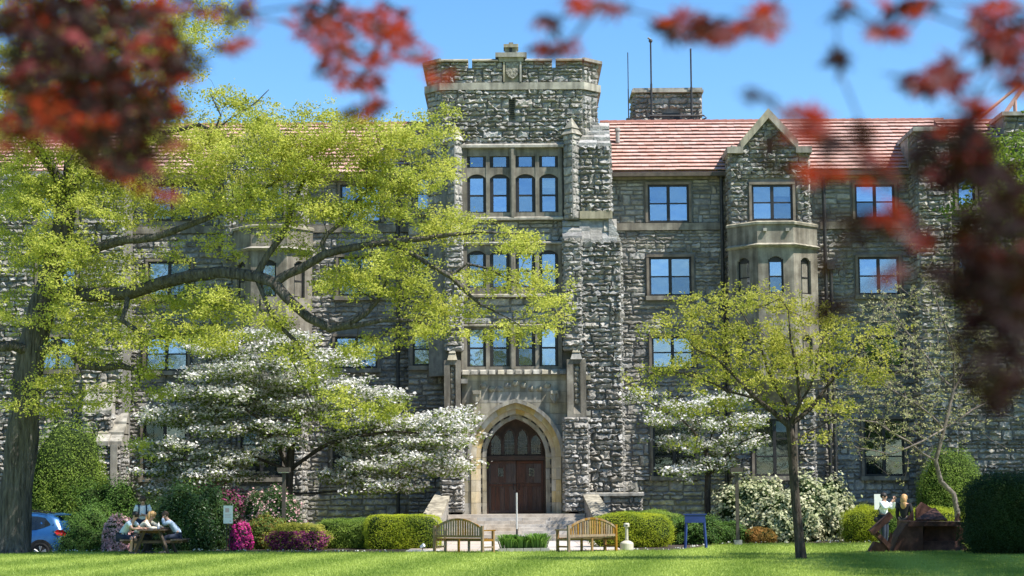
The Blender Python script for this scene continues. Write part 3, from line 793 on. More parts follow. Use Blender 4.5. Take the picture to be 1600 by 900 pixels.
# weathering slope of rough stone: a tilted cap
def slope_cap(x0, x1, y0, y1, z0, z1, name='weathering', mat='stone', n=3):
    """wedge from front bottom (y0,z0) to back top (y1,z1) made of n overlapping courses"""
    for k in range(n):
        a = k / n; c = (k + 1) / n
        nb = max(1, int((x1 - x0) / .45)); cut = [x0 - .03] + [x0 + (x1 - x0) * (i + random.uniform(-.25, .25)) / nb for i in range(1, nb)] + [x1 + .03]
        for i in range(nb):
            o_ = random.uniform(-.06, .05); d_ = random.uniform(.03, .12)
            b = MB(); b.prism_x([(y1, z0 + (z1 - z0) * a - .05), (y1, z0 + (z1 - z0) * c), (y0 + (y1 - y0) * c + o_, z0 + (z1 - z0) * c), (y0 + (y1 - y0) * a - .07 + o_, z0 + (z1 - z0) * a + d_), (y0 + (y1 - y0) * a - .07 + o_, z0 + (z1 - z0) * a - .05)], cut[i] + .004, cut[i + 1] - .004)
            part(b, name, mat)
# inner piers, lower part (rough), right and left
for (pa, pb) in ((881, 909), (697, 722)):
    x0, x1, z0, z1, o = rough_box(pa, pb, 372, 548, YT - .62, YT + .1, .11, 1.0)
    slope_cap(x0, x1, YT - .62, YT - .1, z1, Z(343), n=3)
# big stepped corner buttress on the right
x0, x1, z0, z1, o = rough_box(906, 954, 228, 333, YT - .30, YT + 1.6, .15, 1.0)
slope_cap(x0, x1 - .02, YT - .3, YT + .45, z1, Z(190), n=4)
b = MB(); b.box(X(905, 338), X(956, 338), YT - .47, YT + 1.7, Z(345), Z(333)); part(b, 'string_course', 'limestone')
x0b, x1b, z0b, z1b, o = rough_box(906, 972, 378, 770, YT - .42, YT + 1.8, .16, 1.05)
slope_cap(X(906, 360), X(962, 360), YT - .40, YT - .25, z1b, Z(345), n=2)
# outer shoulder of that buttress stepping in to the right
for k in range(4):
    za = z1b + (Z(345) - z1b) * k / 4; zb = z1b + (Z(345) - z1b) * (k + 1) / 4
    b = MB(); b.prism_y([(x1 - .1, za), (x1b - (x1b - x1) * k / 4 + .04, za), (x1b - (x1b - x1) * (k + 1) / 4, zb), (x1 - .1, zb)], YT - .46, YT + 1.6); part(b, 'weathering', 'stone')
for k in range(4):
    za = Z(228) + (Z(190) - Z(228)) * k / 4; zb = Z(228) + (Z(190) - Z(228)) * (k + 1) / 4
    xe = X(954, 210); xi = X(934, 200)
    b = MB(); b.prism_y([(xi - .3, za), (xe - (xe - xi) * k / 4 + .05, za), (xe - (xe - xi) * (k + 1) / 4, zb), (xi - .3, zb)], YT - .1 + .1 * k, YT + 1.2); part(b, 'weathering', 'stone')
rough_box(906, 1003, 770, 850, YT - .75, YT + 1.5, .12, .8, store=wing_st)
b = MB(); b.prism_x([(YT - .4, Z(770)), (YT - .95, Z(772, YT - .9)), (YT - .95, Z(776, YT - .9)), (YT - .4, Z(776))], X(906, 772), X(1004, 772)); part(b, 'plinth_course', 'limestone')

# ---------------------------------------------------------------- entrance: carved piers, ashlar panel, arch
def xr(px, py, Y): return WX(px, py, Y)
YA = YT - 0.20
for (pa, pb) in ((694, 723), (886, 920)):
    yf = YT - .78
    pc = (pa + pb) / 2
    w = pb - pa
    # stone base of the pier
    rough_box(pa - 4, pb, 652, 800, YT - .85, YT + 1.2, .12, .9)
    b = MB()
    z0, z1 = WZ(652, yf), WZ(562, yf)
    xa, xb_ = WX(pa, 600, yf), WX(pb - w * .12, 600, yf)
    ia, ib = WX(pa + w * .30, 600, yf), WX(pa + w * .62, 600, yf)
    b.box(xa, ia, yf, YT + .1, z0, z1); b.box(ib, xb_, yf, YT + .1, z0, z1); b.box(ia, ib, yf + .14, YT + .1, z0, z1)
    b.box(ia, ib, yf, yf + .14, z1 - .18, z1)
    b.prism_x([(yf, z0), (yf + .14, z0), (yf + .14, z0 + .42), (yf, z0 + .12)], ia, ib)
    po = part(b, 'carved_pier', 'limestone_mid')
    b = MB()
    for k in range(7):
        zz = z0 + .5 + (z1 - z0 - .75) * (k + .5) / 7
        b.ball(((ia + ib) / 2 + random.uniform(-.03, .03), yf + .13, zz), ((ib - ia) * .38, .07, (z1 - z0) / 20), 8, 6)
    part(b, 'carving', 'carved', po)
    b = MB(); xm = (xa + xb_) / 2
    hw = (xb_ - xa) / 2 * .62
    b.prism_z([(xm - hw, yf - .06), (xm + hw, yf - .06), (xm + hw, yf + .55), (xm - hw, yf + .55)], z1, WZ(549, yf), [(xm - hw * .55, yf + .1), (xm + hw * .55, yf + .1), (xm + hw * .55, yf + .4), (xm - hw * .55, yf + .4)])
    b.prism_z([(xm - hw * .7, yf + .02), (xm + hw * .7, yf + .02), (xm + hw * .7, yf + .48), (xm - hw * .7, yf + .48)], WZ(551, yf), WZ(538, yf), [(xm - .03, yf + .22), (xm + .03, yf + .22), (xm + .03, yf + .28), (xm - .03, yf + .28)])
    part(b, 'pinnacle', 'limestone', po)
    for q in (590, 646, 655):
        if pa > 800: b = MB(); b.box(WX(pb - 5, q, yf), WX(pb + 3, q, yf), yf + .05, YT + .2, WZ(q + 4, yf), WZ(q - 3, yf)); part(b, 'quoin', 'limestone', po)
        else: b = MB(); b.box(WX(pb - 3, q, yf), WX(pb + 7, q, yf), yf + .15, YT + .2, WZ(q + 8, yf), WZ(q + 1, yf)); part(b, 'quoin', 'limestone', po)

xAx = X(806.5, 740, YA)                       # axis of the doorway
mpx = YA / F_PX                                # metres for one pixel there
zF = Z(803, YA); zS = Z(714, YA)               # floor and springing
def arch_pts(hw, rise, n=14):
    """half outline of a pointed arch from the right spring up to the apex, about x=0"""
    R = (hw * hw + rise * rise) / (2 * hw); c = hw - R
    a1 = math.atan2(rise, -c)
    return [(c + R * math.cos(a1 * k / n), R * math.sin(a1 * k / n)) for k in range(n + 1)]
def ring(hw0, r0, hw1, r1, yf, yb, name, mat, jamb=True, joints=True, slots=False):
    """moulded arch order between an inner and an outer curve, with its jambs: separate voussoirs"""
    A = arch_pts(hw0 * mpx, r0 * mpx); B = arch_pts(hw1 * mpx, r1 * mpx)
    grp = None
    for sgn in (1, -1):
        step = 2
        for k in range(0, 14, step):
            b = MB()
            idx = list(range(k, k + step + 1))
            P = [(xAx + sgn * A[i][0], zS + A[i][1]) for i in idx] + [(xAx + sgn * B[i][0], zS + B[i][1]) for i in reversed(idx)]
            if sgn < 0: P = P[::-1]
            P = P[::-1]
            b.prism_y(P, yf + random.uniform(-.006, .006), yb); part(b, name, mat)
        if jamb:
            nb = 5
            for j in range(nb):
                za = zF + (zS - zF) * j / nb; zb = zF + (zS - zF) * (j + 1) / nb - .008
                b = MB(); b.box(xAx + sgn * hw0 * mpx, xAx + sgn * hw1 * mpx, yf + random.uniform(-.006, .006), yb, za, zb); part(b, name, mat)
ring(70, 84, 75.5, 90, YA - .26, YA + .25, 'hood_mould', 'limestone', jamb=False)
ring(62, 75, 70, 84, YA - .06, YA + .6, 'arch_stone', 'limestone_warm')
ring(55.5, 68, 62, 75, YA + .16, YA + .8, 'arch_stone', 'limestone_warm')
ring(52.5, 65, 55.5, 68, YA + .33, YA + .9, 'arch_stone', 'limestone')
ring(46.5, 60, 52.5, 65, YA + .30, YA + 1.1, 'arch_stone', 'limestone')
# little pierced slots of the inner order: dark insets standing just proud of the back of the groove
for sgn in (1, -1):
    for k in range(6):
        za = zF + (zS - zF) * (k + .18) / 6; zb = zF + (zS - zF) * (k + .78) / 6
        b = MB(); b.box(xAx + sgn * 53.2 * mpx, xAx + sgn * 54.9 * mpx, YA + .322, YA + .34, za, zb); part(b, 'slot', 'frame')
    A = arch_pts(53.0 * mpx, 65.4 * mpx, 28); B = arch_pts(55.1 * mpx, 67.6 * mpx, 28)
    for k in range(2, 27, 5):
        P = [(xAx + sgn * A[i][0], zS + A[i][1]) for i in range(k, k + 4)] + [(xAx + sgn * B[i][0], zS + B[i][1]) for i in range(k + 3, k - 1, -1)]
        P = P if sgn < 0 else P[::-1]
        b = MB(); b.prism_y(P, YA + .322, YA + .34); part(b, 'slot', 'frame')
# ashlar panel round the arch
pl, pr = X(722, 690, YA), X(888, 690, YA)
zP = Z(586, YA)
Bo = arch_pts(70.5 * mpx, 84.5 * mpx, 40)
def arch_half(z):
    if z <= zS: return 70.5 * mpx
    if z >= zS + 84.5 * mpx: return 0.0
    return float(np.interp(z - zS, [p[1] for p in Bo], [p[0] for p in Bo]))
z = zF; row = 0
while z < zP - .05:
    h = 0.43 if zP - z > 0.6 else zP - z
    hwz = arch_half(z + h * .5)
    sp_ = [(pl, xAx - hwz), (xAx + hwz, pr)] if hwz > .05 else [(pl, pr)]
    for (a, c) in sp_:
        n = max(1, int((c - a) / 0.85 + (row % 2) * .5))
        for i in range(n):
            b = MB(); g = .006
            b.box(a + (c - a) * i / n + g, a + (c - a) * (i + 1) / n - g, YA + random.uniform(-.006, .006), YA + .5, z + g, z + h - g); part(b, 'ashlar_block', 'limestone')
    z += h; row += 1
b = MB(); b.prism_y([(pl, zF)] + [(xAx - arch_half(zF + (zS + 84.5 * mpx - zF) * k / 30), zF + (zS + 84.5 * mpx - zF) * k / 30) for k in range(31)] + [(pl, zS + 84.5 * mpx)], YA + .03, YA + .45); 
b.prism_y([(pr, zF), (pr, zS + 84.5 * mpx)] + [(xAx + arch_half(zF + (zS + 84.5 * mpx - zF) * k / 30), zF + (zS + 84.5 * mpx - zF) * k / 30) for k in range(30, -1, -1)], YA + .03, YA + .45)
b.box(pl, pr, YA + .03, YA + .45, zS + 84.5 * mpx, zP)
part(b, 'entrance_wall', 'mortar')
b = MB(); b.box(pl - .02, pr + .02, YA - .12, YT + .2, zP, Z(577, YA)); part(b, 'string_course', 'limestone')
for k in range(12):
    xa = pl + (pr - pl) * (k + .1) / 12; xb_ = pl + (pr - pl) * (k + .78) / 12
    b = MB(); b.prism_x([(YA - .12, zP + .02), (YA - .12, zP + .2), (YA - .26, zP + .15), (YA - .30, zP + .02)], xa, xb_); part(b, 'dentil', 'limestone')
for p in (745, 866):
    b = MB(); cx_, cz_ = X(p, 620, YA), Z(621, YA)
    hw, hh = .17, .27
    b.prism_y([(cx_ - hw, cz_ + hh), (cx_ - hw, cz_ - hh * .1), (cx_, cz_ - hh), (cx_ + hw, cz_ - hh * .1), (cx_ + hw, cz_ + hh)], YA - .22, YA)
    b.box(cx_ - hw * .8, cx_ + hw * .8, YA - .3, YA - .22, cz_ + hh * .45, cz_ + hh * .9)
    b.box(cx_ - .04, cx_ + .04, YA - .27, YA - .22, cz_ - hh * .6, cz_ + hh * .45)
    part(b, 'shield_boss', 'limestone')
b = MB(); cx_ = xAx
for k in range(9):
    t = (k - 4) / 4; b.ball((cx_ + t * 1.25, YA - .03, Z(604, YA) + .12 * math.cos(t * 5)), (.14, .07, .11), 8, 6)
part(b, 'carved_frieze', 'limestone')

# ---------------------------------------------------------------- doors and tympanum
YD = YA + .95
hwD = 46.5 * mpx
zDT = Z(718, YA)
jm = MB()
jm.box(xAx - hwD - .05, xAx - hwD + .08, YD - .12, YD + .1, zF, zDT); jm.box(xAx + hwD - .08, xAx + hwD + .05, YD - .12, YD + .1, zF, zDT)
jm.box(xAx - hwD - .05, xAx + hwD + .05, YD - .16, YD + .1, zDT - .02, zDT + .16)
A = arch_pts(hwD + .06, 60 * mpx + .06)
jm.prism_y([(xAx - p[0], zS + p[1]) for p in A[::-1]][::-1][::-1] + [(xAx - A[0][0], zDT), (xAx + A[0][0], zDT)] + [(xAx + p[0], zS + p[1]) for p in A[:-1]], YD + .04, YD + .12)
tym = part(jm, 'tympanum', 'doordark')
for i in range(4):
    cx_ = xAx + (i - 1.5) * 0.52; hw = .19; hgt = 0.62 if i in (1, 2) else 0.42
    zb = zDT + .22
    fr = MB(); 
    Aq = arch_pts(hw, .34, 8); 
    out = [(cx_ - hw, zb), (cx_ + hw, zb)] + [(cx_ + p[0], zb + hgt + p[1]) for p in Aq] + [(cx_ - p[0], zb + hgt + p[1]) for p in Aq[:-1][::-1]]
    fr.prism_y(out, YD + .028, YD + .04); part(fr, 'lancet_pane', 'glass_dark', tym)
    ld = MB()
    for t in (-.33, .33): ld.box(cx_ + hw * t - .006, cx_ + hw * t + .006, YD + .012, YD + .026, zb, zb + hgt + .18)
    for t in range(1, 5): ld.box(cx_ - hw, cx_ + hw, YD + .012, YD + .025, zb + hgt * t / 4.5 - .008, zb + hgt * t / 4.5 + .008)
    part(ld, 'leading', 'lead', tym)
    mu = MB(); 
    for s_ in (-1, 1): mu.box(cx_ + s_ * (hw + .01), cx_ + s_ * (hw + .07), YD - .05, YD + .04, zb - .05, zb + hgt + .02)
    Aq2 = arch_pts(hw + .07, .44, 8); Aq1 = arch_pts(hw + .01, .36, 8)
    for s_ in (-1, 1):
        P = [(cx_ + s_ * p[0], zb + hgt + p[1]) for p in Aq1] + [(cx_ + s_ * p[0], zb + hgt + p[1]) for p in Aq2[::-1]]
        mu.prism_y(P if s_ < 0 else P[::-1], YD - .05, YD + .04)
    part(mu, 'tracery', 'doordark', tym)
for s_ in (-1, 1):
    a, c = (xAx - hwD + .09, xAx - .012) if s_ < 0 else (xAx + .012, xAx + hwD - .09)
    b = MB(); b.box(a, c, YD, YD + .06, zF + .03, zDT - .03); dr = part(b, 'door', 'door')
    w = c - a
    for k in range(5):
        b = MB(); b.box(a + w * (.08 + .17 * k), a + w * (.08 + .17 * k) + w * .15, YD - .025, YD, zF + .12, zF + 1.05); part(b, 'plank', 'door', dr)
    for k in range(3):
        b = MB(); b.box(a + w * (.08 + .285 * k), a + w * (.08 + .285 * k) + w * .265, YD - .02, YD, zF + 1.2, zDT - .15); part(b, 'panel', 'door', dr)
    for zz in (zF + .04, zF + 1.07, zDT - .14):
        b = MB(); b.box(a + .01, c - .01, YD - .035, YD, zz, zz + .09); part(b, 'rail', 'door', dr)
    lx = a + w * (.44 if s_ < 0 else .56)
    b = MB(); b.box(lx - .1, lx + .1, YD - .045, YD - .028, zF + 1.45, zF + 1.78); part(b, 'door_light', 'glass_dark', dr)
    b = MB()
    for t in (-.05, .0, .05): b.box(lx + t - .008, lx + t + .008, YD - .056, YD - .047, zF + 1.45, zF + 1.78)
    for t in (.11, .22): b.box(lx - .1, lx + .1, YD - .057, YD - .048, zF + 1.45 + t - .008, zF + 1.45 + t + .008)
    part(b, 'grille', 'iron', dr)
    b = MB(); hx = xAx + s_ * .11; b.tube([(hx, YD - .04, zF + .95), (hx, YD - .09, zF + .98), (hx, YD - .09, zF + 1.12), (hx, YD - .04, zF + 1.15)], .016, 6); part(b, 'handle', 'iron', dr)

# ---------------------------------------------------------------- annex left of the tower
annex_w = [(650, 677, 277, 330), (648, 677, 398, 452), (645, 678, 520, 572), (643, 678, 655, 715)]
YX = YT + 1.0
xa, xb_ = WX(638, 500, YX), WX(706, 500, YX)
b = MB(); b.box(xa, xb_, YX, YW + 4, -.6, WZ(232, YX)); part(b, 'annex', 'mortar')
hs = [hole(*w_, YX, .15) for w_ in annex_w]
fill(wing_st, (0, YX, 0), X_, FN, 0, WZ(232, YX), rect_spans(xa, xb_, hs), .10, .55)
for w_ in annex_w:
    h_ = hole(*w_, YX)
    window((0, YX, 0), X_, FN, h_[0], h_[1], h_[2], h_[3], 1, 2)

# ---------------------------------------------------------------- wings
def roof(x0, x1, ye, ze, yr, zr, courses=14, name='roof', fx=None):
    """tiled slope: one raised tile after another; fx(t) gives the x range at height fraction t"""
    b = MB(); 
    b.prism_x([(ye, ze - .16), (ye, ze - .02), (yr, zr - .02), (yr + (yr - ye), ze - .16)], x0, x1)
    ro = part(b, name, 'tile')
    vs = []; qs = []
    dirv = np.array([0, yr - ye, zr - ze]); L_ = np.linalg.norm(dirv); dirv /= L_
    nrm = np.array([0, -dirv[2], dirv[1]])
    for k in range(courses):
        t0, t1 = k / courses * L_ - .02, (k + 1.25) / courses * L_
        t1 = min(t1, L_)
        x = x0 - rng.uniform(0, .3)
        r_ = fx(k / courses) if fx else (x0, x1)
        while x < x1:
            w = 0.31
            xa_, xb2 = max(x, r_[0]), min(x + w - .006, r_[1])
            if xb2 - xa_ > .03:
                up = .115 + rng.uniform(-.008, .01)
                base = np.array([0, ye, ze])
                n0 = len(vs)
                lo = base + dirv * (t0 + rng.uniform(-.012, .012)); hi = base + dirv * t1
                gap = up - .032
                for (xx, p) in ((xa_, lo + nrm * gap), (xb2, lo + nrm * gap)): vs.append((xx, p[1], p[2]))
                for (xx, p) in ((xa_, lo + nrm * up), (xb2, lo + nrm * up)): vs.append((xx, p[1], p[2]))
                for (xx, p) in ((xb2, hi + nrm * .015), (xa_, hi + nrm * .015)): vs.append((xx, p[1], p[2]))
                qs += [(n0, n0 + 1, n0 + 3, n0 + 2), (n0 + 2, n0 + 3, n0 + 4, n0 + 5), (n0 + 5, n0 + 4, n0 + 1, n0)]
            x += w
    o = link('tile_courses', np_mesh('tile_courses', np.array(vs) - rootloc(bld), qs), 'tile', ro); o["kind"] = "stuff"
    b = MB()
    x = x0
    while x < x1 - .1:
        b.tube([(x, yr, zr + .0), (min(x + .36, x1), yr, zr + .0)], [.10, .12], 8); x += .36
    o = part(b, 'ridge_tiles', 'ridge', ro); o["kind"] = "stuff"
    b = MB(); b.box(x0, x1, ye - .14, ye + .02, ze - .2, ze - .05); part(b, 'gutter', 'soffit', ro)
    return ro
YE, YR = YW - .45, YW + 3.4
zE = WZ(268, YE, 1050); zR = WZ(191, YR, 1050)
def wing(xa, xb, wins, cols_w, holes_extra=()):
    b = MB(); b.box(xa, xb, YW, YW + 7, -.6, zE - .1); part(b, 'wing_wall', 'mortar')
    hs = [hole(*w_[:4], YW, .15) for w_ in wins] + list(holes_extra)
    zs1, zs0 = WZ(349, YW, 1050), WZ(360, YW, 1050)
    zf0 = WZ(281, YW, 1050)
    fill(wing_st, (0, YW, 0), X_, FN, 0, zs0, rect_spans(xa, xb, hs), .08, .75, (.15, .30), (.4, 1.0))
    fill(wing_st, (0, YW, 0), X_, FN, zs1, zf0, rect_spans(xa, xb, hs), .06, .35, (.18, .36), (.3, .8))
    b = MB(); b.box(xa, xb, YW - .15, YW + .1, zs0, zs1); part(b, 'string_course', 'limestone_mid')
    b = MB(); b.box(xa, xb, YW - .2, YW + .1, zf0, zE - .12); part(b, 'eave_frieze', 'limestone_mid')
    for w_ in wins:
        h_ = hole(*w_[:4], YW)
        window((0, YW, 0), X_, FN, h_[0], h_[1], h_[2], h_[3], w_[4], w_[5], glass=w_[6], blinds=w_[7] if len(w_) > 7 else (), sill=(w_[2] > 380))
G, GL = 'glass', 'glass_low'
right_w = [(1012, 1076, 289, 348, 2, 2, G), (1014, 1080, 402, 463, 2, 2, G), (1018, 1083, 526, 576, 2, 2, G), (1020, 1086, 655, 744, 2, 3, GL),
           (1335, 1397, 289, 343, 2, 2, G, ((0, .4), (1, .35))), (1340, 1404, 402, 461, 2, 2, G), (1347, 1409, 527, 574, 2, 2, G), (1349, 1412, 655, 744, 2, 3, GL)]
wing(WX(940, 500, YW), WX(1700, 500, YW), right_w, 2)
left_w = [(532, 596, 289, 348, 2, 2, G), (529, 594, 402, 463, 2, 2, G), (524, 590, 526, 576, 2, 2, G), (520, 586, 655, 744, 2, 3, GL),
          (238, 301, 289, 345, 2, 2, G), (232, 299, 409, 464, 2, 2, G, ((0, .6), (1, .6))), (228, 294, 527, 580, 2, 2, G), (224, 292, 660, 746, 2, 3, GL)]
wing(WX(-60, 500, YW), WX(690, 500, YW), left_w, 2)
roof(WX(945, 260, YE), WX(1510, 260, YE), YE, zE, YR, zR)
roof(WX(-120, 260, YE), WX(668, 260, YE), YE, zE, YR, zR)
# vent pipe on the roof, downspouts
b = MB(); c = P3(965, 212, YE + 2.0); b.tube([c - Z_ * .3, c + Z_ * .22], .09, 8); b.tube([c + Z_ * .2, c + Z_ * .33], [.13, .1], 8); part(b, 'vent_pipe', 'concrete')
for (p, q0) in ((1131, 275), (1292, 275), (1300, 420), (352, 275), (622, 275)):
    b = MB(); x_ = WX(p, 500, YW - .3); b.tube([(x_, YW - .3, WZ(q0, YW)), (x_, YW - .3, 0)], .075, 8); b.box(x_ - .16, x_ + .16, YW - .42, YW - .1, WZ(q0 + 6, YW), WZ(q0 - 6, YW)); part(b, 'downspout', 'pipe')

# ---------------------------------------------------------------- gabled bays with oriel windows
def gable_bay(pl_, pr_, pc_, win, mirror=False):
    xl, xr_ = WX(pl_, 300, YB), WX(pr_, 300, YB)
    xc = WX(pc_, 300, YB)
    zk = WZ(236, YB, 1200); za = WZ(186, YB, 1200)
    kn = .42
    def half(z):
        if z <= zk: return None
        return max(0.02, (za - z) / (za - zk))
    b = MB(); b.prism_y([(xl, -.6), (xr_, -.6), (xr_, zk), (xr_ - kn, zk), (xc, za), (xl + kn, zk), (xl, zk)], YB, YW + .4)
    part(b, 'gable_bay', 'mortar')
    h_ = hole(*win, YB); gw = (pc_ - 24, pc_ + 40, 655, 744) if not mirror else (pc_ - 36, pc_ + 30, 668, 746)
    hs = [hole(win[0], win[1], win[2], win[3], YB, .15), hole(*gw, YB, .15)]
    vent = hole(pc_ - 3, pc_ + 3, 217, 243, YB)
    def spans(z0, z1):
        base = rect_spans(xl, xr_, hs + [vent])(z0, z1)
        if z0 + .1 >= zk:
            f = half((z0 + z1) / 2); a, c = xc + (xl + kn - xc) * f, xc + (xr_ - kn - xc) * f
            base = [(max(p, a), min(q, c)) for p, q in base if min(q, c) - max(p, a) > .12]
        return base
    fill(wing_st, (0, YB, 0), X_, FN, 0, za - .2, spans, .13, 1.0, (.15, .29), (.36, .85))
    for (xx, U, Nn, o) in ((xl, np.array([0, -1., 0]), -X_, YW), (xr_, np.array([0, 1., 0]), X_, YB)):
        fill(wing_st, (xx, o, 0), U, Nn, 0, zk, rect_spans(0, YW - YB), .08, .7)
    b = MB(); b.box(vent[0], vent[1], YB - .03, YB + .05, vent[2], vent[3]); part(b, 'vent_slit', 'frame')
    window((0, YB, 0), X_, FN, h_[0], h_[1], h_[2], h_[3], 2, 2, blinds=((1, .3),) if not mirror else (), sill=False)
    g_ = hole(*gw, YB); window((0, YB, 0), X_, FN, g_[0], g_[1], g_[2], g_[3], 2, 3, glass='glass_low')
    # coping: two raking bars and the kneelers
    t = .26
    for s_ in (-1, 1):
        e = xl + kn if s_ < 0 else xr_ - kn
        o_ = xl - .12 if s_ < 0 else xr_ + .12
        dx, dz = xc - e, za - zk; L_ = math.hypot(dx, dz); nx_, nz_ = -dz / L_ * (1 if s_ < 0 else -1) * (1 if dx > 0 else -1) * (1 if s_ < 0 else -1), abs(dx) / L_
        nx_ = s_ * abs(dz) / L_
        P = [(e, zk), (xc, za), (xc, za + t / nz_), (e + nx_ * 0, zk + t / nz_)]
        b = MB(); b.prism_y(P if s_ < 0 else P[::-1], YB - .28, YW + .5); part(b, 'coping', 'limestone')
        P = [(o_, zk - .12), (e + s_ * .0 - s_ * .1, zk - .12), (e - s_ * .1, zk + .14), (o_, zk + .14)]
        b = MB(); b.prism_y(P if s_ < 0 else P[::-1], YB - .29, YW + .5); part(b, 'kneeler', 'limestone')
    # little roof behind the gable
    b = MB(); b.prism_y([(xl + .05, zk - .2), (xr_ - .05, zk - .2), (xc, za + .02)], YB + .3, YR); part(b, 'bay_roof', 'tile')
    return xl, xr_, xc
def oriel(p0, p1, p2, p3, q_top=345, q_corn=382, q_bot=480):
    """canted bay: p0..p3 plan corners in picture columns"""
    yF = YB - 1.05
    A = [(WX(p0, 400, YB), YB), (WX(p1, 400, yF), yF), (WX(p2, 400, yF), yF), (WX(p3, 400, YB), YB)]
    def off(o): return [(A[0][0] - o * .6, YB + .1), (A[0][0] - o * .6, YB - o * .3), (A[1][0] - o * .4, yF - o), (A[2][0] + o * .4, yF - o), (A[3][0] + o * .6, YB - o * .3), (A[3][0] + o * .6, YB + .1)]
    zt, zc, zb = WZ(q_top, yF, 1200), WZ(q_corn, yF, 1200), 0.0
    zlo = WZ(592, yF, 1200)
    b = MB(); b.prism_z(off(-.16), zlo, zc + .05); b.prism_z(off(-.75), zlo - .9, zlo - .1, off(-.05)); b.prism_z(off(-.05), zlo - .1, zlo, off(.04)); ob = part(b, 'oriel', 'limestone_mid')
    b = MB(); b.prism_z(off(.02), zc, zt - .14); part(b, 'parapet', 'limestone_mid', ob)
    b = MB(); b.prism_z(off(.10), zt - .14, zt - .05, off(.12)); b.prism_z(off(.12), zt - .05, zt, off(.02)); part(b, 'coping', 'limestone', ob)
    b = MB(); b.prism_z(off(.05), zc - .1, zc - .02, off(.22)); b.prism_z(off(.22), zc - .02, zc + .06, off(.04)); part(b, 'cornice', 'limestone', ob)
    for k in range(4):
        t = (k + .5) / 4
        b = MB(); xx = A[0][0] + (A[3][0] - A[0][0]) * t; b.box(xx - .07, xx + .07, yF - .12, yF + .3, zt - .42, zt - .3)
        if .25 < t < .75: part(b, 'spout', 'limestone', ob)
    # faces: jamb strips, arched heads and sills in front of the core, windows in between, for three storeys
    for fi in range(3):
        a, c = np.array(A[fi]), np.array(A[fi + 1])
        U = np.array([c[0] - a[0], c[1] - a[1], 0]); L_ = np.linalg.norm(U); U /= L_; Nn = np.array([U[1], -U[0], 0])
        O = np.array([a[0], a[1], 0]) - Nn * .16
        ww = min(.70, L_ * .42); m = L_ / 2
        for (qa, qb) in ((405, 458), (527, 578)):
            z0_, z1_ = WZ(qb, yF, 1200), WZ(qa, yF, 1200)
            zn = {405: zc - .02, 527: WZ(478, yF, 1200)}[qa]
            zl = {405: WZ(478, yF, 1200), 527: zlo}[qa]
            s = MB()
            s.obox(O, U, Nn, .0, m - ww / 2, zl, zn, 0, .16); s.obox(O, U, Nn, m + ww / 2, L_, zl, zn, 0, .16)
            s.obox(O, U, Nn, m - ww / 2, m + ww / 2, zl, z0_, 0, .2)
            # segmental head
            n = 8; u0, u1 = m - ww / 2, m + ww / 2
            for k in range(n):
                ta, tb = k / n, (k + 1) / n
                hh = .17 * math.sin(math.pi * (ta + tb) / 2) ** .7
                s.obox(O, U, Nn, u0 + ww * ta, u0 + ww * tb, z1_ - .05 + hh, zn, 0, .157)
            part(s, 'oriel_facing', 'limestone_mid', ob)
            f = MB(); e = .07
            f.obox(O, U, Nn, u0, u0 + e, z0_, z1_ + .13, 0, .05); f.obox(O, U, Nn, u1 - e, u1, z0_, z1_ + .13, 0, .05)
            f.obox(O, U, Nn, u0 + e, u1 - e, z1_ - .1, z1_ + .13, 0, .048); f.obox(O, U, Nn, u0 + e, u1 - e, z0_, z0_ + e, 0, .048)
            zm = (z0_ + z1_) / 2; f.obox(O, U, Nn, u0 + e, u1 - e, zm - .03, zm + .03, 0, .048)
            f.obox(O, U, Nn, u0 + e, u1 - e, z0_ + e, z1_ - .1, -.01, .006)  # dark backing plate in place of the unlit room
            part(f, 'casement', 'frame', ob)
            for (za_, zb_) in ((z0_ + e, zm - .03), (zm + .03, z1_ - .1)):
                p = MB(); p.obox(O, U, Nn, u0 + e, u1 - e, za_, zb_, .02, .026); part(p, 'pane', G, ob)
gable_bay(1141, 1264, 1202, (1174, 1238, 289, 345))
oriel(1138, 1184, 1240, 1277)
gable_bay(352, 475, 412, (380, 444, 289, 345), True)
oriel(362, 392, 448, 488)

# ---------------------------------------------------------------- pavilions at both ends
YP = YB - .3
x0 = WX(1437, 400, YP)
b = MB(); zt_ = WZ(206, YP, 1450)
b.box(x0, WX(1484, 250, YP), YP, YW + 4, -.6, zt_)
b.box(WX(1484, 250, YP), WX(1760, 250, YP), YP + .25, YW + 4, -.6, WZ(222, YP, 1520))
part(b, 'pavilion', 'mortar')
b = MB(); b.prism_x([(YP + .1, zt_), (YW + 3, zt_ + .05), (YW + 3, zt_ - 3), (YP + .1, zt_ - 3)], x0 - .02, x0 + .02); part(b, 'side_wall', 'mortar')
pw = hole(1494, 1522, 265, 323, YP + .25)
fill(wing_st, (0, YP, 0), X_, FN, 0, zt_ - .1, rect_spans(x0, WX(1484, 250, YP)), .14, .9)
fill(wing_st, (0, YP + .25, 0), X_, FN, 0, WZ(222, YP, 1520), rect_spans(WX(1484, 250, YP), WX(1720, 250, YP), [hole(1494, 1522, 265, 323, YP + .25, .15)]), .12, .8)
fill(wing_st, (x0, YW, 0), np.array([0, -1., 0]), -X_, 0, zt_, rect_spans(0, YW - YP), .08, .6)
window((0, YP + .25, 0), X_, FN, pw[0], pw[1], pw[2], pw[3], 1, 2, blinds=((0, .5),))
for (qa, qb) in ((402, 462), (527, 576)):
    h_ = hole(1496, 1526, qa, qb, YP + .25); window((0, YP + .25, 0), X_, FN, h_[0], h_[1], h_[2], h_[3], 1, 2)
b = MB(); b.box(x0 - .15, WX(1486, 250, YP), YP - .2, YW + 4, zt_, zt_ + .17); part(b, 'coping', 'limestone')
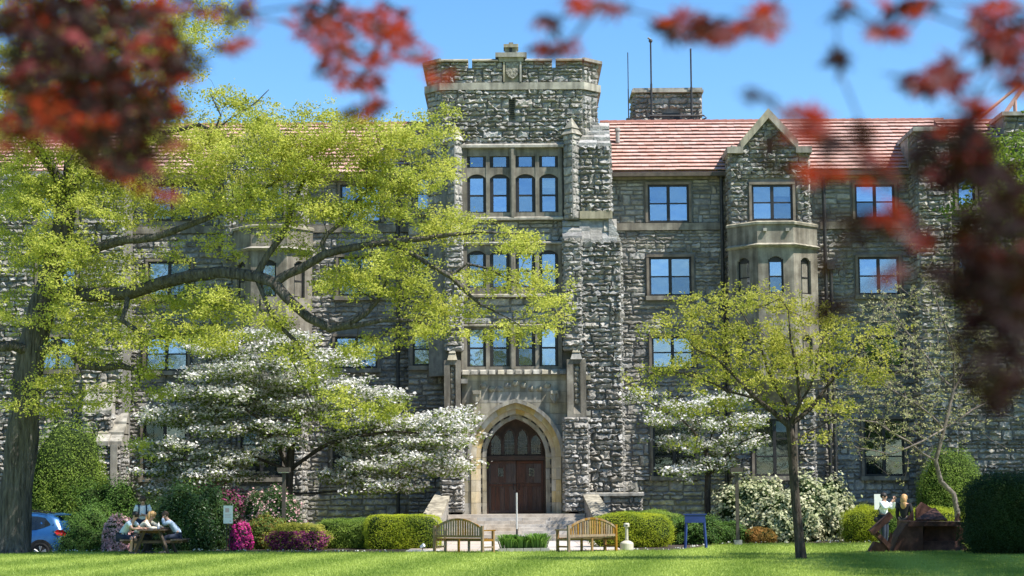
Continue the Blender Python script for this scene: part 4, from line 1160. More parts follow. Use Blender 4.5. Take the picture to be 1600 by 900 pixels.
# raking coping on the left flank of the pavilion
b = MB(); xk = WX(1416, 265, YW); b.prism_y([(xk, zE - .1), (x0, zE - .1), (x0, zt_ + .15), (x0 - .1, zt_ + .15)], YW - .5, YW + 1.0); part(b, 'raking_wall', 'stone_wing')
roof(WX(1480, 220, YP), WX(1760, 220, YP), YP + .1, WZ(218, YP, 1520), YP + 2.2, WZ(190, YP + 2.2, 1520), 5)
# bell-cote
xq0, xq1 = WX(1562, 180, YP + .5), WX(1640, 180, YP + .5)
b = MB(); b.box(xq0, xq1, YP, YP + 2, WZ(300, YP, 1580), WZ(182, YP, 1580)); part(b, 'turret', 'mortar')
fill(wing_st, (0, YP, 0), X_, FN, WZ(300, YP, 1580), WZ(182, YP, 1580), rect_spans(xq0, xq1), .14, .9)
b = MB(); b.box(xq0 - .1, xq1 + .1, YP - .25, YP + 2.1, WZ(182, YP, 1580), WZ(176, YP, 1580)); part(b, 'coping', 'limestone')
b = MB()
zq0, zq1 = WZ(176, YP, 1580), WZ(150, YP, 1580)
xm = (xq0 + xq1) / 2
b.tube([(xq0 + .15, YP + .4, zq0), (xm, YP + .4, zq1 + .5)], .09, 6); b.tube([(xq1 - .15, YP + .4, zq0), (xm, YP + .4, zq1 + .5)], .09, 6)
b.tube([(xm - .4, YP + .4, zq0), (xm - .4, YP + .4, zq1 - .1)], .08, 6)
b.tube([(xq0 - 1.3, YP + .4, zq0 - .5), (xm - .15, YP + .4, zq1 + .55)], .07, 6)
part(b, 'bell_cote', 'tile')
# left pavilion with its stepped buttress
xl1 = WX(192, 600, YP)
b = MB(); b.box(WX(-200, 600, YP), xl1, YP, YW + 4, -.6, zE); part(b, 'pavilion', 'mortar')
lh = [hole(60, 120, 402, 462, YP, .15), hole(60, 120, 289, 346, YP, .15), hole(60, 120, 527, 578, YP, .15)]
fill(wing_st, (0, YP, 0), X_, FN, 0, zE - .1, rect_spans(WX(-120, 600, YP), xl1, lh), .14, .9)
for (qa, qb) in ((289, 346), (402, 462), (527, 578)):
    h_ = hole(60, 120, qa, qb, YP); window((0, YP, 0), X_, FN, h_[0], h_[1], h_[2], h_[3], 2, 2)
for (pa, pb, qt, yy) in ((128, 172, 610, YP - .8), (150, 188, 660, YP - 1.3)):
    x0_, x1_, z0_, z1_, o = rough_box(pa, pb, qt + 30, 850, yy, YP + .1, .13, .9, store=wing_st)
    slope_cap(x0_, x1_, yy, YP, z1_, WZ(qt - 20, YP), mat='limestone', n=3)
b = MB(); x_ = WX(178, 700, YP - 1.4); b.box(x_ - .12, x_ + .14, YP - 1.47, YP - 1.2, .3, WZ(690, YP - 1.4)); part(b, 'quoin', 'limestone')

# ---------------------------------------------------------------- chimney and masts
YC = YR + 2.5
c0, c1 = WX(992, 165, YC), WX(1097, 165, YC)
zc0_, zc1_ = WZ(205, YC, 1040), WZ(146, YC, 1040)
b = MB(); b.box(c0, c1, YC, YC + 2, zc0_, zc1_); chm = part(b, 'chimney', 'mortar')
slot = hole(1035, 1062, 177, 196, YC)
chs = []; fill(chs, (0, YC, 0), X_, FN, zc0_, zc1_, rect_spans(c0, c1, [slot]), .13, .9, (.25, .4), (.4, .9))
fill(chs, (c0, YC + 2, 0), np.array([0, -1., 0]), -X_, zc0_, zc1_, rect_spans(0, 2), .1, .8)
mass('chimney_masonry', chs, 'stone_wing', chm)
b = MB(); b.prism_z([(c0 - .15, YC - .3), (c1 + .05, YC - .3), (c1 + .05, YC + 2.1), (c0 - .15, YC + 2.1)], zc1_, zc1_ + .1); b.box(c0 - .1, c1, YC - .24, YC + 2, zc1_ + .1, zc1_ + .2); part(b, 'coping', 'limestone', chm)
b = MB(); b.box(slot[0], slot[1], YC - .02, YC + .03, slot[2], slot[3]); part(b, 'opening', 'frame', chm)
b = MB(); zz = WZ(181, YC - .4, 1040); b.tube([(WX(1015, 181, YC - .4), YC - .4, zz), (WX(1100, 181, YC - .4), YC - .4, zz), (WX(1104, 183, YC - .4), YC - .4, zz - .1), (WX(1098, 186, YC - .4), YC - .3, zz - .16)], .04, 6); part(b, 'cable_tray', 'pipe', chm)
for (p, qt, r, lab) in ((981.5, 82, .022, 'thin whip antenna left of the chimney'), (1017.5, 66, .04, 'tall antenna mast with a small lamp on its tip, in front of the chimney'), (1080, 76, .04, 'dark antenna mast at the right end of the chimney')):
    yy = YC - .35
    xx = WX(p, 130, yy)
    m_ = empty('antenna_mast', (xx, yy, WZ(196, yy, p))); tag(m_, lab, 'antenna', 'antennas by the chimney')
    b = MB(); b.tube([(xx, yy, WZ(196, yy, p)), (xx, yy, WZ((qt + 196) / 2, yy, p))], r * 1.3, 6); b.build('lower_tube', 'pipe', m_)
    b = MB(); b.tube([(xx, yy, WZ((qt + 196) / 2, yy, p)), (xx, yy, WZ(qt, yy, p))], r, 6); b.build('upper_tube', 'pipe', m_)
    b = MB(); b.box(xx - .1, xx + .1, yy - .05, yy + .4, WZ(186, yy, p) - .04, WZ(186, yy, p) + .04); b.build('bracket', 'pipe', m_)
    if qt == 66:
        b = MB(); b.ball((xx, yy, WZ(qt, yy, p) + .06), .09, 8, 6); b.tube([(xx, yy, WZ(qt, yy, p) + .12), (xx - .12, yy, WZ(qt, yy, p) + .2)], .04, 6); b.build('lamp', 'pipe', m_)

# ---------------------------------------------------------------- entrance steps and cheek walls
nst = 8
for k in range(nst):
    z1_ = zF - k * zF / nst - .002; y0_ = YT - 1.35 - .32 * (k + 1) + .4
    xs0, xs1 = -2.62 - .05 * k + xAx, 2.62 + .05 * k + xAx
    if k == 0:
        b = MB(); b.box(xs0, xs1, YT - 1.35, YT + 1.2, zF - zF / nst - .1, zF - .003); part(b, 'landing', 'step')
    cuts = sorted([xs0, xs1] + [xs0 + (xs1 - xs0) * (i + random.uniform(-.2, .2)) / 4 for i in (1, 2, 3)])
    for i in range(4):
        b = MB(); b.box(cuts[i] + .004, cuts[i + 1] - .004, y0_ - .4 - .02, YT - 1.35 - .002 * i, z1_ - zF / nst - .02, z1_ - zF / nst + .0) if False else b.box(cuts[i] + .004, cuts[i + 1] - .004, YT - 1.35 - .32 * (k + 1), YT - 1.352 - .32 * k + .05, max(-.1, z1_ - 2 * zF / nst), z1_ - zF / nst)
        if k < nst - 1: part(b, 'step', 'step')
for s_ in (-1, 1):
    # splayed side walls of the steps with sloping tops
    yb_, yf_ = YT - .25, YT - 5.2
    xi_b, xo_b = xAx + s_ * 2.55, xAx + s_ * 3.02
    xi_f, xo_f = xAx + s_ * 2.95, xAx + s_ * 3.62
    zt_b, zt_f = Z(766, YT - .9), WZ(822, yf_)
    def wedge(mb, o, z0b, z0f, z1b, z1f, yo=0.0):
        q = lambda xi, xo: (xi - s_ * o, xo + s_ * o)
        (a0, a1), (f0, f1) = q(xi_b, xo_b), q(xi_f, xo_f)
        V = [(f0, yf_ - yo, z0f), (f1, yf_ - yo, z0f), (a1, yb_, z0b), (a0, yb_, z0b), (f0, yf_ - yo, z1f), (f1, yf_ - yo, z1f), (a1, yb_, z1b), (a0, yb_, z1b)]
        F = [(3, 2, 1, 0), (4, 5, 6, 7), (0, 1, 5, 4), (1, 2, 6, 5), (2, 3, 7, 6), (3, 0, 4, 7)]
        mb.add(V, F if s_ > 0 else [f[::-1] for f in F])
    b = MB(); wedge(b, 0, -.1, -.1, zt_b - .13, zt_f - .13); ck = part(b, 'cheek_wall', 'stone_wing')
    b = MB(); wedge(b, .05, zt_b - .13, zt_f - .13, zt_b, zt_f, .06); part(b, 'coping', 'limestone', ck)

# ---------------------------------------------------------------- stones: the largest showing on the tower singly, the rest as one mass
def area_key(g): 
    v = g[0]; return -(np.ptp(v[:, 0]) * np.ptp(v[:, 2]))
cx_lim = lambda g: g[0][:, 1].mean() < YT + .1
cand = [g for g in tower_st if cx_lim(g)]
cand.sort(key=area_key)
single_ids = set(id(g) for g in cand[:290])
tl = rootloc(bld)
for g in cand[:290]:
    c = g[0].mean(0)
    so = link('stone', np_mesh('stone', g[0] - c, g[1]), 'stone', tower)
    so.location = c - tl
mass('tower_masonry', [g for g in tower_st if id(g) not in single_ids], 'stone', tower)
mass('wing_masonry', wing_st, 'stone_wing')

# ================================================================== VEGETATION
def unit(v): return v / (np.linalg.norm(v, axis=-1, keepdims=True) + 1e-9)
def leaf_mesh(name, C, Nrm, size, mat, parent=None, aspect=0.55, bend=0.18, jitter=0.3, tris=False):
    """one bent rhombus for each leaf; C centres, Nrm leaf normals"""
    n = len(C)
    if n == 0: return None
    Nrm = unit(Nrm)
    d = unit(np.cross(Nrm, rng.normal(size=(n, 3))))
    s = np.cross(Nrm, d)
    L_ = (size * rng.uniform(1 - jitter, 1 + jitter, n))[:, None]
    if tris:
        V = np.stack([C - s * L_ * aspect * .5, C + s * L_ * aspect * .5, C + d * L_ + Nrm * L_ * bend], 1).reshape(-1, 3)
        F = np.arange(n * 3).reshape(n, 3)
    else:
        V = np.stack([C - d * L_ * .5, C + s * L_ * aspect * .5 - Nrm * L_ * bend, C + d * L_ * .5, C - s * L_ * aspect * .5 - Nrm * L_ * bend], 1).reshape(-1, 3)
        F = np.arange(n * 4).reshape(n, 4)
    off = rootloc(parent)
    return link(name, np_mesh(name, V - off, F), mat, parent)

class Skel:
    def __init__(s): s.p = []; s.par = []; s.r = []
    def line(s, pts, rad, attach=None, sub=4, wob=0.0):
        """polyline limb; pts world points; rad per point; returns node ids"""
        ids = []
        last = attach
        for i in range(len(pts)):
            if i == 0:
                if attach is None:
                    s.p.append(np.array(pts[0])); s.par.append(-1); s.r.append(rad[0]); last = len(s.p) - 1; ids.append(last)
                    continue
                q0, r0 = s.p[attach], min(s.r[attach], rad[0])
            else: q0, r0 = s.p[last], rad[i - 1]
            q1 = np.array(pts[i])
            n = max(1, int(np.linalg.norm(q1 - q0) / 0.45))
            st = q0.copy()
            for k in range(1, n + 1):
                t = k / n
                w = rng.normal(0, wob, 3) if k < n else 0
                s.p.append(st + (q1 - st) * t + w); s.par.append(last); s.r.append(r0 + (rad[i] - r0) * t); last = len(s.p) - 1; ids.append(last)
        return ids
    def nearest(s, q): 
        P = np.array(s.p); return int(np.argmin(((P - q) ** 2).sum(1)))
    def grow(s, targets, seg=0.4, droop=0.0, up=0.15, tip=0.006):
        T = [np.array(t) for t in targets]
        P = np.array(s.p)
        d = [((P - t) ** 2).sum(1).min() for t in T]
        for i in np.argsort(d):
            q = T[i]
            P = np.array(s.p)
            R_ = np.array(s.r)
            dv = q - P
            dist = np.sqrt((dv ** 2).sum(1)) 
            a = int(np.argmin(dist + 0.35 * np.maximum(0, P[:, 2] - q[2])))
            L_ = dist[a]
            n = max(1, int(L_ / seg))
            pa = s.par[a]
            dirp = unit(s.p[a] - s.p[pa]) if pa >= 0 else np.array([0, 0, 1.])
            st = s.p[a]; last = a
            c1 = st + dirp * L_ * .35 + np.array([0, 0, up * L_])
            for k in range(1, n + 1):
                t = k / n
                p = (1 - t) ** 2 * st + 2 * t * (1 - t) * c1 + t * t * q
                if k < n: p = p + rng.normal(0, .05 * min(1, L_), 3)
                s.p.append(p); s.par.append(last); s.r.append(tip); last = len(s.p) - 1
    def radii(s, tip=0.007, power=0.5, cap=1.0):
        n = len(s.p); cnt = np.zeros(n)
        kids = [0] * n
        for i in range(n):
            if s.par[i] >= 0: kids[s.par[i]] += 1
        for i in range(n - 1, -1, -1):
            if kids[i] == 0: cnt[i] += 1
            if s.par[i] >= 0: cnt[s.par[i]] += cnt[i]
        s.R = np.maximum(np.array(s.r), tip * cnt ** power)
    def mesh(s, name, mat, parent, flare=None):
        n = len(s.p); ch = [[] for _ in range(n)]
        for i in range(n):
            if s.par[i] >= 0: ch[s.par[i]].append(i)
        V, F3 = [], []
        off = rootloc(parent)
        starts = [(i, None) for i in range(n) if s.par[i] < 0]
        while starts:
            i, frm = starts.pop()
            chain = [] if frm is None else [frm]
            cur = i
            while True:
                chain.append(cur)
                if not ch[cur]: break
                ks = sorted(ch[cur], key=lambda c: -s.R[c])
                for k in ks[1:]: starts.append((k, cur))
                cur = ks[0]
            if len(chain) < 2: continue
            pts = [s.p[c] for c in chain]
            rr = [s.R[c] for c in chain]
            if frm is not None: rr[0] = min(rr[0], rr[1] * 1.15)
            big = max(rr)
            sides = 14 if big > .2 else 8 if big > .06 else 5 if big > .02 else 3
            a = None; base = len(V)
            for k, p in enumerate(pts):
                d = unit(pts[min(k + 1, len(pts) - 1)] - pts[max(k - 1, 0)])
                if a is None: a = np.cross(d, [0.3, .9, .1])
                a = unit(a - d * np.dot(a, d)); b = np.cross(d, a)
                for j in range(sides):
                    t = 2 * math.pi * j / sides
                    rj = rr[k] * (1 + (0.10 * math.sin(3 * t + k * .5) * (1 if big > .2 else 0) + (rng.normal(0, .05) if big > .06 else 0)))
                    V.append(p + rj * (a * math.cos(t) + b * math.sin(t)) - off)
                if k:
                    for j in range(sides):
                        j2 = (j + 1) % sides
                        F3.append((base + (k - 1) * sides + j, base + (k - 1) * sides + j2, base + k * sides + j2, base + k * sides + j))
        me = np_mesh(name, np.array(V), np.array(F3))
        return link(name, me, mat, parent, smooth=True)

def clump_targets(clumps, Y, dens, depth, flat=0.35, sub=7, sig=0.42):
    """clumps: (px, py, rx px, ry px); returns sprig tips in flattened sprays"""
    out = []
    for c in clumps:
        px, py, rx, ry = c[:4]; dy = c[4] if len(c) > 4 else 0
        m = Y / F_PX
        n = max(2, int(dens * rx * ry * m * m * math.pi))
        for _ in range(n):
            while True:
                a, b = rng.uniform(-1, 1, 2)
                if a * a + b * b < 1: break
            yy = Y + dy + rng.normal(0, depth * .5)
            q = P3(px + a * rx, py + b * ry, yy)
            for _ in range(sub):
                out.append(q + rng.normal(0, 1, 3) * np.array([sig, sig, sig * flat]))
    return out
def sprig_leaves(T, per, sig, flat=0.6, upb=0.9):
    T = np.array(T)
    C = np.repeat(T, per, 0) + rng.normal(0, 1, (len(T) * per, 3)) * np.array([sig, sig, sig * flat])
    Nn = rng.normal(0, 1, C.shape) * .75 + np.array([0, 0, upb])
    return C, Nn

# ---------------------------------------------------------------- big oak on the left
YO = 60.5
oak = empty('oak_tree', (*P3(20, 858, YO)[:2], 0)); tag(oak, 'big spreading oak with fresh yellow green leaves and thick grey trunk', 'tree')
SK = Skel()
m = YO / F_PX
def pl3(pts, ys): return [P3(p[0], p[1], YO + (ys[i] if hasattr(ys, '__len__') else ys)) for i, p in enumerate(pts)]
tr = SK.line([P3(17, 868, YO)] + pl3([(19, 853), (21, 835), (23, 790), (30, 710), (37, 650), (50, 550), (75, 450), (95, 370), (107, 295)], 0), [36 * m, 31 * m, 27 * m, 25 * m, 24 * m, 23 * m, 22 * m, 19 * m, 17 * m, 15 * m])
def limb(pts, r, ys=0.0, wob=0.03):
    w3 = pl3(pts, ys)
    a = SK.nearest(w3[0])
    if np.linalg.norm(SK.p[a] - w3[0]) < .6: w3 = w3[1:]; r = r[1:]
    return SK.line(w3, [x * m * .8 for x in r], attach=a, wob=wob)
limb([(107, 295), (60, 235), (48, 190), (30, 120), (40, 40)], [12, 10, 9, 7, 4], [0, -.3, -.6, -1, -1.2])
limb([(107, 295), (104, 225), (108, 150), (130, 60), (150, -30)], [12, 10, 9, 7, 4], [0, .2, .4, .6, .9])
limb([(107, 295), (150, 258), (200, 232), (262, 205), (310, 195), (335, 205)], [10, 9, 7, 5, 4, 3], [0, -.2, -.5, -.9, -1, -1.2])
limb([(200, 232), (230, 160), (270, 90), (290, 20)], [6, 5, 4, 3], [-.5, -.3, 0, .3])
limb([(50, 550), (20, 540), (-20, 545), (-80, 530)], [12, 10, 9, 7], [0, -.6, -1.0, -1.5])
limb([(52, 545), (90, 535), (112, 552), (135, 572), (190, 571), (218, 580)], [10, 9, 8, 8, 7, 3], [0, -.8, -1.2, -1.4, -1.5, -1.6])
limb([(95, 370), (130, 395), (160, 385), (195, 375), (240, 371), (300, 350), (345, 330), (400, 300), (440, 280)], [12, 10, 9, 9, 8, 6, 5, 4, 3], [0, -.8, -1.4, -1.7, -2, -2.3, -2.4, -2.6, -2.6], .02)
lb = limb([(75, 450), (140, 462), (200, 458), (255, 440), (300, 430), (345, 425), (400, 432), (428, 442), (452, 470), (482, 497), (517, 514), (545, 506), (572, 490), (590, 470), (604, 440)], [14, 13, 12, 12, 11.5, 11, 11, 10.5, 9.5, 9, 8.5, 6.5, 5, 3.5, 2.5], [0, -.8, -1.4, -1.9, -2.2, -2.5, -2.8, -3, -3.1, -3.2, -3.2, -3.2, -3.2, -3.1, -3], .015)
limb([(428, 442), (470, 420), (508, 397), (560, 385), (610, 378), (680, 370), (750, 362), (810, 365)], [9.5, 8.5, 8, 7, 6, 4.5, 3, 1.5], [-3, -3.1, -3.2, -3.3, -3.4, -3.5, -3.6, -3.7], .02)
limb([(400, 432), (418, 398), (440, 370), (453, 340), (456, 320), (470, 290)], [7, 6.5, 6, 5, 4, 2], -2.8, .02)
limb([(508, 397), (503, 380), (512, 365), (538, 345), (560, 310), (590, 285)], [5, 4.5, 4, 3.5, 2.5, 1.5], -3.2, .02)
limb([(517, 514), (560, 508), (600, 500), (650, 502), (700, 520)], [6, 5, 4, 3, 1.5], -3.2)
limb([(610, 378), (650, 400), (672, 414), (704, 432), (729, 457), (750, 475), (766, 483), (800, 500)], [4.5, 4.5, 4.5, 4.5, 3.5, 2.5, 2, 1], -3.4, .02)
limb([(704, 432), (729, 412), (765, 420), (800, 440), (830, 450)], [3.5, 3, 2.2, 1.6, 1], -3.4, .02)
limb([(400, 432), (415, 470), (428, 500), (460, 532), (484, 564), (494, 600), (497, 616), (516, 644)], [5.5, 4.5, 4.2, 4, 3.2, 2.5, 2, 1.2], -3.0, .02)
limb([(460, 532), (455, 560), (470, 590), (490, 640)], [3, 2.2, 1.6, 1], -3.0, .02)
limb([(190, 500), (230, 530), (300, 520), (340, 505)], [5, 4, 3, 2], -1.8)
limb([(456, 320), (480, 270), (500, 230), (520, 190)], [3.5, 3, 2.2, 1.2], -2.8)
limb([(335, 205), (345, 180), (330, 150)], [2.5, 1.8, 1], -1.2, .02)
limb([(335, 205), (360, 185), (400, 160), (420, 140)], [2.5, 1.8, 1.3, .8], -1.2, .02)
clA = [(95, 555, 50, 18), (90, 380, 60, 25), (230, 400, 40, 14), (300, 215, 60, 30), (170, 260, 60, 40), (240, 180, 50, 30), (70, 260, 85, 70), (20, 200, 70, 70), (150, 130, 130, 90), (260, 70, 70, 60), (330, 30, 40, 30), (120, 20, 120, 40), (40, 90, 70, 60),
       (335, 155, 30, 18), (385, 165, 40, 20), (270, 250, 80, 45), (360, 215, 55, 25), (200, 320, 90, 35), (60, 330, 70, 40),
       (40, 405, 70, 40), (130, 430, 60, 35), (60, 480, 70, 35), (190, 450, 60, 25), (140, 505, 80, 25)]
clB = [(340, 385, 40, 14), (470, 380, 40, 18), (530, 430, 30, 16), (470, 240, 60, 30), (600, 240, 60, 30), (400, 200, 40, 20), (660, 270, 40, 30), (500, 460, 30, 14), (400, 260, 90, 45), (480, 205, 60, 35), (560, 215, 65, 40), (650, 215, 45, 35), (690, 190, 18, 18), (520, 290, 90, 40), (610, 300, 60, 38), (340, 300, 70, 32), (440, 330, 70, 30),
       (680, 350, 90, 22), (780, 375, 45, 20), (620, 400, 70, 25), (570, 440, 60, 28), (640, 460, 50, 30), (560, 330, 50, 30),
       (640, 515, 60, 22), (585, 540, 40, 22), (830, 440, 38, 26), (845, 490, 28, 26), (790, 520, 42, 20), (760, 430, 40, 20), (815, 400, 30, 14), (725, 505, 25, 14), (705, 475, 30, 15), (860, 470, 18, 14),
       (350, 480, 60, 28), (300, 465, 60, 22), (420, 500, 40, 28), (250, 520, 70, 24), (330, 540, 60, 20), (480, 555, 36, 22), (520, 600, 34, 26), (540, 640, 40, 14), (500, 660, 40, 10), (620, 645, 50, 14)]
clC = [(40, 600, 40, 22), (235, 620, 36, 16), (20, 640, 30, 14), (120, 590, 60, 28), (180, 610, 50, 26), (210, 560, 60, 24), (80, 625, 40, 20), (205, 700, 18, 10), (140, 640, 40, 12)]
TA = clump_targets(clA, YO, 6.2, 3.2, .4, 7, .36)
TB = clump_targets(clB, YO - 3.0, 6.0, 1.8, .36, 7, .33)
TC = clump_targets(clC, YO - 1.3, 3.2, 1.2, .4, 6, .33)
TO = TA + TB + TC
SK.grow(TO[::4], seg=.4)
SK.radii(.0065, .40)
SK.mesh('trunk', 'bark', oak)
C, Nn = sprig_leaves(TO, 29, .13)
leaf_mesh('crown', C, Nn, 0.095, 'oak_leaf', oak)["kind"] = "stuff"
print('oak leaves', len(C), 'nodes', len(SK.p))

# ---------------------------------------------------------------- small tree on the right
YS = 50.0
st_ = empty('small_tree', (*P3(1253, 878, YS)[:2], 0)); tag(st_, 'slender leaning young tree with dark trunk and yellow green leaves, standing alone on the lawn', 'tree')
SK = Skel(); m = YS / F_PX; YO_keep = YO; YO = YS
SK.line(pl3([(1254, 884), (1252, 872), (1248, 835), (1244, 790), (1240, 740), (1237, 690), (1233, 665)], 0), [12 * m, 9.2 * m, 8 * m, 7.5 * m, 7 * m, 6.5 * m, 6 * m])
limb([(1233, 665), (1210, 645), (1180, 622), (1150, 590), (1120, 560), (1085, 545)], [6, 5, 4.2, 3.2, 2.2, 1.2], [0, -.2, -.4, -.5, -.6, -.7])
limb([(1180, 622), (1140, 612), (1090, 590), (1050, 580)], [3.2, 2.5, 1.6, 1], [-.4, .2, .5, .7])
limb([(1233, 665), (1228, 630), (1200, 580), (1185, 530), (1160, 490)], [5, 4, 3, 2, 1], [0, .3, .5, .6, .6])
limb([(1233, 665), (1250, 630), (1245, 580), (1235, 530), (1232, 485)], [5, 4, 3, 2, 1], [0, -.3, -.4, -.5, -.5])
limb([(1233, 665), (1265, 640), (1295, 600), (1320, 570), (1350, 545)], [5, 4, 3, 2, 1], [0, .2, .4, .4, .4])
limb([(1250, 630), (1275, 580), (1285, 530), (1300, 500)], [3, 2.3, 1.6, 1], [-.3, 0, .4, .5])
limb([(1236, 690), (1270, 672), (1310, 650)], [3, 2, 1], .2)
cl = [(1055, 510, 45, 26), (1125, 485, 60, 28), (1200, 470, 45, 24), (1160, 535, 70, 30), (1270, 500, 60, 32), (1335, 530, 40, 22), (1280, 570, 70, 28), (1080, 575, 60, 20), (1030, 565, 34, 18), (1200, 585, 55, 26),
      (1335, 580, 40, 18), (1290, 635, 36, 12), (1130, 600, 50, 18), (1370, 555, 24, 12), (1050, 640, 30, 12), (1180, 655, 26, 10), (1160, 465, 20, 14), (1280, 680, 20, 10), (1010, 600, 30, 14), (1120, 640, 50, 14), (1220, 640, 40, 14), (1060, 690, 24, 10), (1330, 640, 40, 14), (1360, 600, 30, 14), (1240, 540, 60, 30), (1110, 540, 50, 24), (1380, 520, 20, 12), (1090, 460, 20, 10)]
T = clump_targets(cl, YS, 11.0, 1.6, .35, 5, .24)
SK.grow(T[::3], seg=.3); SK.radii(.0055, .42)
SK.mesh('trunk', 'bark_dark', st_)
C, Nn = sprig_leaves(T, 15, .085)
leaf_mesh('crown', C, Nn, 0.085, 'small_leaf', st_)["kind"] = "stuff"
print('small leaves', len(C))

# ---------------------------------------------------------------- dogwoods
def dogwood(name, label, Y, base, limbs, tiers, dens, fsize=.10, leafy=.5, bark='bark_dark', per=9, depth=2.2):
    global YO, SK, m
    YO = Y; m = Y / F_PX
    o = empty(name, (*P3(base[0], base[1], Y)[:2], 0)); tag(o, label, 'tree')
    SK = Skel()
    b0 = P3(base[0], base[1], Y); b0[2] = -.1
    first = True
    for pts, r, ys in limbs:
        if first:
            w3 = [b0] + pl3(pts, ys); SK.line(w3, [r[0] * m] + [x * m for x in r]); first = False
        else: limb(pts, r, ys)
    tiers = [(a, b_, c_, d_ * 1.45) for a, b_, c_, d_ in tiers]
    T = clump_targets(tiers, Y, dens * 1.05, depth, .24, 6, .33)
    SK.grow(T[::4], seg=.35, up=.05); SK.radii(.006, .5)
    SK.mesh('trunk', bark, o)
    C, Nn = sprig_leaves(T, per, .16, .36, 1.5)
    leaf_mesh('blossom', C + np.array([0, 0, .05]), Nn, fsize, 'dog_flower', o, aspect=.9, bend=.08)["kind"] = "stuff"
    C, Nn = sprig_leaves(T, max(2, int(per * leafy)), .17, .35, 1.0)
    leaf_mesh('foliage', C - np.array([0, 0, .03]), Nn, fsize * 1.05, 'dog_leaf', o)["kind"] = "stuff"
    print(name, len(C))
    return o
dogwood('dogwood_tree', 'wide white flowering dogwood left of the entrance, branches in flat tiers', 69.0, (452, 806),
        [([(450, 770), (452, 735), (455, 700)], [8, 7, 6], [0, 0, 0]),
         ([(452, 740), (430, 690), (400, 650), (350, 620), (300, 600)], [5, 4, 3, 2, 1], [0, -.5, -.9, -1.2, -1.4]),
         ([(455, 700), (465, 660), (460, 610), (440, 570), (420, 540)], [5, 4, 3, 2, 1], [0, .3, .4, .4, .4]),
         ([(452, 735), (500, 700), (560, 680), (630, 675), (700, 680)], [5, 4, 3, 2, 1], [0, -.5, -.8, -1, -1.2]),
         ([(450, 770), (500, 770), (570, 765), (620, 750)], [3, 2.5, 2, 1], [0, -.3, -.6, -.8]),
         ([(452, 740), (400, 715), (330, 715), (260, 720)], [4, 3, 2, 1], [0, -.4, -.8, -1])],
        [(350, 545, 50, 8), (420, 530, 50, 8), (430, 565, 80, 9), (320, 610, 70, 9), (300, 650, 70, 10), (280, 700, 55, 9), (265, 735, 45, 8), (400, 630, 80, 10), (380, 670, 70, 9), (480, 600, 70, 10), (560, 620, 65, 9), (500, 640, 60, 8),
         (600, 660, 70, 10), (680, 680, 45, 12), (660, 705, 60, 12), (620, 725, 60, 10), (560, 745, 45, 8), (360, 715, 60, 9), (330, 745, 60, 8), (700, 655, 30, 8), (520, 560, 45, 7), (600, 762, 45, 7), (440, 690, 30, 6), (345, 585, 60, 8), (690, 730, 35, 8), (560, 690, 50, 8), (260, 765, 30, 6)],
        17, .115, .8, per=15)
dogwood('dogwood_tree', 'smaller white flowering dogwood right of the tower, beside the blue sign frame', 70.5, (1107, 815),
        [([(1105, 780), (1106, 745), (1104, 710)], [5, 4.5, 4], [0, 0, 0]),
         ([(1106, 745), (1130, 715), (1160, 690), (1185, 680)], [3, 2.5, 1.8, 1], [0, -.4, -.6, -.7]),
         ([(1104, 710), (1085, 675), (1060, 650), (1010, 625)], [3, 2.4, 1.6, 1], [0, -.3, -.6, -.8]),
         ([(1104, 710), (1115, 670), (1120, 630)], [2.6, 2, 1], [0, .3, .4])],
        [(1090, 635, 50, 8), (1130, 665, 50, 8), (1055, 655, 36, 7), (1160, 690, 30, 8), (1100, 700, 44, 8), (1075, 735, 32, 7), (1010, 620, 22, 6), (1140, 625, 40, 7), (1120, 725, 36, 7), (1050, 690, 26, 6), (1170, 655, 20, 6)],
        10, .11, .95, per=14, depth=1.5)
# loosely budding tree at the far right
def bare_tree():
    global YO, SK, m
    YO = 63.0; m = YO / F_PX
    o = empty('budding_tree', (*P3(1497, 838, YO)[:2], 0)); tag(o, 'budding tree with bare pale twigs and small cream leaf tufts, behind the rusty sculpture', 'tree')
    SK = Skel()
    b0 = P3(1497, 838, YO); b0[2] = -.1
    SK.line([b0] + pl3([(1496, 800), (1490, 772), (1470, 752), (1462, 720), (1475, 670), (1490, 610)], 0), [5 * m, 4.5 * m, 4 * m, 3.8 * m, 3.5 * m, 3 * m, 3 * m, 2.2 * m])
    for pts, ys in (([(1462, 720), (1420, 690), (1370, 660), (1320, 655)], [0, -.5, -.8, -1]), ([(1475, 670), (1430, 630), (1380, 600), (1330, 590)], [0, -.3, -.4, -.6]),
                    ([(1490, 610), (1450, 560), (1410, 510), (1380, 470)], [0, .2, .3, .4]), ([(1490, 610), (1490, 550), (1470, 490), (1450, 440)], [0, -.3, -.5, -.6]),
                    ([(1490, 610), (1520, 560), (1530, 500), (1520, 440)], [0, .3, .5, .5]), ([(1475, 670), (1520, 640), (1560, 620)], [0, .3, .6]), ([(1475, 670), (1440, 690), (1390, 710), (1340, 700)], [0, -.6, -.9, -1.1])):
        limb(pts, [2.6, 2, 1.4, .8][:len(pts)], ys)
    cl = [(1350, 620, 60, 30), (1340, 670, 50, 22), (1400, 560, 60, 40), (1400, 640, 60, 30), (1390, 490, 50, 30), (1450, 470, 50, 30), (1500, 450, 45, 30), (1460, 560, 50, 40), (1520, 540, 50, 40), (1400, 700, 50, 16), (1460, 650, 50, 30), (1540, 620, 40, 30)]
    T = clump_targets(cl, YO, 17.0, 2.0, .8, 3, .5)
    SK.grow(T, seg=.35, up=.1); SK.radii(.0066, .27)
    SK.mesh('trunk', 'bark_pale', o)
    C, Nn = sprig_leaves(T, 6, .05)
    leaf_mesh('foliage', C, Nn, .08, 'pale_leaf', o)["kind"] = "stuff"
bare_tree()
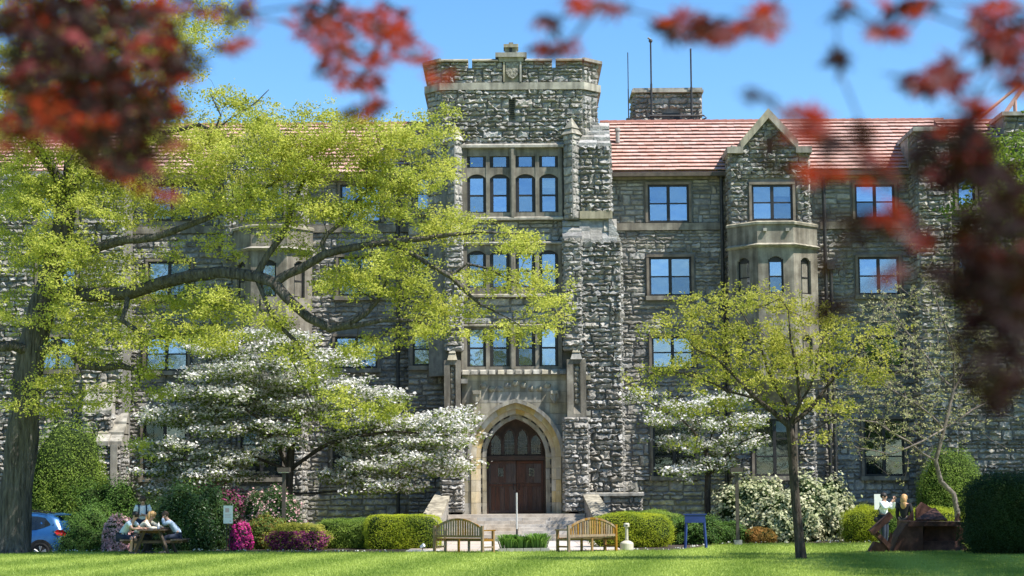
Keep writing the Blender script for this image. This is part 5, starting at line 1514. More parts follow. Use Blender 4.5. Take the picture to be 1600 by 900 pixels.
# leafy trees at the right edge; their crowns shade the lawn corner and the end of the building
def edge_tree(label, bx_, by_, zc, S_, nclu, th, sprays=(), Y=51.0):
    global YO, SK, m
    YO = Y; m = YO / F_PX
    o = empty('leafy_tree', (bx_, by_, 0)); tag(o, label, 'tree', 'leafy trees at the right edge')
    SK = Skel()
    SK.line([(bx_, by_, -.1), (bx_, by_, .5), (bx_ - .1, by_, 3), (bx_ - .2, by_ + .1, zc * .75), (bx_, by_, zc + S_[2] * .4)], [.42, .32, .28, .22, .1])
    for a in range(11):
        t = a * 2.4; z = zc * .45 + a * zc * .07; L_ = .85 - a * .03
        i = SK.nearest(np.array([bx_ - .2, by_, z]))
        e = SK.p[i] + np.array([math.cos(t) * L_ * S_[0], math.sin(t) * L_ * S_[1], 1.8]); mi = (SK.p[i] + e) / 2 + np.array([0, 0, .5])
        SK.line([mi, e], [.09, .03], attach=i, wob=.05)
    T = []
    for _ in range(nclu):
        d = unit(rng.normal(size=3)); rad = rng.uniform(.3, 1) ** .6
        q = np.array([bx_ - .3, by_, zc]) + d * rad * np.array(S_)
        for _ in range(6): T.append(q + rng.normal(0, 1, 3) * np.array([.42, .42, .16]))
    for c_ in sprays: T += clump_targets([c_], Y, 5.0, 1.0, .4, 6, .28)
    SK.grow(T[::5], seg=.45); SK.radii(.007, .42)
    SK.mesh('trunk', 'bark_dark', o)
    C, Nn = sprig_leaves(T, 14, .17)
    leaf_mesh('crown', C, Nn, .145, 'green_leaf', o)["kind"] = "stuff"
edge_tree('leafy green tree at the right edge, its sprays hanging above the clipped yew', 18.0, 43.0, 8.0, (6.0, 12.0, 4.2), 1700, .3,
          ((1530, 300, 30, 40), (1560, 260, 40, 40), (1590, 350, 40, 60), (1560, 440, 60, 22), (1510, 330, 20, 20), (1580, 230, 30, 20)))
edge_tree('tall leafy tree beyond the far right end of the stone building', 26.0, 70.5, 13.5, (6.2, 5.5, 6.0), 420, .4, Y=70.0)

# ---------------------------------------------------------------- shrubs and hedges
def bush(name, label, cat, px, pyt, Y, wpx, leaf, size=.06, ry=None, sq=2.4, n=None, group=None, pyb=None, flower=None, fmask=None, lump=.10, dens=1100, ffrac=.3, core=.9, loose=.05, zb=None, fsize=None):
    """mound of leaves round a dark inside; px centre column, pyt top row, wpx full width in picture columns; sq > 2 gives a clipped, boxy shape"""
    m_ = Y / F_PX
    x0 = WX(px, pyt, Y)
    g = gz(x0, Y) if zb is None else zb
    top = WZ(pyt, Y, px)
    rx_ = wpx * m_ / 2; rz_ = top - g; ry_ = ry if ry else rx_
    o = empty(name, (x0, Y, g)); tag(o, label, cat, group)
    ph = rng.uniform(0, 6.28, 6)
    def surf(D):
        r = (np.abs(D[:, 0]) ** sq + np.abs(D[:, 1]) ** sq + np.abs(D[:, 2]) ** sq) ** (-1 / sq)
        l = lump * (np.sin(D[:, 0] * 7 + ph[0]) * np.sin(D[:, 2] * 6 + ph[1]) + .7 * np.sin(D[:, 1] * 9 + ph[2] + D[:, 0] * 4) + .5 * np.sin(D[:, 0] * 15 + ph[3]) * np.sin(D[:, 2] * 13 + ph[4]))
        return r * (1 + l)
    lift = .36 * rz_ if sq < 3 else .45 * rz_
    S = np.array([rx_, ry_, rz_ - lift])
    cz = np.array([0, 0, lift])
    nu, nv = 26, 16
    U_, V_ = np.meshgrid(np.linspace(0, 2 * math.pi, nu, endpoint=False), np.linspace(.02, math.pi * .96, nv))
    D = np.stack([np.cos(U_) * np.sin(V_), np.sin(U_) * np.sin(V_), np.cos(V_)], -1).reshape(-1, 3)
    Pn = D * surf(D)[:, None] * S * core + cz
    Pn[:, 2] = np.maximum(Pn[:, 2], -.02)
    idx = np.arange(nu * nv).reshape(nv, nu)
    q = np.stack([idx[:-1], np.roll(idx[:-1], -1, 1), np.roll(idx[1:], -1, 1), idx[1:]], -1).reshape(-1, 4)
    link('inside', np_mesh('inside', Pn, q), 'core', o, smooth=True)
    area = 4 * math.pi * ((S[0] * S[1]) ** 1.6 / 3 + (S[0] * S[2]) ** 1.6 / 3 + (S[1] * S[2]) ** 1.6 / 3) ** (1 / 1.6)
    n_ = n or int(min(26000, 1.7 * dens * area * (.06 / size) ** 2))
    D = unit(rng.normal(size=(n_, 3)) / S * S.mean())
    r = surf(D)
    Pn = D * r[:, None] * S * (1 + rng.normal(0, loose, len(D)) - loose * .3)[:, None] + cz
    k = (Pn[:, 2] > .02) & (D[:, 1] < .55)
    Pn, D = Pn[k], D[k]
    Nn = unit(D / S * S.mean()) + rng.normal(0, .5, D.shape) + np.array([0, 0, .35])
    loc = rootloc(o)
    if flower:
        k = rng.random(len(Pn)) < ffrac
        if fmask is not None: k &= fmask(Pn / np.array([rx_, ry_, rz_]))
        leaf_mesh('blossom', Pn[k] * 1.02 + loc, Nn[k], fsize or size * 1.1, flower, o, aspect=.9, bend=.1)["kind"] = "stuff"
        Pn, Nn = Pn[~k], Nn[~k]
    leaf_mesh('foliage', Pn + loc, Nn, size, leaf, o)["kind"] = "stuff"
    return o
# left side
bush('topiary_bush', 'tall rounded conical green bush beside the oak trunk, behind the blue car', 'bush', 107, 657, 71.0, 116, 'topiary', .075, sq=2.9, lump=.05, ry=1.3)
bush('juniper_shrub', 'spreading dark juniper at the back, above the picnic group', 'shrub', 180, 758, 68.5, 120, 'juniper', .08, sq=2.2, lump=.2, loose=.11, ry=1.2)
bush('juniper_shrub', 'low spreading green juniper just right of the blue car', 'shrub', 155, 797, 66.0, 110, 'juniper', .075, sq=2.2, lump=.2, loose=.11, ry=1.1)
bush('juniper_shrub', 'lowest juniper mat at the lawn edge left of the picnic table', 'shrub', 140, 826, 63.5, 90, 'juniper', .07, sq=2.3, lump=.2, loose=.11, ry=.8)
bush('azalea_shrub', 'azalea with pale pink and white flowers high behind the car roof', 'shrub', 112, 786, 70.5, 46, 'shrub_dark', .07, flower='pink', ffrac=.45, fsize=.09)
bush('azalea_shrub', 'pale pink azalea behind the seated people on the left', 'shrub', 183, 806, 62.5, 40, 'shrub_dark', .07, flower='pink', ffrac=.5, fsize=.09, ry=.45)
bush('broadleaf_shrub', 'large rounded dark glossy shrub right of the picnic table', 'shrub', 302, 762, 62.8, 104, 'shrub_dark', .085, sq=2.5, lump=.13, loose=.09, ry=1.0)
bush('broadleaf_shrub', 'dark shrub in shade directly behind the standing person', 'shrub', 238, 778, 65.5, 60, 'yew', .08, sq=2.3, lump=.12, ry=.8)
bush('azalea_shrub', 'azalea with dull purple flowers under the left dogwood branches', 'shrub', 330, 762, 67.5, 110, 'shrub_dark', .07, flower='purple', ffrac=.30, fsize=.09, ry=.9)
bush('azalea_shrub', 'azalea with scattered pink flowers beside the left lamp post', 'shrub', 425, 765, 66.5, 90, 'shrub_dark', .07, flower='pink', ffrac=.10, fsize=.08, ry=.8)
bush('azalea_shrub', 'bright magenta azalea beside the white notice', 'shrub', 377, 816, 62.0, 32, 'shrub_dark', .06, flower='magenta', ffrac=.42, fsize=.085, sq=2.3, ry=.45)
bush('azalea_shrub', 'green and orange tinged azalea right of the magenta one', 'shrub', 418, 808, 63.5, 66, 'orange_leaf', .065, sq=2.3, ry=.6, flower='dog_leaf', ffrac=.6)
bush('azalea_shrub', 'low mound azalea with dull purple flowers on its face, left of the clipped hedge', 'shrub', 465, 820, 62.0, 96, 'small_leaf', .055, sq=2.7, ry=.6, flower='purple', ffrac=.6, fmask=lambda Q: (Q[:, 1] < -.3) & (Q[:, 2] < .75))
bush('clipped_hedge', 'darker loosely clipped hedge left of the lime hedge', 'hedge', 550, 812, 63.6, 118, 'topiary', .05, sq=3.2, ry=.75, lump=.06)
bush('clipped_hedge', 'flat topped lime green hedge behind the left bench', 'hedge', 630, 805, 62.4, 118, 'box_lime', .042, sq=6, ry=.8, lump=.025, dens=1500, loose=.025)
# right side
bush('clipped_hedge', 'rounded lime green hedge behind the right bench', 'hedge', 985, 802, 62.5, 130, 'box_lime', .042, sq=3.4, ry=.85, lump=.04, dens=1500, loose=.03)
bush('clipped_hedge', 'long dark green hedge at the foot of the tower buttress', 'hedge', 1010, 800, 68.0, 110, 'topiary', .055, sq=3, ry=.8, lump=.08)
bush('juniper_shrub', 'spreading juniper behind the blue sign frame', 'shrub', 1085, 812, 65.5, 90, 'juniper', .065, sq=2.3, ry=.9, lump=.18, loose=.10)
bush('juniper_shrub', 'bluish low juniper beside the right lamp post', 'shrub', 1130, 818, 67.0, 70, 'juniper', .065, sq=2.2, ry=.8, lump=.18, loose=.10)
bush('orange_shrub', 'small rounded orange tipped shrub right of the lamp post', 'shrub', 1187, 825, 66.8, 50, 'orange_leaf', .05, sq=2.5, ry=.5, lump=.06)
for (px, pyt, Y, w, lab) in ((1180, 752, 70.0, 120, 'tall cream flowering pieris behind the right lamp post'), (1275, 750, 69.0, 96, 'tall cream flowering pieris right of the young tree trunk'), (1235, 775, 68.0, 90, 'cream flowering pieris mound behind the young tree trunk'), (1215, 800, 67.2, 50, 'low cream pieris sprout beside the orange tipped shrub'), (1318, 780, 71.0, 34, 'small separate cream pieris before the dark wall')):
    bush('pieris_shrub', lab, 'shrub', px, pyt, Y, w, 'shrub_dark', .085, sq=2.3, ry=.9 * w / 110, lump=.16, dens=700, flower='pieris', ffrac=.62, fsize=.12, loose=.09)
bush('topiary_bush', 'round clipped green ball behind the sculpture', 'bush', 1484, 700, 69.0, 100, 'topiary', .06, sq=2.2, lump=.04, ry=1.1)
bush('clipped_hedge', 'yellow green rounded hedge behind the woman in the pale shirt', 'hedge', 1365, 792, 67.0, 100, 'box_lime', .045, sq=2.6, ry=.9, lump=.06)
bush('clipped_hedge', 'yellow green rounded hedge behind the rusty sculpture', 'hedge', 1455, 794, 66.0, 100, 'box_lime', .045, sq=2.6, ry=.9, lump=.06)
bush('clipped_hedge', 'small green hedge between the two women', 'hedge', 1398, 806, 65.0, 40, 'topiary', .05, sq=2.6, ry=.5, lump=.06)
bush('yew_hedge', 'large dark clipped yew in shade at the right edge', 'hedge', 1572, 742, 53.5, 130, 'yew', .06, sq=3.2, ry=1.4, lump=.06)

# ---------------------------------------------------------------- foreground red maples
def maple_leaf_mesh(name, lobes=7, seed=0):
    r = random.Random(seed)
    pts = []
    for i in range(lobes):
        a = math.radians(-125 + 250 * i / (lobes - 1)) + math.pi / 2
        L_ = [.45, .8, .95, 1.0, .95, .8, .45][i] if lobes == 7 else [.6, .92, 1, .92, .6][i]
        w = .13
        pts.append((L_ * math.cos(a), L_ * math.sin(a), -.18 * L_ * r.uniform(.4, 1.6)))
        if i < lobes - 1:
            b_ = a + math.radians(250 / (lobes - 1)) / 2
            pts.append((.30 * math.cos(b_), .30 * math.sin(b_), .02))
    # widen lobes: middle points on both sides of every tip
    out = []
    n = len(pts)
    for i, p in enumerate(pts):
        if i % 2 == 0:
            a = math.atan2(p[1], p[0]); L_ = math.hypot(p[0], p[1])
            out += [(L_ * .6 * math.cos(a - .16), L_ * .6 * math.sin(a - .16), p[2] * .4), p, (L_ * .6 * math.cos(a + .16), L_ * .6 * math.sin(a + .16), p[2] * .4)]
        else: out.append(p)
    V = [(0, 0, 0)] + out
    F = [(0, i, i + 1) for i in range(1, len(V) - 1)]
    st0 = len(V); V += [(-.02, -.02, 0), (.02, -.02, 0), (0, -.75, .08)]; F.append((st0, st0 + 1, st0 + 2))
    me = bpy.data.meshes.new(name); me.from_pydata(V, [], F); me.update()
    return me
MAPLE = [maple_leaf_mesh('maple_leaf', 7, k) for k in range(3)] + [maple_leaf_mesh('maple_leaf', 5, 9)]
MAPLE_SHADED = [me_.copy() for me_ in MAPLE]
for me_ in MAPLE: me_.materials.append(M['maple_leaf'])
for me_ in MAPLE_SHADED: me_.materials.append(M['maple_shaded'])
def maple(label, clumps, trunk, single_max=290):
    o = empty('maple_tree', (trunk[0], trunk[1], 0)); tag(o, label, 'tree')
    pts = []
    for (px, py, rx, ry, cnt, d0, d1, dark) in clumps:
        for _ in range(int(math.ceil(cnt * 1.55))):
            while True:
                a, b_ = rng.uniform(-1, 1, 2)
                if a * a + b_ * b_ < 1: break
            pts.append((P3(px + a * rx * 1.15, py + b_ * ry * 1.15, rng.uniform(d0, d1)), rng.random() < dark))  # last value: share of the clump's leaves painted as shaded
    # skeleton: trunk beside the view, limbs over it, twigs to the leaf tips
    sk = Skel()
    t = np.array([trunk[0], trunk[1], 0.0])
    base = sk.line([t - Z_ * .1, t + Z_ * .8, t + np.array([.05, .1, 2.0]), t + np.array([.1 * -np.sign(trunk[0]), .3, 3.2])], [.16, .12, .10, .07])
    for (px, py, d) in trunk[2]:
        q = P3(px, py, d); sk.line([(sk.p[base[-1]] + q) / 2 + Z_ * .25, q], [.014, .006], attach=base[-1], wob=.03)
    sk.grow([p[0] for p in pts][::3], seg=.12, tip=.0022); sk.radii(.0011, .42)
    sk.mesh('trunk', 'bark_dark', o)
    loc = rootloc(o)
    order = rng.permutation(len(pts))
    restV = {0: [], 1: []}; restF = {0: [], 1: []}; cnts = {0: 0, 1: 0}
    for n_, i in enumerate(order):
        p, dk = pts[i]
        size = rng.uniform(.024, .044)
        nrm = Vector((rng.normal(0, .6), rng.normal(-.25, .6), 1.0)).normalized()
        q = nrm.to_track_quat('Z', 'Y') @ Matrix.Rotation(rng.uniform(0, 6.28), 3, 'Z').to_quaternion()
        me_ = (MAPLE_SHADED if dk else MAPLE)[int(rng.integers(0, 4))]
        if n_ < single_max:
            lf = bpy.data.objects.new('leaf', me_); COL.objects.link(lf); lf.parent = o
            lf.location = p - loc; lf.rotation_mode = 'QUATERNION'; lf.rotation_quaternion = q; lf.scale = (size,) * 3
        else:
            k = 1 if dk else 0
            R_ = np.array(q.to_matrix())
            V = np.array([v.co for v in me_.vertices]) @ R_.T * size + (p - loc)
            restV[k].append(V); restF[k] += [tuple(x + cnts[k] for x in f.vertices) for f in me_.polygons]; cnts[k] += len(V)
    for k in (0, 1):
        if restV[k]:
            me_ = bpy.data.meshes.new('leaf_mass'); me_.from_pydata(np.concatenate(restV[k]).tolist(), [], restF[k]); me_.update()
            link('leaf_mass', me_, 'maple_shaded' if k else 'maple_leaf', o)["kind"] = "stuff"
    print('maple', len(pts))
LM = [(150, 85, 130, 80, 190, 3.0, 4.6, .9), (60, 110, 80, 90, 110, 3.0, 4.6, .8), (195, 200, 75, 70, 110, 3.0, 4.4, .88), (100, 20, 120, 30, 80, 3, 4.6, .82), (150, 160, 90, 60, 90, 3.2, 4.6, .92), (230, 110, 50, 50, 40, 3, 4.4, .6), (90, 185, 70, 40, 45, 2.9, 4, .25),
      (260, 15, 50, 20, 16, 3, 4, .6), (355, 15, 35, 16, 10, 3, 4, .7), (405, 35, 4, 4, 1, 3, 3.2, 0), (360, 75, 22, 10, 5, 3, 3.6, .4), (210, 270, 40, 24, 14, 2.9, 3.8, .5), (255, 300, 12, 8, 2, 2.9, 3.2, 0), (160, 230, 40, 30, 20, 3, 4, .6), (30, 210, 40, 30, 14, 3, 4, .4), (290, 110, 24, 16, 5, 3, 3.6, .7), (270, 170, 18, 14, 3, 3, 3.6, .8),
      (500, 30, 50, 30, 34, 3.4, 4.6, .35), (560, 60, 60, 36, 46, 3.4, 4.6, .15), (600, 30, 30, 24, 16, 3.4, 4.4, .4), (560, 115, 50, 26, 26, 3.4, 4.6, .1), (640, 75, 30, 20, 10, 3.4, 4.2, .05), (590, 165, 30, 8, 5, 3.4, 4, .1), (505, 115, 12, 14, 3, 3.4, 4, .4), (688, 122, 12, 8, 2, 3.4, 3.8, 0), (550, 175, 14, 8, 2, 3.4, 3.8, .3), (665, 95, 12, 8, 2, 3.4, 3.8, .1)]
RM = [(870, 75, 36, 10, 11, 2.9, 3.8, .6), (860, 30, 12, 8, 4, 2.9, 3.4, .8), (930, 5, 40, 8, 11, 2.9, 3.6, .5), (1090, 45, 55, 18, 34, 2.9, 3.8, .75), (1130, 50, 45, 14, 21, 2.9, 3.6, .3), (1200, 30, 26, 26, 16, 2.8, 3.4, .1), (1310, 92, 16, 8, 4, 2.9, 3.2, .9), (1320, 15, 14, 10, 4, 2.9, 3.2, .9), (1390, 50, 22, 8, 6, 2.9, 3.2, .1), (1420, 10, 40, 10, 11, 2.8, 3.4, .6),
      (1440, 125, 36, 18, 16, 2.9, 3.4, .7), (1480, 112, 22, 22, 11, 2.8, 3.2, 0), (1560, 50, 44, 44, 51, 2.8, 3.6, .5), (1590, 110, 26, 26, 17, 2.8, 3.2, .1), (1250, 185, 24, 12, 7, 2.6, 3.0, 0), (1265, 205, 26, 14, 6, 2.6, 3.0, .1), (1290, 272, 20, 12, 6, 2.6, 3, .1), (1365, 265, 26, 18, 7, 2.6, 3, .4), (1350, 220, 18, 30, 7, 2.6, 3, .8), (1300, 225, 8, 14, 4, 2.6, 3, .9),
      (1490, 245, 60, 50, 68, 2.6, 3.2, .85), (1510, 180, 20, 24, 11, 2.6, 3.2, .2), (1300, 380, 26, 50, 6, 2.5, 3, .95), (1370, 350, 60, 20, 10, 2.5, 3, .92), (1440, 375, 26, 14, 5, 2.5, 3, .1), (1560, 380, 60, 86, 110, 2.5, 3.2, .97), (1515, 430, 56, 30, 26, 2.5, 3, .93), (1555, 550, 50, 80, 80, 2.5, 3, .97), (1300, 480, 14, 20, 3, 2.5, 2.9, .9), (1560, 290, 44, 30, 16, 2.6, 3.2, .85), (1390, 430, 14, 14, 2, 2.5, 2.9, .2), (1210, 240, 14, 20, 4, 2.6, 3, .9), (1185, 150, 12, 10, 2, 2.6, 2.8, .9), (1580, 470, 30, 40, 14, 2.5, 3, .95), (1405, 330, 16, 12, 2, 2.5, 2.9, .5)]
maple('dark red maple boughs hanging close to the camera at the upper left', LM, (-3.3, 2.4, [(40, -40, 3.8), (180, -70, 3.8), (320, -90, 4.0), (540, -60, 4.2), (-40, 150, 3.8)]))
maple('dark red maple boughs hanging close to the camera at the upper right', RM, (2.9, 1.6, [(1650, 60, 3.0), (1500, -70, 3.0), (1250, -80, 3.2), (950, -80, 3.2), (1660, 380, 2.8), (1650, 240, 2.8)]))

# ---------------------------------------------------------------- grass blades of the lawn
ng = 260000
gy_ = 36.5 + (67 - 36.5) * rng.random(ng) ** 1.15
gx_ = rng.uniform(-1, 1, ng) * (gy_ * .29 + .6)
ey = np.array([edge_y(x) for x in gx_]) + .25 + .12 * np.sin(gx_ * 2.1)
k = gy_ < ey
gx_, gy_ = gx_[k], gy_[k]
gzv = np.array([gz(a, b_) for a, b_ in zip(gx_, gy_)])
C = np.stack([gx_, gy_, gzv], -1)
h = rng.uniform(.03, .065, len(C)) + .05 * ((ey[k] - gy_) < .35) * rng.random(len(C))
a_ = rng.uniform(0, 6.28, len(C))
side = np.stack([np.cos(a_), np.sin(a_), np.zeros_like(a_)], -1) * .008
lean = np.stack([rng.normal(0, .35, len(C)), rng.normal(0, .35, len(C)), np.ones(len(C))], -1) * h[:, None]
V = np.stack([C - side, C + side, C + lean], 1).reshape(-1, 3)
go = link('grass', np_mesh('grass', V, np.arange(len(V)).reshape(-1, 3)), 'blade'); tag(go, 'short mown grass blades of the lawn', 'grass', None, 'stuff')
# clover flowers and pale flecks along the planting edge
nf = 260
fx_ = rng.uniform(-15, 15, nf); fy_ = np.array([edge_y(x) for x in fx_]) + rng.normal(.1, .25, nf)
kk = np.abs(fx_) > 3.4
C = np.stack([fx_, fy_, np.array([gz(a, b_) for a, b_ in zip(fx_, fy_)]) + rng.uniform(.04, .1, nf)], -1)[kk]
fo = leaf_mesh('ground_flowers', C, rng.normal(0, .4, C.shape) + np.array([0, -.5, .6]), .05, 'dog_flower', None, aspect=.9); tag(fo, 'scattered tiny white flowers along the edge of the beds', 'flowers', None, 'stuff')

# ================================================================== FURNITURE AND SMALL THINGS
def bench(px, Y, rz, label):
    x = WX(px, 862, Y)
    o = empty('garden_bench', (x, Y, 0), rz); tag(o, label, 'bench', 'curved back teak benches')
    L_ = 1.80; hl = L_ / 2
    def pc(fn, name):
        b = MB(); fn(b); return b.build(name, 'teak', o, local=True)
    # local: back at y=0, seat towards +y
    for s in (-1, 1):
        pc(lambda b: b.box(s * hl - .035, s * hl + .035, -.035, .035, 0, .92 - .12), 'leg')
        pc(lambda b: b.box(s * hl - .035, s * hl + .035, .50, .57, 0, .64), 'leg')
        pc(lambda b: b.box(s * hl - .04, s * hl + .04, .02, .62, .64, .675), 'armrest')
        pc(lambda b: b.box(s * hl - .025, s * hl + .025, .035, .50, .14, .19), 'stretcher')
        pc(lambda b: b.box(s * hl - .025, s * hl + .025, .035, .50, .34, .40), 'side_rail')
    pc(lambda b: b.box(-.03, .03, .0, .05, 0, .40), 'leg'); pc(lambda b: b.box(-.03, .03, .50, .56, 0, .40), 'leg')
    pc(lambda b: b.box(-hl + .035, hl - .035, .51, .555, .335, .40), 'apron')
    for k in range(6):
        y = .06 + k * .088
        pc(lambda b: b.box(-hl + .01, hl - .01, y, y + .07, .402, .425), 'seat_slat')
    pc(lambda b: b.box(-hl + .035, hl - .035, -.02, .03, .45, .52), 'back_rail')
    def ztop(u): return .72 + .30 * math.cos(min(1.0, abs(u)) * math.pi / 2) ** .8
    n = 18
    def toprail(b):
        for k in range(n):
            u0, u1 = -1 + 2 * k / n, -1 + 2 * (k + 1) / n
            za, zb = ztop(u0), ztop(u1)
            x0_, x1_ = u0 * hl, u1 * hl
            b.add([(x0_, -.03, za - .06), (x1_, -.03, zb - .06), (x1_, .03, zb - .06), (x0_, .03, za - .06), (x0_, -.03, za), (x1_, -.03, zb), (x1_, .03, zb), (x0_, .03, za)],
                  [(3, 2, 1, 0), (4, 5, 6, 7), (0, 1, 5, 4), (1, 2, 6, 5), (2, 3, 7, 6), (3, 0, 4, 7)])
    pc(toprail, 'top_rail')
    ns = 19
    for k in range(ns):
        u = -1 + 2 * (k + 1) / (ns + 1); xx = u * hl
        pc(lambda b: b.box(xx - .027, xx + .027, -.012, .012, .52, ztop(u) - .05), 'back_slat')
    return o
bench(716, 57.7, math.radians(-36), 'curved back teak bench left of the flower bed, seen from behind')
bench(926, 57.7, math.radians(36), 'curved back teak bench right of the flower bed, seen from behind')

# flower bed between the benches
fb = empty('flower_bed', (WX(817, 858, 58.6), 58.6, 0.03)); tag(fb, 'low stone edged flower bed between the two benches', 'flower bed')
xa, xb_ = WX(778, 858, 58.3), WX(858, 858, 58.3)
nb_ = 6
for k in range(nb_):
    b = MB(); b.box(xa + (xb_ - xa) * k / nb_ + .006, xa + (xb_ - xa) * (k + 1) / nb_ - .006, 58.2, 58.36, .0, .11 + random.uniform(-.01, .01)); b.build('edging_stone', 'concrete', fb)
b = MB(); b.box(xa + .05, xb_ - .05, 58.36, 59.2, .0, .09); b.build('soil', 'mulch', fb)
for (px, w, hgt, n_, lab) in ((795, .34, .56, 300, 'left clump of strap leaved lilies in the flower bed'), (817, .32, .50, 280, 'middle clump of strap leaved lilies in the flower bed'), (841, .34, .60, 300, 'right clump of strap leaved lilies in the flower bed')):
    c = np.array([WX(px, 855, 58.75), 58.75, .09])
    V = []; Fq = []
    for i in range(n_):
        a = rng.uniform(0, 6.28); r0 = rng.uniform(0, .30); L_ = hgt * rng.uniform(.7, 1.15); d = np.array([math.cos(a), math.sin(a), 0]); s_ = np.array([-d[1], d[0], 0]) * .018
        p0 = c + d * r0; n0 = len(V)
        spread = w * rng.uniform(.3, 1.1)
        for t, wd in ((0, .8), (.4, 1.1), (.75, .9), (1, .05)):
            p = p0 + d * spread * t ** 1.4 + np.array([0, 0, L_ * (t * 1.5 - .75 * t * t * 1.1)])
            V += [p - s_ * wd, p + s_ * wd]
        for k in range(3): Fq.append((n0 + 2 * k, n0 + 2 * k + 1, n0 + 2 * k + 3, n0 + 2 * k + 2))
    lo = empty('lily_plant', c); tag(lo, lab, 'plant', 'lilies in the flower bed')
    link('leaves', np_mesh('leaves', np.array(V) - c, Fq), 'lily', lo)["kind"] = "stuff"
# handrail pole behind the bed
hp = empty('handrail_post', (WX(807, 838, 66.0), 66.0, .03)); tag(hp, 'thin pale upright pole standing in front of the entrance steps', 'post')
x_ = WX(807.5, 800, 66.0)
b = MB(); b.tube([(x_, 66, .03), (x_, 66, .55)], .035, 8); b.build('sleeve', 'iron', hp)
b = MB(); b.tube([(x_, 66, .55), (x_, 66, WZ(770, 66))], .032, 10); b.build('pole', 'steel', hp)

# ash receptacle
c = np.array([WX(979.5, 858, 58.9), 58.9, .0]); ar = empty('ash_receptacle', c); tag(ar, 'beige smoking receptacle with dome base and thin neck beside the right bench', 'ash bin')
b = MB(); b.lathe(c, [(.20, 0), (.205, .02), (.205, .20), (.19, .235), (.12, .28), (.06, .30)], 24); b.build('base', 'beige', ar, smooth=False)
b = MB(); b.lathe(c, [(.055, .30), (.05, .34), (.045, .68), (.05, .70)], 16); b.build('neck', 'beige', ar, smooth=True)
b = MB(); b.lathe(c, [(.05, .70), (.085, .715), (.09, .79), (.075, .82), (.02, .83)], 16); b.build('head', 'beige', ar)
b = MB(); b.box(c[0] - .03, c[0] + .03, c[1] - .095, c[1] - .08, .745, .775); b.build('opening', 'iron', ar)

# blue sign frame
Yb = 60.5; c = np.array([WX(1087, 855, Yb), Yb, 0]); bs = empty('blue_sign_frame', c); tag(bs, 'blue metal sign frame on two splayed posts by the right hedge', 'sign')
for s in (-1, 1):
    b = MB(); b.tube([c + np.array([s * .33, 0, -.02]), c + np.array([s * .27, 0, .95])], .045, 4); b.build('post', 'blue', bs)
b = MB(); b.box(c[0] - .33, c[0] + .31, Yb - .045, Yb + .045, .80, 1.04); b.build('panel', 'blue', bs)
b = MB(); b.box(c[0] - .37, c[0] + .35, Yb - .06, Yb + .06, 1.04, 1.08); b.build('cap', 'blue', bs)

# lamp posts
for (px, Y, label) in ((1153, 64.5, 'bronze lamp post with flat square head before the cream pieris'), (443, 64.0, 'bronze lamp post with flat square head under the left dogwood')):
    c = np.array([WX(px, 850, Y), Y, 0]); lo = empty('lamp_post', c); tag(lo, label, 'lamp post', 'flat headed garden lamp posts')
    zt = WZ(733, Y, px)
    b = MB(); b.box(c[0] - .055, c[0] + .055, Y - .055, Y + .055, 0, zt - .1); b.build('pole', 'lamp', lo)
    b = MB(); b.box(c[0] - .13, c[0] + .13, Y - .13, Y + .13, 0, .16); b.build('base', 'concrete', lo)
    b = MB(); b.box(c[0] - .20, c[0] + .20, Y - .20, Y + .20, zt - .1, zt + .05); b.build('head', 'lamp', lo)
    b = MB(); b.box(c[0] - .16, c[0] + .16, Y - .16, Y + .16, zt - .125, zt - .1); b.build('lens', 'white', lo)

# white notice on thin posts
Yn = 60.0; c = np.array([WX(356, 858, Yn), Yn, 0]); nt_ = empty('notice_sign', c); tag(nt_, 'white notice panel on two thin dark posts beside the magenta azalea', 'sign')
for s in (-.045, .045):
    b = MB(); b.tube([c + np.array([s, .02, -.05]), c + np.array([s, .02, 1.2])], .014, 6); b.build('post', 'iron', nt_)
z0_, z1_ = WZ(818, Yn, 356), WZ(790, Yn, 356)
b = MB(); b.box(c[0] - .145, c[0] + .145, Yn - .012, Yn + .004, z0_, z1_); b.build('panel', 'white', nt_)
b = MB()
for (u0, u1, t0, t1) in ((-.09, .03, .62, .86), (-.10, .10, .50, .53), (-.10, .07, .42, .45), (-.10, .09, .34, .37), (.05, .10, .10, .16)):
    b.box(c[0] + u0, c[0] + u1, Yn - .0135, Yn - .012, z0_ + (z1_ - z0_) * t0, z0_ + (z1_ - z0_) * t1)
b.build('faint_print', 'print', nt_)

# ground spotlight by the left hedge
c = np.array([WX(660, 860, 59.2), 59.2, 0]); sl = empty('ground_spotlight', c); tag(sl, 'small white ground spotlight at the foot of the left hedge', 'spotlight')
b = MB(); b.tube([c, c + Z_ * .12], .012, 6); b.build('stake', 'iron', sl)
b = MB(); b.tube([c + np.array([-.05, .03, .14]), c + np.array([.05, -.03, .20])], [.04, .06], 10); b.build('head', 'white', sl)

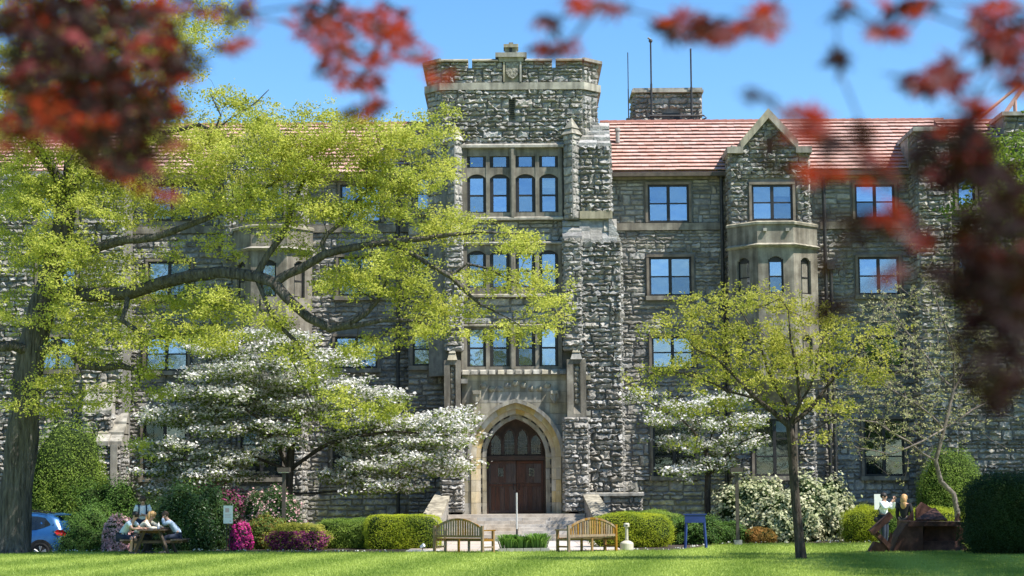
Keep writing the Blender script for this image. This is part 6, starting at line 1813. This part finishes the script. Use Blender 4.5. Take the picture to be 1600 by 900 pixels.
# ---------------------------------------------------------------- rusty sculpture
Yq = 56.2
c = np.array([WX(1440, 864, Yq), Yq, 0]); scu = empty('steel_sculpture', c); tag(scu, 'abstract angular rusty steel sculpture of tilted slabs at the right', 'sculpture')
def plate(pts, y0, y1, name='plate', skew=0.0):
    b = MB(); P = [W(p[0], p[1], (y0 + y1) / 2) for p in pts]
    ar_ = sum(P[i][0] * P[(i + 1) % len(P)][1] - P[(i + 1) % len(P)][0] * P[i][1] for i in range(len(P)))
    if ar_ < 0: P = P[::-1]
    b.prism_y([(p[0], max(p[1], 0.0)) for p in P], y0, y1); return b.build(name, 'rust', scu)
plate([(1358, 829), (1364, 836), (1394, 808), (1389, 800)], Yq - .9, Yq - .55, 'beam')
plate([(1363, 832), (1367, 828), (1391, 852), (1387, 858)], Yq - .8, Yq - .3, 'beam')
plate([(1356, 864), (1366, 846), (1386, 852), (1380, 865)], Yq - .7, Yq - .25, 'beam')
plate([(1384, 857), (1389, 862), (1394, 835), (1391, 832)], Yq - .6, Yq - .5)
plate([(1390, 862), (1398, 838), (1412, 816), (1436, 814), (1436, 862)], Yq - .5, Yq + .6, 'block')
plate([(1410, 814), (1498, 815), (1500, 821), (1410, 822)], Yq - .6, Yq + 1.0, 'slab')
plate([(1415, 813), (1427, 796), (1427, 813)], Yq - .30, Yq - .26, 'fin')
# tent of two big triangular plates leaning together
def tri_plate(a, b_, d, th=.05, name='plate'):
    a, b_, d = [np.array(p, float) for p in (a, b_, d)]
    n_ = unit(np.cross(b_ - a, d - a)) * th
    m_ = MB(); m_.add([a, b_, d, a + n_, b_ + n_, d + n_], [(0, 1, 2), (5, 4, 3), (0, 3, 4, 1), (1, 4, 5, 2), (2, 5, 3, 0)]); return m_.build(name, 'rust', scu)
pk = P3(1460, 795, Yq + .35); l0 = P3(1430, 814, Yq - .55); r0 = P3(1480, 814, Yq - .5)
tri_plate(l0, r0, pk)
tri_plate(P3(1432, 812, Yq + .9), P3(1432, 796, Yq + .8), P3(1441, 785, Yq + .9)); tri_plate(P3(1432, 812, Yq + .9), P3(1441, 785, Yq + .9), P3(1466, 812, Yq + .9)); tri_plate(P3(1441, 785, Yq + .9), P3(1462, 797, Yq + .9), P3(1466, 813, Yq + .9))
tri_plate(P3(1455, 813, Yq - .7), P3(1478, 813, Yq - .7), P3(1464, 807, Yq - .6), .03, 'wedge')
plate([(1440, 822), (1502, 822), (1512, 848), (1436, 846)], Yq + .1, Yq + 1.0, 'block')
b = MB(); b.prism_z([(c[0] - .75, Yq - .3), (c[0] + 1.35, Yq - .3), (c[0] + 1.45, Yq + .9), (c[0] - .8, Yq + .9)], .0, .28, [(c[0] - .65, Yq - .1), (c[0] + 1.1, Yq - .1), (c[0] + 1.2, Yq + .8), (c[0] - .7, Yq + .8)]); b.build('plinth', 'rust', scu)
tri_plate(P3(1490, 814, Yq + .2), P3(1502, 814, Yq + .4), P3(1496, 802, Yq + .3), .05, 'wedge')

# ---------------------------------------------------------------- picnic table
Yp = 58.8
c = np.array([WX(243, 860, Yp), Yp, gz(-11, 58)]); pt = empty('picnic_table', c); tag(pt, 'dark wooden picnic table with side benches in the shade of the oak', 'table')
def pbox(name, *a):
    b = MB(); b.box(c[0] + a[0], c[0] + a[1], c[1] + a[2], c[1] + a[3], c[2] + a[4], c[2] + a[5]); return b.build(name, 'darkwood', pt)
for k in range(5): pbox('top_plank', -.40 + k * .162, -.40 + k * .162 + .15, -.9, .9, .71, .75)
for s in (-1, 1):
    for k in range(2): pbox('seat_plank', s * .76 + k * .15 - .15, s * .76 + k * .15 - .01, -.9, .9, .41, .45)
    for e in (-.65, .65):
        b = MB(); b.tube([c + np.array([s * .52, e, 0]), c + np.array([s * .22, e, .71])], .05, 4); b.build('leg', 'darkwood', pt)
for e in (-.58, .58):
    pbox('cross_beam', -.9, .9, e - .02, e + .02, .33, .41); pbox('top_batten', -.38, .38, e - .02, e + .02, .63, .71)
# bottle on the table
q = c + np.array([.12, -.2, .75]); bo = empty('bottle', q); tag(bo, 'small pale bottle standing on the picnic table', 'bottle')
b = MB(); b.lathe(q, [(.035, 0), (.04, .01), (.04, .12), (.02, .16), (.018, .19)], 12); b.build('body', 'white', bo, smooth=True)
b = MB(); b.lathe(q, [(.022, .19), (.022, .21)], 10); b.build('cap', 'beige', bo)

# ---------------------------------------------------------------- blue car behind the oak trunk
def car():
    Y0 = 65.2
    xr0 = WX(103, 830, Y0); g = -.45
    o = empty('parked_car', (xr0 - 2.3, Y0 + .9, g)); tag(o, 'blue sport utility car parked behind the oak trunk, only its rear showing', 'car')
    stt = [(0.00, .50, .86, .90, .76, .70), (0.05, .34, .95, 1.02, .83, .70), (0.16, .30, 1.02, 1.22, .87, .64), (0.34, .29, 1.05, 1.50, .89, .64), (.62, .28, 1.06, 1.60, .895, .66), (1.1, .27, 1.03, 1.655, .90, .68), (1.8, .26, 1.0, 1.67, .90, .68), (2.5, .26, .98, 1.62, .90, .67), (2.95, .26, .97, 1.42, .90, .66), (3.4, .26, .96, 1.08, .90, .68), (3.9, .28, .92, .99, .88, .70), (4.35, .32, .84, .90, .83, .66), (4.55, .42, .70, .74, .72, .60)]
    L_ = 4.55
    def half(s):
        d, zb, zl, zr, w, wr = s
        return [(.0, zb), (w * .90, zb), (w * .985, zb + .12), (w, zb + .35), (w * .995, zl - .16), (w * .965, zl), (wr, zr - .07), (wr * .86, zr - .005), (0, zr + .02)]
    nh = 9
    V = []; F = []
    for s in stt:
        hp_ = half(s); x = 2.3 - s[0]
        V += [(x, -p[0], p[1]) for p in hp_] + [(x, p[0], p[1]) for p in hp_[-2:0:-1]]
    n = nh * 2 - 2
    for i in range(len(stt) - 1):
        for k in range(n):
            F.append((i * n + k, i * n + (k + 1) % n, (i + 1) * n + (k + 1) % n, (i + 1) * n + k))
    F.append(tuple(range(n))[::-1]); F.append(tuple(range((len(stt) - 1) * n, len(stt) * n)))
    b = MB(); b.add(V, F); b.build('body', 'carpaint', o, local=True, smooth=True)
    A_ = np.array([[s[0], s[1], s[2], s[3], s[4], s[5]] for s in stt])
    def side(d, f, out=.012):
        zl, zr, w, wr = [np.interp(d, A_[:, 0], A_[:, k]) for k in (2, 3, 4, 5)]
        y = w * .965 + (wr - w * .965) * f; z = zl + (zr - .07 - zl) * f
        return (2.3 - d, -(y + out), z + out * .5)
    def pane(ds, name, sgn=1):
        b = MB(); V = []; F = []
        for d, f0, f1 in ds:
            for f in (f0, f1):
                p = side(d, f); V.append((p[0], p[1] * sgn, p[2]))
        for i in range(len(ds) - 1): F.append((2 * i, 2 * i + 2, 2 * i + 3, 2 * i + 1) if sgn < 0 else (2 * i + 1, 2 * i + 3, 2 * i + 2, 2 * i))
        b.add(V, F); b.build(name, 'carglass', o, local=True)
    for sg in (1, -1):
        pane([(.55, .42, .48), (.75, .22, .88), (1.0, .12, .93), (1.3, .08, .94)], 'window', sg)
        pane([(1.34, .08, .94), (1.8, .06, .94), (2.3, .05, .94)], 'window', sg)
        pane([(2.36, .05, .94), (2.7, .05, .92), (3.0, .05, .80), (3.2, .05, .4)], 'window', sg)
        b = MB(); b.tube([side(.7, 1.02, .0)[:1] + (sg * side(.7, 1.02, 0)[1] * .93, side(.7, 1, 0)[2] + .10), (1.0 - .0, sg * -.62, 1.74), (-.3, sg * -.62, 1.74)], .018, 6); b.build('roof_rail', 'rubber', o, local=True)
        for wx in (.86, 3.62):
            wc = np.array([2.3 - wx, -sg * .80, .345])
            b = MB()
            prof = [(.20, -.10), (.30, -.11), (.335, -.09), (.345, -.04), (.345, .04), (.335, .09), (.30, .11), (.20, .10)]
            S_ = 28; V = []; F = []
            for r_, yy in prof:
                for k in range(S_):
                    t = 2 * math.pi * k / S_; V.append((wc[0] + r_ * math.cos(t), wc[1] + yy, wc[2] + r_ * math.sin(t)))
            for i in range(len(prof)):
                for k in range(S_):
                    F.append((i * S_ + k, i * S_ + (k + 1) % S_, ((i + 1) % len(prof)) * S_ + (k + 1) % S_, ((i + 1) % len(prof)) * S_ + k))
            b.add(V, F); wh = b.build('wheel', 'rubber', o, local=True, smooth=True)
            b = MB()
            for k in range(5):
                t = 2 * math.pi * k / 5 + .3
                for dt in (-.16, .16):
                    b.tube([wc + np.array([math.cos(t) * .04, -sg * .085, math.sin(t) * .04]), wc + np.array([math.cos(t + dt) * .21, -sg * .10, math.sin(t + dt) * .21])], [.022, .028], 4)
            b.tube([wc + np.array([0, -sg * .05, 0]), wc + np.array([0, -sg * .1, 0])], .05, 10)
            b.build('rim', 'alloy', wh, local=True)
            b = MB(); 
            V = []; F = []
            for r_ in (.36, .43):
                for k in range(15):
                    t = math.pi * k / 14; w_ = np.interp(wx, A_[:, 0], A_[:, 4]); V.append((wc[0] + r_ * math.cos(t), -sg * (w_ + .008), wc[2] + r_ * math.sin(t)))
            for k in range(14): F.append((k, k + 1, 15 + k + 1, 15 + k) if sg < 0 else (15 + k, 15 + k + 1, k + 1, k))
            V2 = len(V); w_ = np.interp(wx, A_[:, 0], A_[:, 4])
            V += [(wc[0] + .36 * math.cos(math.pi * k / 14), -sg * (w_ + .004), wc[2] + .36 * math.sin(math.pi * k / 14)) for k in range(15)] + [(wc[0] - .36, -sg * (w_ + .004), .26), (wc[0] + .36, -sg * (w_ + .004), .26)]
            F.append(tuple(range(V2, V2 + 17)))
            b.add(V, F); b.build('wheel_arch', 'rubber', o, local=True)
        # tail light wraps the corner
        b = MB(); b.add([(2.3 - .02, sg * -.80, .97), (2.3 - .40, sg * -.915, 1.02), (2.3 - .30, sg * -.905, 1.10), (2.3 - .10, sg * -.86, 1.09), (2.3 - .02, sg * -.80, .86), (2.3 - .26, sg * -.905, .90), (2.31, sg * -.55, .98), (2.31, sg * -.55, .90)],
                        [(0, 3, 2, 1), (0, 1, 5, 4)] if sg > 0 else [(1, 2, 3, 0), (4, 5, 1, 0)]); b.build('tail_light', 'redlens', o, local=True)
        b = MB(); b.box(2.3 - .52, 2.3 - .06, sg * -.90, sg * -.86, .33, .37); b.build('bumper_trim', 'alloy', o, local=True)
        b = MB(); b.box(2.3 - .14, 2.3 - .04, sg * -.86, sg * -.80, .40, .47); b.build('reflector', 'redlens', o, local=True)
    b = MB(); b.prism_y([(2.3 - .48, 1.60), (2.3 - .16, 1.57), (2.3 - .15, 1.60), (2.3 - .46, 1.655)], -.55, .55); b.build('spoiler', 'carpaint', o, local=True)
car()

# ================================================================== PEOPLE
def skin_mesh(name, pts, edges, rad, root=0, sub=2):
    me = bpy.data.meshes.new(name); me.from_pydata([tuple(p) for p in pts], edges, []); me.update()
    ob = bpy.data.objects.new(name, me); COL.objects.link(ob)
    bpy.context.view_layer.objects.active = ob
    md = ob.modifiers.new('skin', 'SKIN'); md.use_smooth_shade = True
    if not me.skin_vertices: 
        bm_ = bmesh.new(); bm_.from_mesh(me); bm_.verts.layers.skin.verify(); bm_.to_mesh(me); bm_.free()
    sv = me.skin_vertices[0].data
    for i, r in enumerate(rad):
        sv[i].radius = (r, r) if not hasattr(r, '__len__') else r
        sv[i].use_root = (i == root)
    s_ = ob.modifiers.new('sub', 'SUBSURF'); s_.levels = sub; s_.render_levels = sub
    dg = bpy.context.evaluated_depsgraph_get()
    out = bpy.data.meshes.new_from_object(ob.evaluated_get(dg))
    bpy.data.objects.remove(ob); bpy.data.meshes.remove(me)
    out.name = name
    return out
def person(label, loc, rz, J, top, bottom, hair, long_sleeve=False, long_hair=False, shorts=False, backpack=False, dress=None, scale=1.0):
    """J: joints in body space, facing -y"""
    o = empty('person', loc, rz); o.scale = (scale,) * 3; tag(o, label, 'person')
    K = ['pelvis', 'spine', 'chest', 'neck', 'jaw', 'head', 'crown', 'shl', 'ell', 'wrl', 'hal', 'shr', 'elr', 'wrr', 'har', 'hil', 'knl', 'anl', 'tol', 'hir', 'knr', 'anr', 'tor', 'nose']
    i = {k: n for n, k in enumerate(K)}
    E = [('pelvis', 'spine'), ('spine', 'chest'), ('chest', 'neck'), ('neck', 'jaw'), ('jaw', 'head'), ('head', 'crown'), ('chest', 'shl'), ('shl', 'ell'), ('ell', 'wrl'), ('wrl', 'hal'), ('chest', 'shr'), ('shr', 'elr'), ('elr', 'wrr'), ('wrr', 'har'),
         ('pelvis', 'hil'), ('hil', 'knl'), ('knl', 'anl'), ('anl', 'tol'), ('pelvis', 'hir'), ('hir', 'knr'), ('knr', 'anr'), ('anr', 'tor'), ('head', 'nose')]
    R_ = dict(pelvis=.12, spine=.105, chest=.125, neck=.052, jaw=.066, head=.09, crown=.06, shl=.058, ell=.043, wrl=.03, hal=(.022, .036), shr=.058, elr=.043, wrr=.03, har=(.022, .036), hil=.085, knl=.058, anl=.038, tol=.03, hir=.085, knr=.058, anr=.038, tor=.03, nose=.018)
    P = {k: np.array(J[k], float) for k in K if k in J}
    fw = P['fwd'] if 'fwd' in P else unit(np.array(J.get('look', (0, -1, -.1)), float))
    P['nose'] = P['head'] + fw * .10 - np.array([0, 0, .012])
    body = skin_mesh('body', [P[k] for k in K], [(i[a], i[b_]) for a, b_ in E], [R_[k] for k in K])
    # five bent fingers on each hand joined to the same mesh
    fb_ = MB()
    for s in 'lr':
        w_, h_ = P['wr' + s], P['ha' + s]; d = unit(h_ - w_)
        side_ = unit(np.cross(d, np.array([.2, .3, .9])))
        curl = unit(np.cross(side_, d))
        for k, (off_, ln) in enumerate(((-.030, .062), (-.010, .072), (.010, .068), (.028, .052))):
            a = h_ + d * .02 + side_ * off_; b1 = a + d * ln * .55 + curl * .006; b2 = b1 + d * ln * .4 + curl * .022
            fb_.tube([a, b1, b2], [.0085, .008, .006], 6)
        a = h_ - d * .02 - side_ * .032; fb_.tube([a, a - side_ * .022 + d * .022, a - side_ * .028 + d * .05 + curl * .012], [.010, .009, .007], 6)
    bm_ = bmesh.new(); bm_.from_mesh(body)
    vv = [bm_.verts.new(p) for p in fb_.v]
    for f in fb_.f: bm_.faces.new([vv[x] for x in f])
    bm_.to_mesh(body); bm_.free()
    bo_ = link('body', body, 'skin', o, smooth=True)
    # face
    hd = P['head']; rt = unit(np.cross(fw, np.array([0, 0, 1.0]))); up_ = np.cross(rt, fw)
    f_ = MB()
    for s in (-1, 1): f_.ball(hd + fw * .082 + rt * s * .033 + up_ * .012, .011, 8, 6)
    f_.build('eyes', 'hair_dark', o, local=True)
    f_ = MB(); f_.ball(hd + fw * .075 - up_ * .055, (.022, .012, .007), 8, 6); f_.build('mouth', 'print', o, local=True)
    f_ = MB()
    for s in (-1, 1): f_.ball(hd + rt * s * .088 - up_ * .005, (.014, .022, .032), 8, 6)
    f_.build('ears', 'skin', o, local=True, smooth=True)
    # hair
    hm = MB(); hm.ball(hd - fw * .022 + up_ * .035, (.103, .108, .10), 14, 10)
    if long_hair:
        hm.ball(hd - fw * .07 - up_ * .06, (.10, .075, .15), 12, 8); hm.ball(hd - fw * .085 - up_ * .20, (.095, .05, .14), 12, 8)
    hm.build('hair', hair, o, local=True, smooth=True)
    # shirt
    ks = ['pelvis', 'spine', 'chest', 'neck', 'shl', 'ell', 'shr', 'elr'] + (['wrl', 'wrr'] if long_sleeve else [])
    Q = {k: P[k].copy() for k in ks}
    if not long_sleeve:
        for s in 'lr': Q['el' + s] = P['sh' + s] + (P['el' + s] - P['sh' + s]) * .72
    Q['neck'] = P['chest'] + (P['neck'] - P['chest']) * .55
    Es = [('pelvis', 'spine'), ('spine', 'chest'), ('chest', 'neck'), ('chest', 'shl'), ('shl', 'ell'), ('chest', 'shr'), ('shr', 'elr')] + ([('ell', 'wrl'), ('elr', 'wrr')] if long_sleeve else [])
    Rs = dict(pelvis=.135, spine=.128, chest=.148, neck=.075, shl=.075, ell=.066, shr=.075, elr=.066, wrl=.042, wrr=.042)
    ii = {k: n for n, k in enumerate(ks)}
    link('shirt', skin_mesh('shirt', [Q[k] for k in ks], [(ii[a], ii[b_]) for a, b_ in Es], [Rs[k] for k in ks]), top, o, smooth=True)
    ks = ['pelvis', 'hil', 'knl', 'anl', 'hir', 'knr', 'anr']
    Q = {k: P[k].copy() for k in ks}
    Es = [('pelvis', 'hil'), ('hil', 'knl'), ('knl', 'anl'), ('pelvis', 'hir'), ('hir', 'knr'), ('knr', 'anr')]
    if shorts:
        for s in 'lr': Q['an' + s] = P['kn' + s] + (P['an' + s] - P['kn' + s]) * .02; Q['kn' + s] = P['hi' + s] + (P['kn' + s] - P['hi' + s]) * .6; 
    Rs = dict(pelvis=.138, hil=.102, knl=.08 if shorts else .074, anl=.062 if shorts else .056, hir=.102, knr=.08 if shorts else .074, anr=.062 if shorts else .056)
    ii = {k: n for n, k in enumerate(ks)}
    link('shorts' if shorts else 'trousers', skin_mesh('trousers', [Q[k] for k in ks], [(ii[a], ii[b_]) for a, b_ in Es], [Rs[k] for k in ks]), bottom, o, smooth=True)
    for s in 'lr':
        f_ = MB(); a, t_ = P['an' + s], P['to' + s]; mid = (a + t_) / 2; d = unit(t_ - a)
        f_.tube([a - Z_ * .02 - np.array([d[0], d[1], 0]) * .04, np.array([mid[0], mid[1], mid[2] - .005]), t_ + np.array([d[0], d[1], 0]) * .04], [.048, .05, .035], 8); f_.build('shoe', 'sole', o, local=True, smooth=True)
    if backpack:
        for s in 'lr':
            f_ = MB(); sh = P['sh' + s]; inn = P['chest'] + (sh - P['chest']) * .62
            f_.tube([inn + np.array([0, .06, .08]), inn + np.array([0, -.07, .085]), inn + np.array([0, -.155, -.02]), inn + np.array([0, -.12, -.22]), inn + np.array([0, .02, -.28])], .022, 6); f_.build('strap', 'navy', o, local=True)
        f_ = MB(); f_.ball(P['chest'] + np.array([0, .2, -.08]), (.15, .09, .22), 12, 8); f_.build('backpack', 'navy', o, local=True, smooth=True)
    return o
def stand(**kw):
    J = dict(pelvis=(0, 0, .93), spine=(0, .01, 1.10), chest=(0, 0, 1.28), neck=(0, 0, 1.43), jaw=(0, -.02, 1.50), head=(0, -.015, 1.565), crown=(0, 0, 1.63), shl=(.18, 0, 1.37), ell=(.23, .02, 1.11), wrl=(.22, -.08, .88), hal=(.21, -.10, .80),
             shr=(-.18, 0, 1.37), elr=(-.23, .02, 1.11), wrr=(-.22, -.08, .88), har=(-.21, -.10, .80), hil=(.095, 0, .90), knl=(.10, -.02, .49), anl=(.10, .02, .08), tol=(.11, -.13, .035), hir=(-.095, 0, .90), knr=(-.10, -.02, .49), anr=(-.10, .02, .08), tor=(-.11, -.13, .035))
    J.update(kw); return J
def sit(lean=.18, **kw):
    s = lean
    J = dict(pelvis=(0, 0, .56), spine=(0, -.35 * s, .73), chest=(0, -.9 * s, .90), neck=(0, -1.4 * s, 1.05), jaw=(0, -1.4 * s - .05, 1.11), head=(0, -1.4 * s - .07, 1.175), crown=(0, -1.4 * s - .05, 1.24), shl=(.18, -1.15 * s, .99), ell=(.22, -1.15 * s - .16, .80), wrl=(.14, -1.15 * s - .38, .79), hal=(.12, -1.15 * s - .46, .79),
             shr=(-.18, -1.15 * s, .99), elr=(-.22, -1.15 * s - .16, .80), wrr=(-.14, -1.15 * s - .38, .79), har=(-.12, -1.15 * s - .46, .79), hil=(.10, -.04, .54), knl=(.12, -.44, .52), anl=(.12, -.42, .09), tol=(.13, -.57, .04), hir=(-.10, -.04, .54), knr=(-.12, -.44, .52), anr=(-.12, -.42, .09), tor=(-.13, -.57, .04))
    J.update(kw); return J
tx = c_table = WX(243, 860, Yp)
gzt = gz(-11, 58)
person('standing person in a white shirt with backpack straps, looking down beside the picnic table', (WX(222, 860, 60.2), 60.2, 0), math.radians(12),
       stand(ell=(.24, -.02, 1.12), wrl=(.08, -.24, 1.10), hal=(.02, -.28, 1.12), elr=(-.24, -.02, 1.12), wrr=(-.08, -.24, 1.10), har=(-.02, -.29, 1.11), look=(0, -.85, -.5), jaw=(0, -.05, 1.485), head=(0, -.06, 1.55), crown=(0, -.06, 1.62)), 'tee_white', 'navy', 'hair_brown', backpack=True, scale=1.04)
RZL = math.radians(90)     # faces +x
person('seated person in a pale blue shirt and dark shorts, nearest on the left bench', (tx - .98, Yp - .35, -.02), math.radians(70), sit(.30, look=(0, -.8, -.55)), 'tee_blue', 'navy', 'hair_dark', shorts=True)
person('seated person with blond hair in a cream top, reaching over the picnic table', (tx - .66, Yp + .2, -.02), math.radians(80), sit(.34, look=(0, -.8, -.5), ell=(.24, -.6, .86), wrl=(.14, -.86, .80), hal=(.12, -.94, .79)), 'cream', 'black_cloth', 'hair_blond', long_sleeve=True, long_hair=True)
person('seated person in a washed blue shirt, hunched with raised hands on the right bench', (tx + .72, Yp + .0, -.02), math.radians(-82), sit(.26, look=(0, -.85, -.45), ell=(.2, -.46, .90), wrl=(.08, -.50, 1.10), hal=(.05, -.46, 1.17), elr=(-.2, -.46, .90), wrr=(-.08, -.50, 1.10), har=(-.05, -.46, 1.17)), 'denim_pale', 'navy', 'hair_brown', long_sleeve=True)
person('standing woman in a pale blue shirt with raised hands, behind the rusty sculpture', (WX(1383, 858, 60.0), 60.0, 0), math.radians(55),
       stand(ell=(.24, -.2, 1.2), wrl=(.10, -.30, 1.42), hal=(.06, -.32, 1.50), elr=(-.24, -.16, 1.18), wrr=(-.09, -.30, 1.40), har=(-.05, -.33, 1.48)), 'tee_white', 'navy', 'hair_dark', long_sleeve=True)
person('standing woman with blond hair and black clothes, turned away by the sculpture', (WX(1415, 858, 58.6), 58.6, -.05), math.radians(150), stand(), 'black_cloth', 'black_cloth', 'hair_blond', long_sleeve=True, long_hair=True)
# dark shoulder bag of the first woman and the pale board beside her
q = np.array([WX(1371, 808, 59.85), 59.85, WZ(812, 59.85, 1371)]); bg = empty('shoulder_bag', q); tag(bg, 'small dark shoulder bag at the side of the woman in the pale shirt', 'bag')
b = MB(); b.ball(q, (.12, .07, .10), 12, 8); b.build('bag_body', 'black_cloth', bg, smooth=True)
b = MB(); b.tube([q + np.array([-.09, 0, .07]), q + np.array([.05, -.05, .35]), q + np.array([.18, 0, .55]), q + np.array([.14, .09, .3]), q + np.array([.09, .05, .06])], .012, 6); b.build('strap', 'black_cloth', bg)
q = np.array([WX(1376, 858, 61.0), 61.0, 0]); wb = empty('notice_board', q); tag(wb, 'pale board on a post just behind the head of the woman in the pale shirt', 'sign')
b = MB(); b.box(q[0] - .16, q[0] + .16, 60.99, 61.01, WZ(800, 61), WZ(776, 61)); b.build('panel', 'white', wb)
b = MB(); b.box(q[0] - .025, q[0] + .025, 61.01, 61.05, 0, WZ(778, 61)); b.build('post', 'iron', wb)
